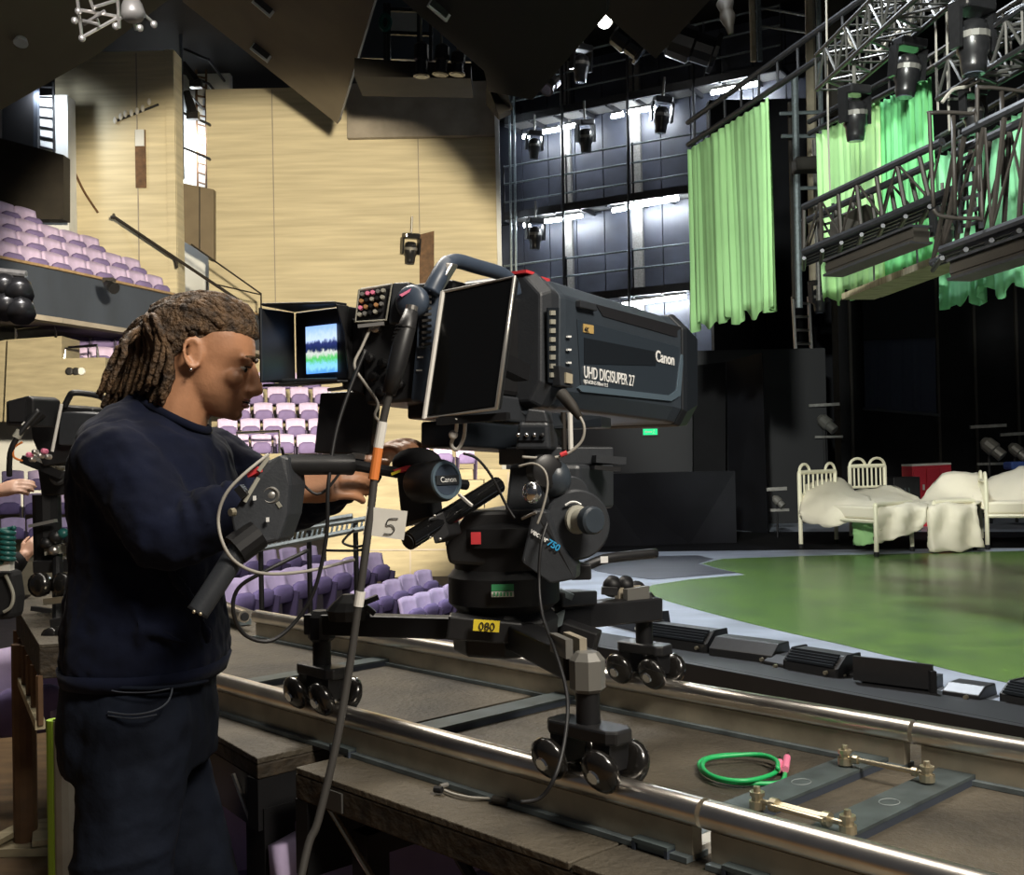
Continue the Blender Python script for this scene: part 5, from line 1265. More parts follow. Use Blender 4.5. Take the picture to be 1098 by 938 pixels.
MB().ell(A(595, 513, 2.0), (0.030, 0.03, 0.034)).build('side_knob', 'lens_grey', head, smooth=True)
MB().ell(A(571, 528, 1.96), (0.018, 0.016, 0.021)).build('chrome_ball', 'chrome', head, smooth=True)
MB().lathe(A(580, 505, 2.0), (0.4, -0.9, 0), [(0, 0.030), (0.03, 0.030), (0.034, 0.024)], 18).build('collar', 'black_plastic', head); smooth_by_angle(COL.objects[-1])
bd = P((571, 546, 1.955), (586, 548, 1.955), (598, 580, 1.965), (618, 606, 1.98), (617, 621, 1.98), (590, 626, 1.97), (561, 604, 1.955), (559, 600, 1.955))
badge = MB().prism(bd, (0.012, 0.05, 0)).build('badge_cheek', 'grey_plastic', head, bevel=0.004)
bnn = (bd[4] - bd[0]).cross(bd[6] - bd[0]).normalized()
if bnn.y > 0: bnn = -bnn
def on_badge(px, py):
    dr = _f + _rt * ((px - CX) / F) + _up * ((CY - py) / F); return EYE + dr * ((bd[0] - EYE).dot(bnn) / dr.dot(bnn)) + bnn * 0.006
bx = (on_badge(594, 584) - on_badge(567, 567)).normalized()
text('badge_word', 'vector', 0.0140, frame(on_badge(567, 570), bx, bnn), 'white_print', badge, 0.0005, bold=0.0003)
text('badge_number', '750', 0.0165, frame(on_badge(585, 583), bx, bnn), 'blue_print', badge, 0.0005, bold=0.0004)
sticker(head, 512, 577, 2.045, 14, 13, 'red_plastic', 'red_label'); sticker(head, 540, 583, 2.045, 22, 5, 'paper', 'white_label'); sticker(head, 541, 577, 2.045, 16, 8, 'gold_print', 'picture_label')
for pp in (((560, 556, 1.98), (575, 549, 1.95)),): MB().tube(P(*pp), 0.003, 6).build('lever', 'frame_silver', head)
# flash handle pointing to the stage
t_ = MB(); t_.tube(spline(P((618, 612, 2.1), (635, 604, 2.12), (655, 598, 2.14), (703, 593, 2.2))), 0.010, 8); t_.build('rear_handle', 'black_plastic', head, smooth=True)
sticker(head, 648, 600, 2.10, 8, 7, 'white_print', 'handle_tape'); MB().box(A(622, 612, 2.1), (0.04, 0.05, 0.03)).build('handle_socket', 'black_plastic', head, bevel=0.004)

# ================================================================== BROADCAST CAMERA
ax_ = V((0.565, 0.825, -0.045)).normalized(); CF = frame(A(601, 367, 2.19) - V((0.825, -0.565, 0)) * 0.1275, ax_, Z0)
bcam = thing('broadcast_camera', 'large dark grey broadcast camera with a long box lens on the dolly', 'camera', A(600, 470, 2.16))
CFi = CF.inverted()
def LP(px, py, y=-0.1275):
    dr = CFi.to_3x3() @ (_f + _rt * ((px - CX) / F) + _up * ((CY - py) / F)); o = CFi @ EYE
    t = (y - o.y) / dr.y; return o + dr * t
def sect(x, w, h, ch, zc=0.0):
    hw, hh = w / 2, h / 2
    return [V((x, -hw, -hh + ch + zc)), V((x, -hw + ch * 0.6, -hh + zc)), V((x, hw - ch * 0.6, -hh + zc)), V((x, hw, -hh + ch + zc)), V((x, hw, hh - ch + zc)), V((x, hw - ch, hh + zc)), V((x, -hw + ch, hh + zc)), V((x, -hw, hh - ch + zc))]
L = MB(CF); L.loft([sect(0.0, 0.245, 0.25, 0.03), sect(0.02, 0.255, 0.26, 0.035), sect(0.50, 0.255, 0.255, 0.035, 0.0), sect(0.54, 0.262, 0.262, 0.035)])
lens = L.build('lens_housing', 'lens_grey', bcam, bevel=0.006)
L = MB(CF); L.loft([sect(0.54, 0.262, 0.262, 0.035), sect(0.555, 0.275, 0.272, 0.035), sect(0.62, 0.272, 0.26, 0.05), sect(0.623, 0.235, 0.225, 0.05), sect(0.57, 0.21, 0.20, 0.05)])
L.build('lens_hood', 'lens_dark', bcam, bevel=0.004)
MB(CF).lathe((0.54, 0, 0), (1, 0, 0), [(0, 0.095), (0.035, 0.095), (0.04, 0.08)], 28).build('front_glass', 'fixture_lens', bcam)
def side_poly(pix, th, name, material, parent, y=-0.1275, bevel=0):
    pts = [LP(x, y_, y) for x, y_ in pix]
    return MB(CF).prism(pts, (0, -th, 0)).build(name, material, parent, bevel=bevel)
side_poly([(618, 342), (728, 372), (724, 424), (716, 428), (622, 418)], 0.0025, 'side_panel', 'lens_panel', lens, bevel=0.001)
side_poly([(626, 362), (703, 377), (703, 392), (626, 390)], 0.0012, 'inset_panel', 'lens_dark', lens, -0.130)
side_poly([(638, 326), (731, 351), (730, 363), (646, 339)], 0.0018, 'grip_slot', 'ink', lens)
side_poly([(618, 416), (622, 413), (716, 424), (724, 418), (729, 380), (731, 381), (728, 424), (718, 430), (622, 420)], 0.005, 'trim_strip', 'lens_trim', lens)
side_poly([(617, 322), (634, 326), (636, 334), (617, 330)], 0.012, 'latch', 'grey_plastic', lens, bevel=0.002)
k4 = side_poly([(625, 347), (636, 349), (636, 358), (625, 356)], 0.0015, 'badge_plate', 'gold_print', lens, -0.1302)
def side_text(name, body, px, py, size, material, bold=0.0, sx=1.0):
    p = LP(px, py, -0.1318); M = CF @ frame(p, V((1, 0, 0)), V((0, -1, 0))) @ Matrix.Diagonal((sx, 1, 1, 1))
    return text(name, body, size, M, material, lens, 0.0005, bold=bold)
side_text('badge_text', '4K', 626.5, 356, 0.0165, 'ink', 0.0003)
side_text('model_name', 'UHD DIGISUPER 27', 626, 404.5, 0.0345, 'white_print', 0.0003, 0.74)
side_text('model_detail', 'UJ27x6.5B 6.5-180mm 1:1.5', 626, 410.5, 0.0110, 'white_print', 0.0, 0.8)
side_text('maker_name', 'Canon', 703, 387, 0.0360, 'white_print', 0.0008)
# rear lens drive module with switches and the red marks on top
L = MB(CF); L.loft([sect(-0.055, 0.23, 0.25, 0.04, 0.005), sect(-0.03, 0.25, 0.27, 0.04, 0.005), sect(0.0, 0.25, 0.262, 0.035)])
drv = L.build('lens_drive', 'grey_plastic', bcam, bevel=0.005)
for x0 in (-0.045, 0.012): MB(CF).box((x0, -0.06, 0.137 - (0.004 if x0 > 0 else 0)), (0.03, 0.05, 0.006)).build('red_mark', 'red_plastic', drv)
side_poly([(586, 330), (598, 330), (597, 412), (587, 410)], 0.003, 'switch_strip', 'lens_dark', drv)
for k in range(8): side_poly([(589, 333 + 9.5 * k), (594, 333 + 9.5 * k), (594, 338 + 9.5 * k), (589, 338 + 9.5 * k)], 0.004, 'switch', 'pale_post', drv, -0.1300)
for k in range(3): side_poly([(607, 360 + 14 * k), (611, 360 + 14 * k), (611, 362 + 14 * k), (607, 362 + 14 * k)], 0.004, 'index_mark', 'white_print', drv, -0.1300)
side_poly([(590, 392), (604, 396), (606, 416), (592, 414)], 0.02, 'plug_box', 'grey_plastic', drv, bevel=0.002)
side_poly([(596, 400), (603, 402), (603, 412), (596, 411)], 0.024, 'socket_plate', 'tan_column', drv)
# camera body
L = MB(CF); L.box((-0.16, 0.0, -0.01), (0.22, 0.13, 0.20)); body = L.build('camera_body', 'black_plastic', bcam, bevel=0.01)
MB(CF).box((-0.12, 0.0, -0.135), (0.24, 0.13, 0.05)).build('wedge_adapter', 'grey_plastic', bcam, bevel=0.005)
MB(CF).box((-0.10, -0.01, -0.19), (0.26, 0.10, 0.05)).build('wedge_plate', 'lens_dark', bcam, bevel=0.005)
MB().prism(P((448, 314, 1.93), (474, 311, 1.95), (470, 374, 1.95), (446, 374, 1.93)), (0.05, 0.12, 0)).build('vent_block', 'body_blue', bcam, bevel=0.004)
for k in range(9): MB().bar(A(452, 319 + 6.3 * k, 1.925), A(462, 318 + 6.3 * k, 1.93), 0.010, 0.0045).build('vent_slat', 'brown_black', bcam)
MB().prism(P((429, 312, 1.93), (452, 308, 1.94), (470, 312, 1.95), (468, 340, 1.95), (440, 346, 1.93), (427, 340, 1.92)), (0.05, 0.12, 0)).build('top_shell', 'body_blue', bcam, bevel=0.006)
MB().lathe(A(444, 325, 1.92), (-0.35, -0.9, 0.1), [(0, 0.030), (0.012, 0.030), (0.02, 0.024), (0.022, 0.005)], 20).build('fan_dome', 'body_blue', bcam, smooth=True)
MB().prism(P((428, 316, 1.90), (441, 309, 1.90), (439, 313, 1.90), (431, 318, 1.90)), (0, 0.006, 0)).build('pink_tag', 'pink_plastic', bcam)
MB().prism(P((420, 303, 1.93), (440, 302, 1.93), (430, 348, 1.93), (416, 348, 1.93)), (0.03, 0.08, 0)).build('end_shell', 'grey_plastic', bcam, bevel=0.004)
# handle
hd = spline(P((462, 314, 1.93), (470, 298, 1.94), (479, 284, 1.96), (490, 280, 1.98), (512, 286, 2.02), (536, 293, 2.07), (548, 302, 2.09), (552, 316, 2.10)), 6)
MB().tube(hd, [0.016 if i < 14 else 0.0135 for i in range(len(hd))], 12).build('carry_handle', 'body_blue', bcam, smooth=True)
MB().prism(P((458, 312, 1.92), (468, 312, 1.92), (486, 282, 1.94), (478, 281, 1.94)), (0.01, 0.02, 0)).build('handle_post', 'aluminium', bcam, bevel=0.003)
# rear connector block
MB().prism(P((386, 346, 1.96), (448, 342, 1.96), (446, 430, 1.96), (392, 434, 1.96)), (0.05, 0.22, 0)).build('connector_block', 'black_plastic', bcam, bevel=0.006)
MB().prism(P((446, 362, 1.94), (462, 360, 1.94), (452, 432, 1.94), (440, 430, 1.94)), (0.04, 0.16, 0)).build('side_block', 'body_blue', bcam, bevel=0.004)
for k in range(3): MB().box(A(452 - 1.2 * k, 369 + 14 * k, 1.937), (0.010, 0.003, 0.0025)).build('white_mark', 'white_print', bcam)
for x, y in ((405, 352), (412, 390), (422, 398), (402, 404), (430, 412), (398, 384), (410, 420)):
    MB().lathe(A(x, y, 1.955), (-0.3, -0.95, 0), [(0, 0.009), (0.012, 0.009), (0.014, 0.005)], 10).build('connector', 'aluminium' if (x + y) % 2 else 'black_paint', bcam)
# control panel box
pnl = MB().prism(P((384, 309, 1.94), (421, 303, 1.94), (415, 345, 1.94), (379, 347, 1.94)), (0.02, 0.07, 0)).build('control_panel', 'black_plastic', bcam, bevel=0.004)
MB().tube(P((385, 311, 1.932), (420, 305, 1.932), (414, 343, 1.932), (381, 345, 1.932)), 0.0022, 6, closed=True).build('panel_rim', 'pale_post', pnl)
rk = random.Random(5)
for i in range(4):
    for j in range(5):
        x = 389 + 5.6 * j - 1.0 * i; y = 316 + 7.2 * i - 1.0 * j
        MB().lathe(A(x, y, 1.936), (-0.1, -1, 0.1), [(0, 0.0042), (0.007, 0.0036)], 8).build('knob', ['pale_post', 'black_paint', 'pink_plastic', 'bare_wood', 'frame_silver'][rk.randrange(5)], pnl)
MB().bar(A(384, 350, 1.93), A(412, 347, 1.93), 0.01, 0.006).build('panel_lip', 'frame_silver', pnl)
# camera base cradle
MB().prism(P((556, 452, 2.02), (588, 452, 2.02), (590, 482, 2.02), (552, 482, 2.02)), (0.03, 0.14, 0)).build('cradle_box', 'grey_plastic', bcam, bevel=0.006)
MB().prism(P((558, 458, 2.015), (584, 458, 2.015), (584, 472, 2.015), (556, 472, 2.015)), (0, 0.01, 0)).build('cradle_recess', 'lens_dark', bcam)
for k in range(4): MB().ell(A(556 + 8.5 * k, 466.5, 2.012), (0.0045,) * 3, n=8, m=6).build('rivet', 'chrome' if k < 3 else 'ink', bcam, smooth=True)
MB().prism(P((566, 438, 2.02), (584, 440, 2.02), (588, 453, 2.02), (562, 453, 2.02)), (0.02, 0.10, 0)).build('cradle_neck', 'grey_plastic', bcam, bevel=0.003)
MB().prism(P((556, 440, 2.03), (645, 446, 2.2), (645, 458, 2.2), (586, 460, 2.05)), (0.03, 0.12, 0)).build('under_tray', 'lens_dark', bcam, bevel=0.003)
for x, mt in ((604, 'truss_brown'), (611, 'white_paint')): MB().tube(P((x, 442, 2.1), (x + 1, 482, 2.1)), 0.005, 8).build('support_rod', mt, bcam)
# viewfinder
vn = V((-0.56, -0.83, 0.0)); vl = V((0.83, -0.56, 0.0)); vz = Z0
vc = A(349, 370, 2.00)
vf = thing('viewfinder', 'black hooded viewfinder with a lit screen in front of the operator\'s face', 'viewfinder', vc - Z0 * 0.08)
def VP_(a, b, c_): return vc + vl * a + vz * b + vn * c_
HW, HH = 0.076, 0.066
MB().prism([VP_(-HW, -HH, 0), VP_(HW * 0.72, -HH, 0), VP_(HW * 0.72, HH, 0), VP_(-HW, HH, 0)], -vn * 0.035).build('back_case', 'black_plastic', vf, bevel=0.004)
sc_ = MB(); sc_.prism([VP_(-0.044, -0.050, 0.002), VP_(0.030, -0.050, 0.002), VP_(0.030, 0.036, 0.002), VP_(-0.044, 0.036, 0.002)], vn * 0.003); sc_.build('screen', 'finder_picture', vf)
def wall(pts, off): MB().prism(pts, off).build('hood_wall', 'black_plastic', vf, bevel=0.002)
wall([VP_(-HW, HH, 0), VP_(HW * 0.72, HH, 0), VP_(HW * 0.72, HH, 0.035), VP_(-HW, HH + 0.004, 0.084)], Z0 * 0.005)
wall([VP_(-HW, -HH, 0), VP_(HW * 0.72, -HH, 0), VP_(HW * 0.60, -HH, 0.02), VP_(-HW, -HH - 0.004, 0.084)], -Z0 * 0.005)
wall([VP_(-HW, -HH, 0), VP_(-HW, HH, 0), VP_(-HW, HH, 0.084), VP_(-HW, -HH, 0.084)], -vl * 0.005)
wall([VP_(HW * 0.72, -HH, 0), VP_(HW * 0.72, HH, 0), VP_(HW * 0.72, HH, 0.032), VP_(HW * 0.72, HH * 0.3, 0.012), VP_(HW * 0.72, -HH * 0.5, 0.006)], vl * 0.004)
MB().tube([VP_(-HW, HH, 0.084), VP_(-HW, -HH, 0.084), VP_(-HW * 0.4, -HH, 0.078), VP_(HW * 0.62, -HH, 0.022)], 0.0035, 8).build('hood_rim', 'lens_dark', vf)
MB().prism(P((371, 336, 1.985), (388, 348, 1.97), (390, 424, 1.97), (366, 416, 1.985)), (0.02, 0.06, 0)).build('hinge_block', 'black_plastic', vf, bevel=0.004)
MB().bar(A(368, 356, 2.04), A(392, 352, 2.0), 0.03, 0.05).build('mount_arm', 'black_paint', vf)
# flat script monitor under the viewfinder
t = thing('flat_monitor', 'black flat panel hanging under the viewfinder', 'monitor', A(370, 488, 2.06))
MB().prism(P((343, 421, 2.04), (402, 418, 2.04), (396, 488, 2.04), (336, 486, 2.04)), (0.01, 0.03, 0)).build('case', 'black_plastic', t, bevel=0.004)
MB().bar(A(352, 418, 2.03), A(404, 412, 2.0), 0.008, 0.006).build('top_rod', 'frame_silver', t); MB().ell(A(388, 411, 1.99), (0.005,) * 3).build('red_lamp', 'red_plastic', t)
MB().bar(A(378, 488, 2.03), A(392, 490, 2.03), 0.02, 0.010).build('lower_clip', 'steel', t)
# tilted screen
t = thing('tilted_screen', 'tall glossy black screen with a silver frame beside the camera body', 'screen', A(500, 448, 1.84))
cor = [A(476, 313, 1.885), A(552, 297, 1.81), A(533, 438, 1.81), A(456, 449, 1.885)]
nn2 = (cor[1] - cor[0]).cross(cor[3] - cor[0]).normalized()
if nn2.y > 0: nn2 = -nn2
MB().prism(cor, -nn2 * 0.016).build('case', 'black_plastic', t, bevel=0.004)
ctr = sum(cor, V((0, 0, 0))) / 4
gi = [ctr + (p - ctr) * 0.95 + nn2 * 0.002 for p in cor]; MB().prism(gi, -nn2 * 0.004).build('glass', 'black_gloss', t)
MB().tube([p + nn2 * 0.001 for p in cor], 0.0040, 8, closed=True).build('bezel', 'frame_silver', t, smooth=True)
MB().tube([cor[0] + nn2 * 0.003, cor[3] + nn2 * 0.003], 0.0045, 8).build('bezel_edge', 'white_paint', t)
MB().bar(ctr - nn2 * 0.02, A(560, 400, 1.98), 0.03, 0.03).build('mount_arm', 'black_paint', t)
MB().bar(A(470, 452, 1.87), A(545, 446, 1.83), 0.02, 0.012).build('shelf', 'black_paint', t)

# ---- near pan bar with control grip
pb = thing('pan_bar', 'grey remote control grip on the near pan bar before the operator', 'pan bar', A(262, 600, 1.78))
poly = P((301, 487, 1.80), (309, 490, 1.80), (312, 520, 1.80), (308, 552, 1.79), (298, 580, 1.78), (272, 586, 1.77), (250, 572, 1.77), (246, 552, 1.77), (268, 520, 1.78), (286, 494, 1.79))
gbx = MB().prism(poly, (0.015, 0.055, 0.0)).build('control_box', 'grey_plastic', pb, bevel=0.005)
MB().lathe(A(291, 531, 1.795), (0.05, -1, 0.05), [(0, 0.0145), (0.006, 0.0145), (0.009, 0.012), (0.005, 0.008), (0.008, 0.004)], 20).build('round_button', 'alu_dull', gbx); smooth_by_angle(COL.objects[-1])
MB().bar(A(298, 542, 1.79), A(301, 540, 1.79), 0.008, 0.01).build('small_button', 'pale_post', gbx)
MB().prism(P((264, 508, 1.78), (276, 500, 1.78), (277, 506, 1.78), (266, 512, 1.78)), (0.02, 0.03, 0)).build('red_button', 'red_plastic', gbx)
MB().bar(A(277, 512, 1.78), A(262, 538, 1.77), 0.006, 0.006).build('edge_strip', 'pale_post', gbx); MB().bar(A(288, 490, 1.79), A(277, 505, 1.78), 0.004, 0.006).build('edge_strip', 'pale_post', gbx)
for x, y in ((287, 557), (273, 534)): MB().box(A(x, y, 1.772), (0.004, 0.006, 0.007)).build('marking', 'white_print', gbx)
MB().lathe(A(251, 549, 1.765), (-0.6, -0.8, 0), [(0, 0.007), (0.008, 0.006)], 10).build('side_screw', 'brass', gbx)
MB().bar(A(256, 522, 1.77), A(264, 532, 1.77), 0.03, 0.012).build('rocker', 'black_paint', gbx)
MB().tube(P((276, 572, 1.79), (252, 590, 1.77)), 0.026, 14).build('grip_socket', 'black_paint', pb)
gt = P((262, 580, 1.78), (240, 614, 1.76), (213, 655, 1.74)); MB().tube(gt, [0.019, 0.018, 0.0175], 16).build('hand_grip', 'grey_plastic', pb, smooth=False); smooth_by_angle(COL.objects[-1])
MB().tube([gt[-1], gt[-1] + (gt[-1] - gt[1]).normalized() * 0.004], 0.0182, 16).build('grip_end', 'black_paint', pb)
for x in (208, 215): MB().ell(A(x, 656 + (x - 208) * 0.3, 1.722), (0.003,) * 3, n=8, m=6).build('end_stud', 'brass', pb, smooth=True)
MB().tube(P((306, 498, 1.82), (376, 498, 1.90)), 0.0175, 16).build('bar_tube', 'black_plastic', pb); smooth_by_angle(COL.objects[-1])
MB().tube(P((372, 498, 1.90), (377, 498, 1.905)), 0.0185, 16).build('tube_collar', 'black_paint', pb)
MB().tube(P((376, 498, 1.92), (500, 520, 2.1)), 0.010, 10).build('bar_rod', 'black_paint', pb)
# ---- far pan bar with round zoom control
zb = thing('zoom_control', 'black zoom control with a round dial on the far pan bar', 'zoom control', A(450, 580, 1.95))
zax = (A(484, 514, 1.90) - A(440, 520, 1.98)).normalized()
zc = MB().lathe(A(446, 519, 1.97), zax, [(0, 0.030), (0.01, 0.036), (0.075, 0.037), (0.082, 0.034)], 26).build('dial_body', 'black_plastic', zb); smooth_by_angle(zc)
fc = A(446, 519, 1.97) + zax * 0.082
MB().lathe(fc, zax, [(0, 0.034), (0.004, 0.033), (0.004, 0.028), (0.001, 0.027)], 26).build('dial_rim', 'lens_trim', zb); smooth_by_angle(COL.objects[-1])
MB().lathe(fc + zax * 0.0005, zax, [(0, 0.0265), (0.0012, 0.026)], 24).build('dial_face', 'body_blue', zb)
side = zax.cross(Z0).normalized()
sgn = 1 if proj(fc + side * 0.01)[0] > proj(fc)[0] else -1
fx = side * sgn
MB().bar(fc - fx * 0.026 + zax * 0.003, fc + fx * 0.026 + zax * 0.003, 0.004, 0.016, ).build('dial_bar', 'grey_plastic', zb)
text('dial_word', 'Canon', 0.0135, frame(fc - fx * 0.017 - Z0 * 0.004 + zax * 0.006, fx, zax), 'white_print', zb, 0.0004)
MB().prism(P((424, 506, 1.98), (456, 499, 1.98), (463, 556, 1.98), (430, 566, 1.98)), (0.02, 0.05, 0)).build('control_body', 'black_plastic', zb, bevel=0.006)
MB().prism(P((421, 504, 1.97), (436, 499, 1.97), (444, 501, 1.97), (428, 507, 1.97)), (0.01, 0.02, 0)).build('rocker_button', 'red_plastic', zb); MB().prism(P((419, 507, 1.968), (430, 503, 1.968), (429, 506, 1.968), (420, 510, 1.968)), (0.0, 0.02, 0)).build('yellow_mark', 'yellow_tape', zb)
MB().bar(A(448, 532, 1.96), A(458, 526, 1.94), 0.006, 0.006).build('white_screw', 'white_paint', zb)
MB().tube(P((438, 580, 1.88), (470, 560, 1.94), (534, 520, 2.06)), 0.0165, 16).build('bar_tube', 'black_gloss', zb); smooth_by_angle(COL.objects[-1])
MB().lathe(A(437.4, 580.6, 1.879), (A(438, 580, 1.88) - A(470, 560, 1.94)), [(0, 0.0135), (0.001, 0.013)], 14).build('tube_bore', 'ink', zb)
MB().prism(P((458, 556, 1.91), (475, 548, 1.93), (482, 574, 1.93), (466, 584, 1.91)), (0.02, 0.05, 0)).build('clamp', 'black_plastic', zb, bevel=0.003)
for x, y in ((466, 553), (472, 578), (461, 576)): MB().ell(A(x, y, 1.905), (0.003,) * 3, n=8, m=6).build('clamp_screw', 'frame_silver', zb, smooth=True)
MB().bar(A(492, 530, 1.95), A(506, 542, 1.93), 0.005, 0.004).build('lever', 'white_paint', zb)
MB().ell(A(447, 496, 2.02), (0.046, 0.04, 0.028)).build('palm_grip', 'black_cloth', zb, smooth=True)

# ---- heavy camera cable with plug and bands
cb = thing('camera_cable', 'heavy grey camera cable with orange band hanging from the camera to the floor', 'cable', A(380, 700, 1.86))
pl = P((441, 334, 1.87), (436, 352, 1.86), (430, 374, 1.85), (424, 398, 1.845), (417, 422, 1.84))
MB().tube(pl, [0.012, 0.0155, 0.0165, 0.0150, 0.0115], 14).build('plug_boot', 'black_plastic', cb, smooth=True)
MB().tube(P((442, 328, 1.87), (440, 338, 1.868)), 0.0105, 14).build('plug_ring', 'aluminium', cb)
for k in range(5): MB().lathe(A(435.5 - 1.2 * k, 350 + 4 * k, 1.86), (-0.25, -0.05, -1), [(0, 0.0172), (0.003, 0.0172)], 14).build('boot_rib', 'rubber', cb)
path = spline(P((418, 420, 1.84), (411, 450, 1.84), (404, 492, 1.84), (396, 560, 1.83), (384, 650, 1.82), (374, 720, 1.81), (360, 800, 1.79), (341, 880, 1.77), (321, 950, 1.74)) + [V((-0.42, 1.60, 0.35)), V((-0.50, 1.52, 0.02)), V((-0.75, 1.40, 0.012))], 6)
MB().tube(path, 0.0066, 10).build('cord', 'cord_grey', cb, smooth=True)
def band(a, b, material, r=0.0085): MB().tube(P(a, b), r, 12).build('band', material, cb)
band((410.5, 452, 1.839), (405.5, 480, 1.839), 'white_paint'); band((405.5, 480, 1.839), (400.5, 514, 1.837), 'orange_tape'); band((386.8, 634, 1.821), (384.2, 650, 1.82), 'white_paint', 0.0082)
fl_ = MB().prism(P((394, 543, 1.828), (437, 548, 1.828), (433, 579, 1.828), (389, 573, 1.828)), (0, 0.0015, 0)).build('number_flag', 'paper', cb)
MB().tube(spline(P((427, 556, 1.826), (417, 556.5, 1.826), (414.5, 563, 1.826), (420, 563, 1.826), (423, 568, 1.826), (419, 572.5, 1.826), (411.5, 572, 1.826)), 4), 0.0009, 5).build('number_five', 'ink', fl_)

# ---- loose cables round the camera
def cable(label, pix, r, material='cable_black', name='loose_cable'):
    return tag(MB().tube(spline(P(*pix), 6), r, 7).build(name, material, smooth=True), label, 'cable')
cable('thin grey cable looping round the control grip', [(288, 487, 1.79), (262, 508, 1.76), (242, 530, 1.75), (234, 556, 1.75), (240, 585, 1.74), (256, 605, 1.75), (285, 615, 1.78), (330, 612, 1.85), (380, 600, 1.9)], 0.0028, 'cable_grey')
cable('long black cable hanging in a big loop from the viewfinder', [(392, 375, 1.92), (374, 420, 1.90), (360, 465, 1.88), (352, 520, 1.86), (350, 575, 1.86), (338, 630, 1.86), (318, 665, 1.86), (290, 687, 1.84), (262, 680, 1.82), (250, 655, 1.80), (256, 630, 1.80), (285, 612, 1.80), (330, 590, 1.85)], 0.0034)
cable('grey cable with a plug looping behind the big plug', [(398, 350, 1.94), (388, 372, 1.93), (380, 392, 1.92), (392, 412, 1.92), (405, 432, 1.92), (402, 446, 1.92), (412, 455, 1.93)], 0.0028, 'cable_grey')
cable('black cable drooping under the control grip', [(376, 488, 1.9), (366, 505, 1.88), (340, 530, 1.87), (310, 500, 1.86), (302, 480, 1.84)], 0.0025)
cable('white power cable with a small plug below the tilted screen', [(490, 448, 1.85), (489, 462, 1.87), (484, 476, 1.88), (490, 482, 1.88), (497, 470, 1.88), (499, 452, 1.87)], 0.0034, 'white_paint')
tag(MB().ell(A(486, 466, 1.87), (0.008, 0.006, 0.008)).build('small_plug', 'white_paint', smooth=True), 'small white plug hanging under the tilted screen', 'plug')
cable('grey cable arching from the lens drive with a red band', [(608, 428, 2.02), (617, 440, 1.99), (626, 456, 1.98), (624, 472, 1.98), (612, 484, 1.98), (598, 490, 1.98), (580, 491, 1.98), (560, 490, 1.98)], 0.0028, 'cable_grey')
t = tag(MB().tube(P((602, 422, 2.02), (612, 434, 2.0), (622, 448, 1.985)), [0.012, 0.011, 0.006], 10).build('cable_plug', 'brown_black', smooth=True), 'dark jointed cable plug under the rear of the lens', 'plug')
tag(MB().tube(P((601, 488, 1.977), (608, 485, 1.977)), 0.0042, 8).build('cable_band', 'red_plastic'), 'red band on the grey cable under the lens', 'band')
cable('black cable hanging from the pan head down to the dolly wheels', [(587, 560, 1.95), (580, 585, 1.93), (578, 625, 1.92), (582, 660, 1.88), (596, 700, 1.75), (608, 745, 1.66), (606, 790, 1.60), (596, 830, 1.56), (580, 855, 1.56), (558, 860, 1.56)], 0.0030)
z5 = ZP + 0.006
t = thing('plug_cable', 'short cable with a barrel connector lying on the front deck', 'cable', G(510, 855, ZP))
MB().tube(spline([G(558, 861, z5), G(548, 858, z5), G(530, 856, z5), G(505, 855, z5), G(486, 851, z5), G(476, 847, z5)], 5), 0.0025, 7).build('cord', 'cable_grey', t, smooth=True)
MB().tube([G(529, 857, z5 + 0.002), G(545, 860, z5 + 0.002)], 0.007, 12).build('barrel', 'brown_black', t); MB().tube([G(466, 846, z5 + 0.003), G(474, 847, z5 + 0.003)], 0.006, 10).build('plug', 'black_paint', t); MB().tube([G(472, 843, z5 + 0.003), G(480, 841, z5 + 0.003)], 0.004, 10).build('plug_tip', 'frame_silver', t)
cable('thin black cable from the zoom control to the pan head', [(497, 486, 1.93), (512, 492, 1.94), (528, 512, 1.95), (542, 540, 1.96), (552, 556, 1.96)], 0.0025)
cable('thin grey cable curling round the collar of the pan head', [(556, 500, 1.95), (572, 497, 1.94), (584, 505, 1.93), (587, 522, 1.93), (582, 545, 1.93), (576, 562, 1.93)], 0.0022, 'cable_grey')
cable('small black cable loop beside the numbered flag', [(380, 568, 1.86), (372, 575, 1.86), (368, 582, 1.86), (380, 586, 1.86), (392, 585, 1.85), (384, 590, 1.85), (350, 590, 1.86)], 0.0022)
# ================================================================== PEOPLE
def ring(c_, ex, ey, rx, ry, n=20, p=1.0):
    out = []
    for k in range(n):
        a = 2 * math.pi * k / n; ca, sa = math.cos(a), math.sin(a)
        out.append(V(c_) + ex * rx * math.copysign(abs(ca) ** p, ca) + ey * ry * math.copysign(abs(sa) ** p, sa))
    return out
def limb(m, pts, rs, n=14, sub=5):
    P_ = spline(pts, sub); k = len(pts) - 1; R_2 = []
    for i in range(len(P_)):
        f = i / sub; j = min(int(f), k - 1); R_2.append(rs[j] + (rs[j + 1] - rs[j]) * (f - j))
    # rounded ends
    d0 = (P_[0] - P_[1]).normalized(); d1 = (P_[-1] - P_[-2]).normalized()
    P2 = [P_[0] + d0 * R_2[0] * 0.85, P_[0] + d0 * R_2[0] * 0.5] + P_ + [P_[-1] + d1 * R_2[-1] * 0.5, P_[-1] + d1 * R_2[-1] * 0.85]
    R3 = [R_2[0] * 0.4, R_2[0] * 0.85] + R_2 + [R_2[-1] * 0.85, R_2[-1] * 0.4]
    m.tube(P2, R3, n)
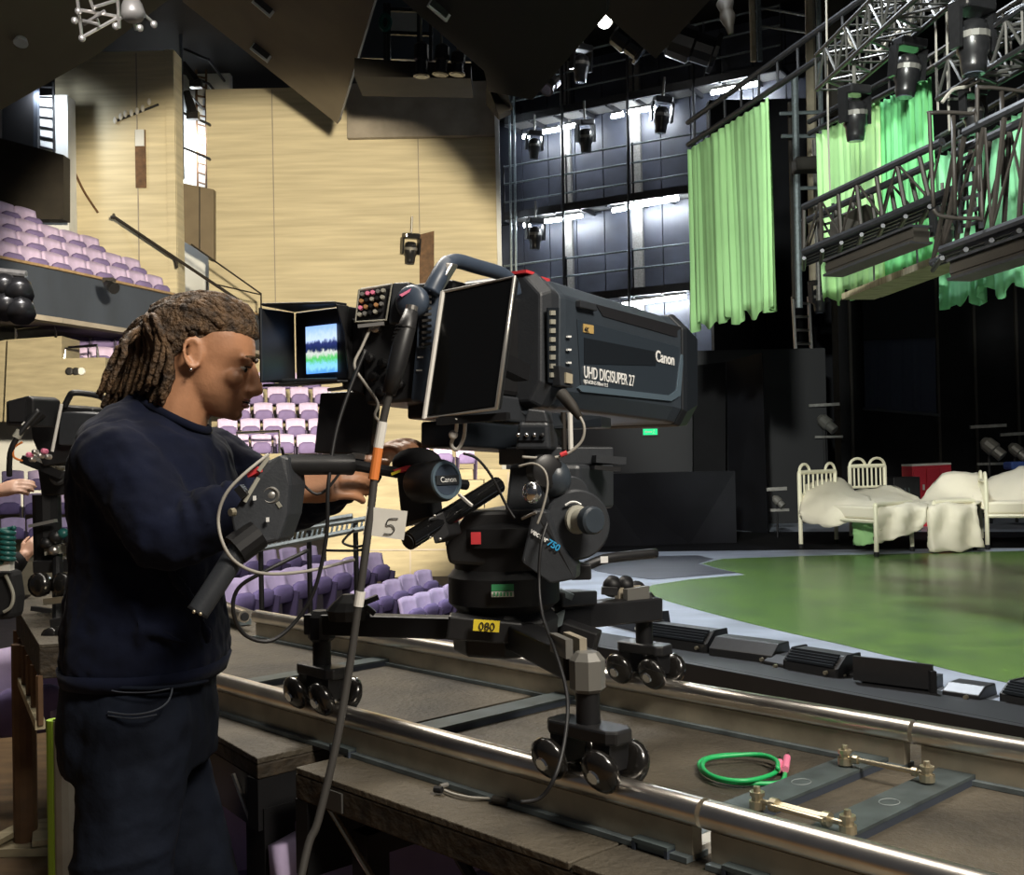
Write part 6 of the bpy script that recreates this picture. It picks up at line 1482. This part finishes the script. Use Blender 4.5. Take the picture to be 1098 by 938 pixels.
def hand(m, wrist, fwd, up, curl=0.5, size=1.0, thumb_side=1, spread=0.0):
    """palm grows from wrist along fwd; up = back-of-hand normal; thumb_side along side axis"""
    f = V(fwd).normalized(); s = f.cross(V(up)).normalized(); n = s.cross(f).normalized()
    S = size
    rings = []
    for t, w_, th in ((-0.02, 0.027, 0.021), (0.02, 0.033, 0.019), (0.05, 0.040, 0.017), (0.078, 0.042, 0.015), (0.09, 0.038, 0.012)):
        rings.append(ring(wrist + f * t * S, s, n, w_ * S, th * S, 16, 0.8))
    m.loft(rings)
    for i, (off, ln) in enumerate(((0.031, 0.074), (0.011, 0.084), (-0.010, 0.078), (-0.030, 0.060))):
        off *= thumb_side
        base = wrist + f * 0.082 * S + s * off * S
        d = f.copy(); pts = [base - f * 0.02 * S, base]; p = base.copy(); rs = [0.0095 * S, 0.0098 * S]
        for q, (seg, c_) in enumerate(((0.45, curl * 0.7), (0.30, curl * 1.1), (0.25, curl * 0.9))):
            R = Matrix.Rotation(-c_ * (0.9 + 0.12 * i), 3, s); d = (R @ d)
            d = (d + s * off * spread * 2).normalized()
            p = p + d * ln * seg * S; pts.append(p.copy()); rs.append((0.0092, 0.0086, 0.0072)[q] * S)
        limb(m, pts, rs, 10, 3)
    b = wrist + f * 0.022 * S + s * 0.028 * thumb_side * S - n * 0.006 * S
    d = (f * 0.75 + s * thumb_side * 0.6 - n * 0.25).normalized(); p1 = b + d * 0.042 * S
    d2 = (f * 0.95 + s * thumb_side * 0.15 - n * 0.3 * (0.4 + curl)).normalized(); p2 = p1 + d2 * 0.032 * S; p3 = p2 + (f - n * 0.3).normalized() * 0.024 * S
    limb(m, [b - f * 0.01 * S, b, p1, p2, p3], [0.013 * S, 0.0145 * S, 0.0115 * S, 0.0100 * S, 0.0080 * S], 10, 3)
def crumple(o, strength, size, name):
    tx = bpy.data.textures.new(name, 'CLOUDS'); tx.noise_scale = size; tx.noise_depth = 1
    d = o.modifiers.new('folds', 'DISPLACE'); d.texture = tx; d.strength = strength; d.mid_level = 0.5; d.texture_coords = 'LOCAL'
def remesh(o, vox, it=4, fac=0.5):
    r = o.modifiers.new('skin', 'REMESH'); r.mode = 'VOXEL'; r.voxel_size = vox; r.use_smooth_shade = True
    s = o.modifiers.new('relax', 'SMOOTH'); s.iterations = it; s.factor = fac
    return o
HEADPROF = [  # z, front, back, half width, exponent
    (-0.006, 0.078, 0.030, 0.018), (0.004, 0.089, 0.012, 0.030), (0.018, 0.096, -0.008, 0.042), (0.034, 0.099, -0.026, 0.052), (0.050, 0.098, -0.050, 0.058), (0.070, 0.096, -0.074, 0.063), (0.086, 0.093, -0.086, 0.066),
    (0.100, 0.094, -0.092, 0.069), (0.110, 0.099, -0.096, 0.071), (0.125, 0.099, -0.099, 0.073), (0.145, 0.095, -0.100, 0.074), (0.165, 0.086, -0.096, 0.072), (0.185, 0.070, -0.086, 0.064), (0.200, 0.048, -0.066, 0.050), (0.210, 0.022, -0.040, 0.030), (0.214, 0.0, -0.015, 0.010)]
def head_mesh(m, H):
    old = m.M; m.M = H
    rings = []
    X, Y = V((1, 0, 0)), V((0, 1, 0))
    for z, f, b, w_ in HEADPROF:
        cx_ = (f + b) / 2; rr = []
        for k in range(28):
            a = 2 * math.pi * k / 28; ca, sa = math.cos(a), math.sin(a)
            px = cx_ + (f - b) / 2 * math.copysign(abs(ca) ** 0.85, ca)
            py = w_ * math.copysign(abs(sa) ** 0.85, sa)
            if ca > 0.3 and z < 0.09: py *= (1 - 0.12 * (ca - 0.3))
            rr.append(V((px, py, z - 0.105)))
        rings.append(rr)
    m.loft(rings)
    # nose
    def nz(z): return z - 0.105
    m.loft([ring((0.096, 0, nz(0.108)), X, Y, 0.008, 0.008, 10), ring((0.103, 0, nz(0.092)), X, Y, 0.011, 0.0095, 10), ring((0.110, 0, nz(0.074)), X, Y, 0.014, 0.012, 10), ring((0.1145, 0, nz(0.060)), X, Y, 0.0155, 0.0155, 10), ring((0.112, 0, nz(0.051)), X, Y, 0.013, 0.014, 10), ring((0.106, 0, nz(0.046)), X, Y, 0.006, 0.008, 10)])
    for s_ in (-1, 1): m.ell((0.106, s_ * 0.0125, nz(0.054)), (0.010, 0.0075, 0.008), n=10, m=7)
    # brow ridge, cheek, chin, lips
    for s_ in (-1, 1):
        m.ell((0.088, s_ * 0.031, nz(0.1125)), (0.013, 0.024, 0.0075), n=12, m=7); m.ell((0.075, s_ * 0.043, nz(0.072)), (0.020, 0.018, 0.017), n=12, m=7)
        m.ell((0.0865, s_ * 0.031, nz(0.1015)), (0.0100, 0.0145, 0.0042), n=12, m=7)   # upper lid
        m.ell((0.085, s_ * 0.031, nz(0.0885)), (0.0090, 0.0135, 0.0040), n=12, m=7)
    m.ell((0.086, 0, nz(0.006)), (0.014, 0.020, 0.013), n=12, m=8)
    m.ell((0.099, 0, nz(0.0385)), (0.0095, 0.021, 0.0055), n=12, m=7); m.ell((0.097, 0, nz(0.0265)), (0.0100, 0.019, 0.0065), n=12, m=7)
    # ears
    for s_ in (-1, 1):
        pts = [V((-0.002 + 0.0145 * math.cos(a) - 0.006 * math.sin(a), s_ * (0.072 + 0.006 * (1 - math.cos(a))), nz(0.100) + 0.026 * math.sin(a))) for a in [2 * math.pi * k / 14 for k in range(14)]]
        m.tube(pts, 0.0046, 7, closed=True)
        m.ell((0.0, s_ * 0.071, nz(0.101)), (0.013, 0.005, 0.022), n=12, m=7); m.ell((0.003, s_ * 0.074, nz(0.076)), (0.008, 0.005, 0.008), n=10, m=6)
    m.M = old

# ---------------- the operator
op = thing('person', 'man in a dark navy sweater and jeans with tied-back dreadlocks operating the camera', 'person', V((-0.74, 2.12, 0)))
Hp = math.radians(13)
EARC = A(216, 380, 2.12)
hx = V((math.cos(Hp) * 0.995, 0.10, -math.sin(Hp)))
HF = frame(EARC + V((0, 0.0, 0)), hx, Z0)
bm_ = MB()
head_mesh(bm_, HF)
def HL(x, y, z): return HF @ V((x, y, z - 0.105))
nk0 = HL(-0.030, 0, 0.05); nkb = A(176, 470, 2.12)
limb(bm_, [HL(-0.020, 0, 0.075), HL(-0.022, 0, 0.02), A(186, 452, 2.12), A(170, 490, 2.12)], [0.062, 0.060, 0.064, 0.085], 18)
# joints
shR, elR, wrR = A(122, 492, 1.97), A(186, 574, 1.90), A(312, 524, 1.96)
shL, elL, wrL = A(218, 492, 2.30), A(312, 545, 2.30), A(404, 492, 2.16)
hipc = A(150, 735, 2.12)
torso = [(452, 170, 34, 0.070), (470, 165, 58, 0.15), (495, 165, 70, 0.175), (540, 165, 74, 0.175), (600, 160, 70, 0.16), (660, 157, 68, 0.155), (720, 152, 72, 0.165), (760, 150, 72, 0.17)]
def torso_rings(grow, rows, n=26):
    out = []
    for y, x, hw, hd_ in rows:
        out.append(ring(A(x, y, 2.12), V((1, 0, 0)), V((0, 1, 0)), hw / F * 2.12 + grow, hd_ + grow, n, 0.9))
    return out
bm_.loft(torso_rings(-0.015, torso))
limb(bm_, [shR, elR, wrR], [0.052, 0.042, 0.028]); limb(bm_, [shL, elL, wrL], [0.052, 0.042, 0.028])
hand(bm_, wrR, A(392, 512, 1.98) - wrR, V((0.1, -0.8, 0.6)), curl=0.32, size=0.95, thumb_side=-1)
hand(bm_, wrL, A(446, 466, 2.06) - wrL, V((0.0, -0.25, 1)), curl=0.62, size=0.95, thumb_side=1)
foR, foL = V((-0.76, 1.98, 0.09)), V((-0.66, 2.24, 0.09))
hpR, hpL = A(148, 770, 2.02), A(156, 770, 2.22)
knR, knL = V((-0.74, 1.99, 0.52)), V((-0.62, 2.24, 0.53))
for hp, kn, fo in ((hpR, knR, foR), (hpL, knL, foL)): limb(bm_, [hp, kn, fo], [0.088, 0.058, 0.040])
body_ = bm_.build('body', 'skin', op); remesh(body_, 0.0042, 3)
# eyes, brows and lips as parts of the face
for s_ in (-1, 1):
    MB().ell(HL(0.083, s_ * 0.031, 0.0945), (0.0105,) * 3).build('eye', 'eye_white', op, smooth=True)
    MB().ell(HL(0.0905, s_ * 0.031, 0.0925), (0.005, 0.006, 0.006)).build('iris', 'eye_dark', op, smooth=True)
    MB().tube(spline([HL(0.101, s_ * 0.014, 0.113), HL(0.1005, s_ * 0.030, 0.118), HL(0.088, s_ * 0.050, 0.114)]), [0.0032] * 6 + [0.0036] * 6 + [0.002], 6).build('eyebrow', 'hair', op, smooth=True)
    MB().tube(spline([HL(0.0985, s_ * 0.020, 0.0985), HL(0.0990, s_ * 0.031, 0.0985), HL(0.0915, s_ * 0.044, 0.0970)]), 0.0017, 6).build('eyelash', 'eye_dark', op, smooth=True)
MB().tube(spline([HL(0.098, -0.019, 0.0320), HL(0.1075, 0, 0.0325), HL(0.098, 0.019, 0.0320)]), 0.0016, 6).build('mouth_line', 'eye_dark', op, smooth=True)
for z_, r_ in ((0.0375, 0.0052), (0.0265, 0.0062)):
    MB().ell(HL(0.0995, 0, z_), (0.0098, 0.019, r_), HF.to_3x3()).build('lip', 'lip', op, smooth=True)
MB().ell(HL(0.003, -0.083, 0.069), (0.0035,) * 3).build('ear_stud', 'chrome', op, smooth=True)
# hair: cap plus dreadlocks drawn back to a tie, then falling behind
rh = random.Random(3)
hm = MB(HF)
cap_r = []
for z, f, b, w_ in HEADPROF[5:]:
    tz = (z - 0.070) / (0.214 - 0.070)
    fr_ = -0.02 + (f + 0.014 + 0.02) * min(1, max(0, (tz - 0.10) / 0.56)) ** 0.75
    cx_ = (fr_ + b - 0.010) / 2
    cap_r.append(ring((cx_, 0, z - 0.105 + (0.006 if z > 0.2 else 0.001)), V((1, 0, 0)), V((0, 1, 0)), max(0.012, (fr_ - b + 0.010) / 2), w_ + 0.0035, 24, 0.92))
hm.loft(cap_r)
hm.M = None
hm2 = MB()
tie = HL(-0.098, 0, 0.150)
def skull(az, el, grow):   # az from front, el up
    x = math.cos(el) * math.cos(az); y = math.cos(el) * math.sin(az); z = math.sin(el)
    return HL(0.0 + x * (0.098 + grow), y * (0.075 + grow), 0.118 + z * (0.098 + grow))
for i in range(84):
    az = -math.pi * 0.62 + 1.24 * math.pi * ((i * 0.618) % 1.0)
    el = math.radians(22 + 54 * ((i * 0.377) % 1.0)) if abs(az) < 1.0 else math.radians(-2 + 66 * ((i * 0.377) % 1.0))
    p0 = skull(az, el, 0.007)
    tz = tie + V((0, rh.uniform(-0.022, 0.022), rh.uniform(-0.022, 0.024)))
    mid = []
    for f in (0.35, 0.7):
        q = p0.lerp(tz, f); c0 = HL(-0.002, 0, 0.112); dr = (q - c0); loc = HF.inverted() @ (c0 + dr)
        # push out to the skull surface
        lx, ly, lz = loc.x / 0.110, loc.y / 0.086, (loc.z - 0.010) / 0.110; k = math.sqrt(lx * lx + ly * ly + lz * lz)
        if k < 1: loc = V((loc.x / k, loc.y / k, (loc.z - 0.010) / k + 0.010))
        mid.append(HF @ loc)
    pts = spline([p0] + mid + [tz], 5)
    pts = [p + V((rh.uniform(-1, 1), rh.uniform(-1, 1), rh.uniform(-1, 1))) * 0.0012 for p in pts]
    r = rh.uniform(0.0058, 0.0078); hm2.tube(pts, [r * rh.uniform(0.85, 1.15) for _ in pts], 6)
for i in range(70):      # small curls along the hairline
    az = -1.75 + 3.5 * ((i * 0.618) % 1.0); el = math.radians((36 if abs(az) < 0.9 else 36 - 26 * (abs(az) - 0.9) / 0.85) + rh.uniform(-4, 7))
    hm2.ell(skull(az, el, 0.004), (rh.uniform(0.005, 0.009), rh.uniform(0.005, 0.008), rh.uniform(0.004, 0.008)), n=7, m=5)
hm.M = None
hair = MB(); hair.add([V(p) for p in hm.v], hm.f); hair.add([V(p) for p in hm2.v], hm2.f)
hair.build('hair', 'hair', op, smooth=True)
for i in range(62):
    f = (i * 0.618) % 1.0; g = (i * 0.377 + 0.1) % 1.0
    s0 = tie + V((0, rh.uniform(-0.02, 0.02), rh.uniform(-0.015, 0.02)))
    ex_, ey_ = 108 + 66 * f + rh.uniform(-4, 4), 436 - 8 * f + rh.uniform(-16, 6)
    dep = 2.03 + 0.17 * g
    end = A(ex_, ey_, dep)
    top = A(170 - 36 * (1 - f) + rh.uniform(-5, 5), 342 + 26 * (1 - f) - 12 * rh.random() + 10 * abs(g - 0.5), 2.06 + 0.10 * g)
    mid = A(ex_ + 10 + 8 * (1 - f), ey_ - 42 + rh.uniform(-6, 6), dep)
    pts = spline([s0, top, mid, end], 6); pts = [p + V((rh.uniform(-1, 1), rh.uniform(-1, 1), rh.uniform(-1, 1))) * 0.0016 for p in pts]
    r = rh.uniform(0.0048, 0.0072)
    MB().tube(pts, [r * (0.7 + 0.3 * min(1, (len(pts) - k) / 6)) * rh.uniform(0.85, 1.15) for k in range(len(pts))], 6).build('dreadlock', 'hair', op, smooth=True)
MB().tube([tie + V((0.006 + 0.004 * math.cos(a), 0.026 * math.sin(a), 0.026 * math.cos(a))) for a in [k * math.pi / 8 for k in range(16)]], 0.006, 6, closed=True).build('hair_tie', 'hair', op, smooth=True)
# sweater
sw = MB()
srows = [(434, 180, 36, 0.066), (446, 172, 52, 0.10), (462, 167, 68, 0.160), (490, 166, 78, 0.190), (530, 168, 84, 0.195), (580, 163, 79, 0.180), (640, 159, 79, 0.178), (680, 158, 82, 0.185), (702, 158, 84, 0.190), (714, 158, 80, 0.185)]
tr_ = torso_rings(0.0, srows)
for k_, tl_ in ((0, 0.42), (1, 0.30), (2, 0.12)):
    cx_ = sum(p.x for p in tr_[k_]) / len(tr_[k_])
    for p in tr_[k_]: p.z -= (p.x - cx_ + 0.02) * tl_
sw.loft(tr_)
for sh, el, wr, rr in ((shR, elR, wrR, (0.076, 0.072, 0.060, 0.043)), (shL, elL, wrL, (0.072, 0.064, 0.056, 0.042))):
    e_ = el.lerp(wr, 0.86); mid_ = sh.lerp(el, 0.55)
    limb(sw, [sh, mid_, el, e_], [rr[0], rr[1], rr[2], rr[3]], 18)
# sleeve wrinkles near the elbow and the cuff
for base, tgt, r0, r1, n_ in ((elR, wrR, 0.060, 0.045, 6), (elL, wrL, 0.055, 0.044, 5)):
    for k in range(n_):
        f = 0.12 + 0.70 * k / n_; c_ = base.lerp(tgt, f); d = (tgt - base).normalized(); ex_ = d.cross(Z0).normalized(); ey_ = ex_.cross(d)
        sw.tube([c_ + (ex_ * math.cos(a) + ey_ * math.sin(a)) * (r0 + (r1 - r0) * f + 0.002) + d * 0.012 * math.sin(a + k) for a in [q * math.pi / 9 for q in range(18)]], 0.005, 6, closed=True)
for k, (a, b, c_) in enumerate((((100, 560), (150, 590), (205, 600)), ((95, 600), (140, 640), (150, 690)), ((180, 610), (210, 650), (225, 690)), ((110, 690), (150, 676), (200, 690)), ((130, 530), (160, 570), (165, 600)))):
    ctrs = []
    for x, y in (a, b, c_):
        # put the fold on the near surface of the torso
        row = min(srows, key=lambda r: abs(r[0] - y)); fx_ = max(-0.98, min(0.98, (x - row[1]) / row[2])); dd = row[3] * math.sqrt(1 - fx_ * fx_)
        ctrs.append(A(x, y, 2.12 - dd * 0.98))
    P_ = spline(ctrs, 6); sw.tube(P_, 0.008, 8)
swo = sw.build('sweater', 'sweater', op); remesh(swo, 0.0065, 5); crumple(swo, 0.018, 0.075, 'sweater_folds'); crumple(swo, 0.008, 0.03, 'sweater_creases')
col_pts = [A(183 + 40 * math.cos(a), 441 + 6 * math.sin(a) + 20 * math.cos(a), 2.12 - 0.072 * math.sin(a)) for a in [2 * math.pi * k / 24 for k in range(24)]]
MB().tube(col_pts, 0.009, 8, closed=True).build('collar', 'sweater', op, smooth=True)
hem_ = torso_rings(0.004, [(706, 158, 83, 0.188), (722, 157, 79, 0.182)], 36)
MB().loft(hem_).build('hem_band', 'sweater', op, smooth=True)
# jeans
jn = MB()
jrows = [(708, 152, 74, 0.168), (740, 150, 77, 0.178), (780, 151, 79, 0.182), (815, 152, 76, 0.178)]
jn.loft(torso_rings(0.0, jrows))
for hp, kn, fo, r in ((hpR, knR, foR, 0.104), (hpL, knL, foL, 0.104)):
    limb(jn, [hp, hp.lerp(kn, 0.5), kn, kn.lerp(fo, 0.5), fo + Z0 * 0.0], [r, 0.090, 0.074, 0.066, 0.064], 18)
for k in range(6):
    c_ = hpR.lerp(knR, 0.16 + 0.15 * k)
    jn.tube([c_ + V((0.092 * math.cos(a), 0.092 * math.sin(a), 0.016 * math.sin(a * 1.0 + k))) for a in [-2.9 + q * 0.25 for q in range(12)]], 0.005, 6)
jno = jn.build('jeans', 'denim', op); remesh(jno, 0.0075, 4); crumple(jno, 0.010, 0.05, 'jean_folds')
def on_hip(x, y, g=0.002):
    row = min(jrows, key=lambda r: abs(r[0] - y)); fx_ = max(-0.97, min(0.97, (x - row[1]) / row[2])); return A(x, y, 2.12 - (row[3] + g) * math.sqrt(1 - abs(fx_) ** 2.2))
def seam(pix, r=0.0012): MB().tube(spline([on_hip(x, y, 0.034 if y > 745 else 0.022) for x, y in pix], 5), r, 5).build('seam', 'denim_seam', op)
seam([(112, 738), (130, 742), (160, 742), (182, 738)]); seam([(116, 763), (140, 766), (165, 762), (180, 752), (185, 738)], 0.0016); seam([(116, 767), (142, 770), (168, 766)], 0.001)
seam([(74, 730), (90, 735), (108, 742), (112, 730)]); seam([(74, 760), (82, 768), (95, 768)], 0.0018); seam([(95, 768), (94, 790), (92, 815)])
MB().tube(spline([on_hip(x, y, 0.010) for x, y in ((76, 728), (110, 735), (150, 738), (190, 736), (222, 730))], 5), 0.004, 6).build('waistband', 'denim', op, smooth=True)
for fo, nm in ((foR, 'r'), (foL, 'l')):
    m = MB(); X, Y = V((1, 0, 0)), V((0, 1, 0)); rings = []
    for x, hw, h in ((-0.09, 0.02, 0.03), (-0.075, 0.036, 0.075), (-0.02, 0.040, 0.085), (0.06, 0.046, 0.06), (0.13, 0.046, 0.045), (0.17, 0.03, 0.03), (0.18, 0.01, 0.015)):
        rings.append([V((fo.x + x, fo.y + hw * math.cos(a), max(0.0, h * (0.5 + 0.5 * math.sin(a))))) for a in [2 * math.pi * k / 14 for k in range(14)]])
    m.loft(rings); m.build('shoe', 'black_plastic', op, smooth=True)

# ---------------- second operator, mostly outside the left edge
DP = 4.6
p2 = thing('person', 'second camera operator in black at the left edge reaching for the far camera', 'person', V((-2.72, 4.75, 0)))
m = MB(); H2 = frame(V((-2.68, 4.62, 1.66)), V((0.93, 0.2, -0.25)), Z0)
head_mesh(m, H2)
limb(m, [V((-2.70, 4.63, 1.60)), V((-2.74, 4.68, 1.45))], [0.058, 0.07])
s2R, e2R, w2R = V((-2.62, 4.45, 1.38)), A(-45, 560, 4.45), A(-6, 527, 4.5)
s2L, e2L, w2L = V((-2.66, 4.95, 1.36)), A(-30, 640, 4.75), A(26, 596, 4.85)
limb(m, [s2R, e2R, w2R], [0.05, 0.042, 0.030]); limb(m, [s2L, e2L, w2L], [0.05, 0.042, 0.028])
hand(m, w2R, A(34, 518, 4.5) - w2R, V((0.1, -0.7, 0.75)), curl=0.28, size=1.0, thumb_side=-1)
hand(m, w2L, A(44, 574, 4.9) - w2L, V((0.3, -0.7, 0.5)), curl=0.75, size=0.8, thumb_side=-1)
m.loft([ring((-2.72, 4.70, z), V((1, 0, 0)), V((0, 1, 0)), a, b, 20) for z, a, b in ((1.45, 0.06, 0.08), (1.38, 0.12, 0.22), (1.2, 0.14, 0.22), (1.0, 0.13, 0.18), (0.9, 0.13, 0.18))])
for s_ in (-1, 1): limb(m, [V((-2.72, 4.70 + 0.1 * s_, 0.9)), V((-2.70, 4.70 + 0.11 * s_, 0.48)), V((-2.72, 4.70 + 0.11 * s_, 0.06))], [0.085, 0.06, 0.045])
remesh(m.build('body', 'skin_pale', p2), 0.006, 3)
m = MB()
m.loft([ring((-2.72, 4.70, z), V((1, 0, 0)), V((0, 1, 0)), a, b, 20) for z, a, b in ((1.47, 0.07, 0.09), (1.40, 0.14, 0.24), (1.2, 0.16, 0.24), (1.0, 0.15, 0.20), (0.86, 0.15, 0.20))])
limb(m, [s2R, e2R, e2R.lerp(w2R, 0.7)], [0.065, 0.055, 0.042]); limb(m, [s2L, e2L, e2L.lerp(w2L, 0.90)], [0.065, 0.058, 0.040])
remesh(m.build('jacket', 'black_cloth', p2), 0.009, 4)
m = MB()
for s_ in (-1, 1): limb(m, [V((-2.72, 4.70 + 0.09 * s_, 0.92)), V((-2.70, 4.70 + 0.11 * s_, 0.48)), V((-2.72, 4.70 + 0.11 * s_, 0.09))], [0.115, 0.08, 0.07])
remesh(m.build('trousers', 'black_cloth', p2), 0.012, 3)
cu = e2L.lerp(w2L, 0.78); dcu = (w2L - e2L).normalized()
MB().lathe(cu, dcu, [(0, 0.043), (0.022, 0.042)], 16).build('cuff_stripe', 'white_paint', p2)
hc = [ring(H2 @ V(((f + b - 0.012) / 2 - 0.012, 0, z - 0.10)), H2.to_3x3() @ V((1, 0, 0)), H2.to_3x3() @ V((0, 1, 0)), (f - b) / 2 * 0.95, w_ + 0.008, 18) for z, f, b, w_ in HEADPROF[8:]]
MB().loft(hc).build('hair', 'hair', p2, smooth=True)
for s_ in (-1, 1):
    m = MB(); m.loft([[V((-2.72 + x, 4.70 + 0.11 * s_ + hw * math.cos(a), max(0.0, h * (0.5 + 0.5 * math.sin(a))))) for a in [2 * math.pi * k / 12 for k in range(12)]] for x, hw, h in ((-0.09, 0.02, 0.03), (-0.07, 0.04, 0.08), (0.06, 0.046, 0.06), (0.16, 0.03, 0.03), (0.18, 0.01, 0.015))])
    m.build('shoe', 'black_plastic', p2, smooth=True)

# ---------------- second camera at the left
D2 = 4.3
c2 = thing('broadcast_camera', 'second black broadcast camera behind the operator at the left edge', 'camera', A(60, 520, D2))
def q2(pix, d_, e_, name, mt, par, bevel=0.006): return MB().prism([A(x, y, d_) for x, y in pix], e_).build(name, mt, par, bevel=bevel)
q2([(6, 430), (30, 424), (36, 428), (36, 458), (6, 456)], 4.0, (0.05, 0.12, 0), 'viewfinder_hood', 'black_plastic', c2)
q2([(9, 432), (27, 428), (27, 452), (10, 452)], 3.99, (0.0, 0.015, 0), 'hood_opening', 'ink', c2, 0)
q2([(30, 432), (100, 438), (104, 492), (46, 500), (34, 470)], 4.2, (0.1, 0.25, 0), 'camera_body', 'black_plastic', c2)
q2([(64, 441), (112, 444), (112, 478), (62, 478)], 4.16, (0.1, 0.02, 0), 'side_panel', 'grey_plastic', c2)
MB().tube(spline(P((69, 437, 4.2), (74, 426, 4.2), (80, 421, 4.2), (104, 424, 4.25), (112, 428, 4.28)), 5), 0.012, 10).build('carry_handle', 'black_plastic', c2, smooth=True)
MB().tube(P((66, 433, 4.05), (56, 484, 4.05)), 0.006, 8).build('antenna', 'white_paint', c2)
MB().tube(P((44, 442, 4.02), (30, 455, 4.0)), [0.022, 0.02], 12).build('plug_boot', 'black_paint', c2)
MB().tube(P((30, 453, 4.0), (26, 458, 3.99)), 0.014, 12).build('plug_band', 'white_paint', c2); MB().tube(P((22, 462, 3.98), (17, 470, 3.97)), 0.015, 12).build('green_band', 'pale_post', c2)
MB().tube(spline(P((42, 440, 4.0), (28, 456, 3.98), (18, 470, 3.97), (11, 486, 3.97), (10, 510, 4.0)), 5), 0.010, 8).build('cable', 'cable_black', c2, smooth=True)
MB().tube(spline(P((24, 474, 3.97), (15, 480, 3.97), (15, 490, 3.97), (24, 494, 3.99))), 0.004, 6).build('thin_cable', 'orange_tape', c2, smooth=True)
for k, (x, y) in enumerate(((34, 488), (40, 485), (46, 489), (50, 484), (37, 493), (54, 490))): MB().lathe(A(x, y, 4.1), (-0.3, -0.9, 0.1), [(0, 0.010), (0.02, 0.010), (0.024, 0.006)], 8).build('connector', ['pink_plastic', 'aluminium', 'frame_silver'][k % 3], c2)
h2 = thing('pan_tilt_mount', 'black pan head and pedestal of the second camera at the left', 'pan head', A(58, 680, 4.4))
MB().bar(A(32, 492, 4.3), A(74, 509, 4.3), 0.16, 0.03).build('slide_plate', 'black_plastic', h2)
q2([(40, 503), (76, 508), (72, 530), (44, 532)], 4.35, (0.05, 0.14, 0), 'head_body', 'black_plastic', h2)
MB().tube(P((50, 530, 4.4), (52, 600, 4.4)), 0.055, 12).build('column', 'black_paint', h2)
MB().lathe(A(62, 512, 4.28), (0.4, -0.9, 0), [(0, 0.03), (0.03, 0.03), (0.034, 0.02)], 12).build('knob', 'black_plastic', h2)
for x, y, r, mt in ((60, 575, 0.030, 'black_plastic'), (68, 572, 0.024, 'coil_green'), (50, 582, 0.026, 'black_plastic'), (58, 590, 0.022, 'aluminium'), (76, 580, 0.028, 'black_plastic')):
    MB().ell(A(x, y, 4.3), (r, r, r * 0.9), n=10, m=7).build('fitting', mt, h2, smooth=True)
MB().bar(A(32, 564, 4.3), A(60, 558, 4.3), 0.03, 0.012).build('lever', 'frame_silver', h2)
MB().bar(A(48, 590, 4.35), A(90, 585, 4.4), 0.08, 0.035).build('bracket', 'pale_post', h2)
MB().bar(A(44, 606, 4.4), A(88, 604, 4.4), 0.16, 0.05).build('base_plate', 'black_plastic', h2, bevel=0.005)
for x, y in ((48, 626), (72, 626)): MB().lathe(A(x, y, 4.15), (-0.3, -0.9, 0), [(0, 0.02), (0.01, 0.045), (0.04, 0.045), (0.05, 0.02)], 14).build('wheel', 'wheel_rubber', h2, smooth=True)
MB().tube(P((62, 600, 4.3), (62, 668, 4.1)), 0.02, 10).build('post', 'black_paint', h2)
MB().bar(A(48, 645, 4.05), A(72, 642, 4.05), 0.03, 0.022).build('cross_rod', 'brass', h2); MB().bar(A(34, 652, 4.0), A(55, 655, 4.0), 0.02, 0.016).build('lever', 'black_paint', h2)
q2([(52, 664), (78, 658), (80, 672), (54, 680)], 3.85, (0.03, 0.08, 0), 'bogie', 'black_plastic', h2)
for x, y in ((67, 680), (58, 682)): MB().lathe(A(x, y, 3.8), (-0.1, -1, 0), [(0, 0.02), (0.01, 0.033), (0.03, 0.033), (0.036, 0.012)], 14).build('wheel', 'wheel_rubber', h2, smooth=True)
MB().lathe(A(66.5, 680, 3.76), (-0.1, -1, 0), [(0, 0.012), (0.004, 0.010)], 12).build('hub_cap', 'chrome', h2)
# dark green spiral spring lead at the left edge
m = MB(); pts = []
for k in range(60): a = k * 0.7; pts.append(A(8, 566 + k * 0.62, 3.9) + V((0.022 * math.cos(a), 0.022 * math.sin(a), 0)))
tag(m.tube(pts, 0.009, 6).build('coiled_lead', 'coil_green', smooth=True), 'dark green coiled lead at the left edge', 'cable')
tag(MB().prism(P((-6, 602, 3.9), (10, 602, 3.9), (10, 612, 3.9), (-6, 612, 3.9)), (0, 0.04, 0)).build('lead_tag', 'paper'), 'white tag under the coiled lead at the left edge', 'tag')
t = thing('bag', 'black bag hanging at the left edge below the second operator\'s hands', 'bag', A(5, 660, 3.85))
MB().prism(P((-20, 612, 3.95), (12, 612, 3.95), (16, 640, 3.95), (14, 664, 3.95), (-20, 666, 3.95)), (0, 0.10, 0)).build('pouch', 'black_cloth', t, bevel=0.02)
MB().tube(spline(P((6, 616, 3.93), (14, 636, 3.93), (12, 650, 3.93), (4, 656, 3.93))), 0.006, 6).build('strap', 'pale_post', t)
collect_all = True
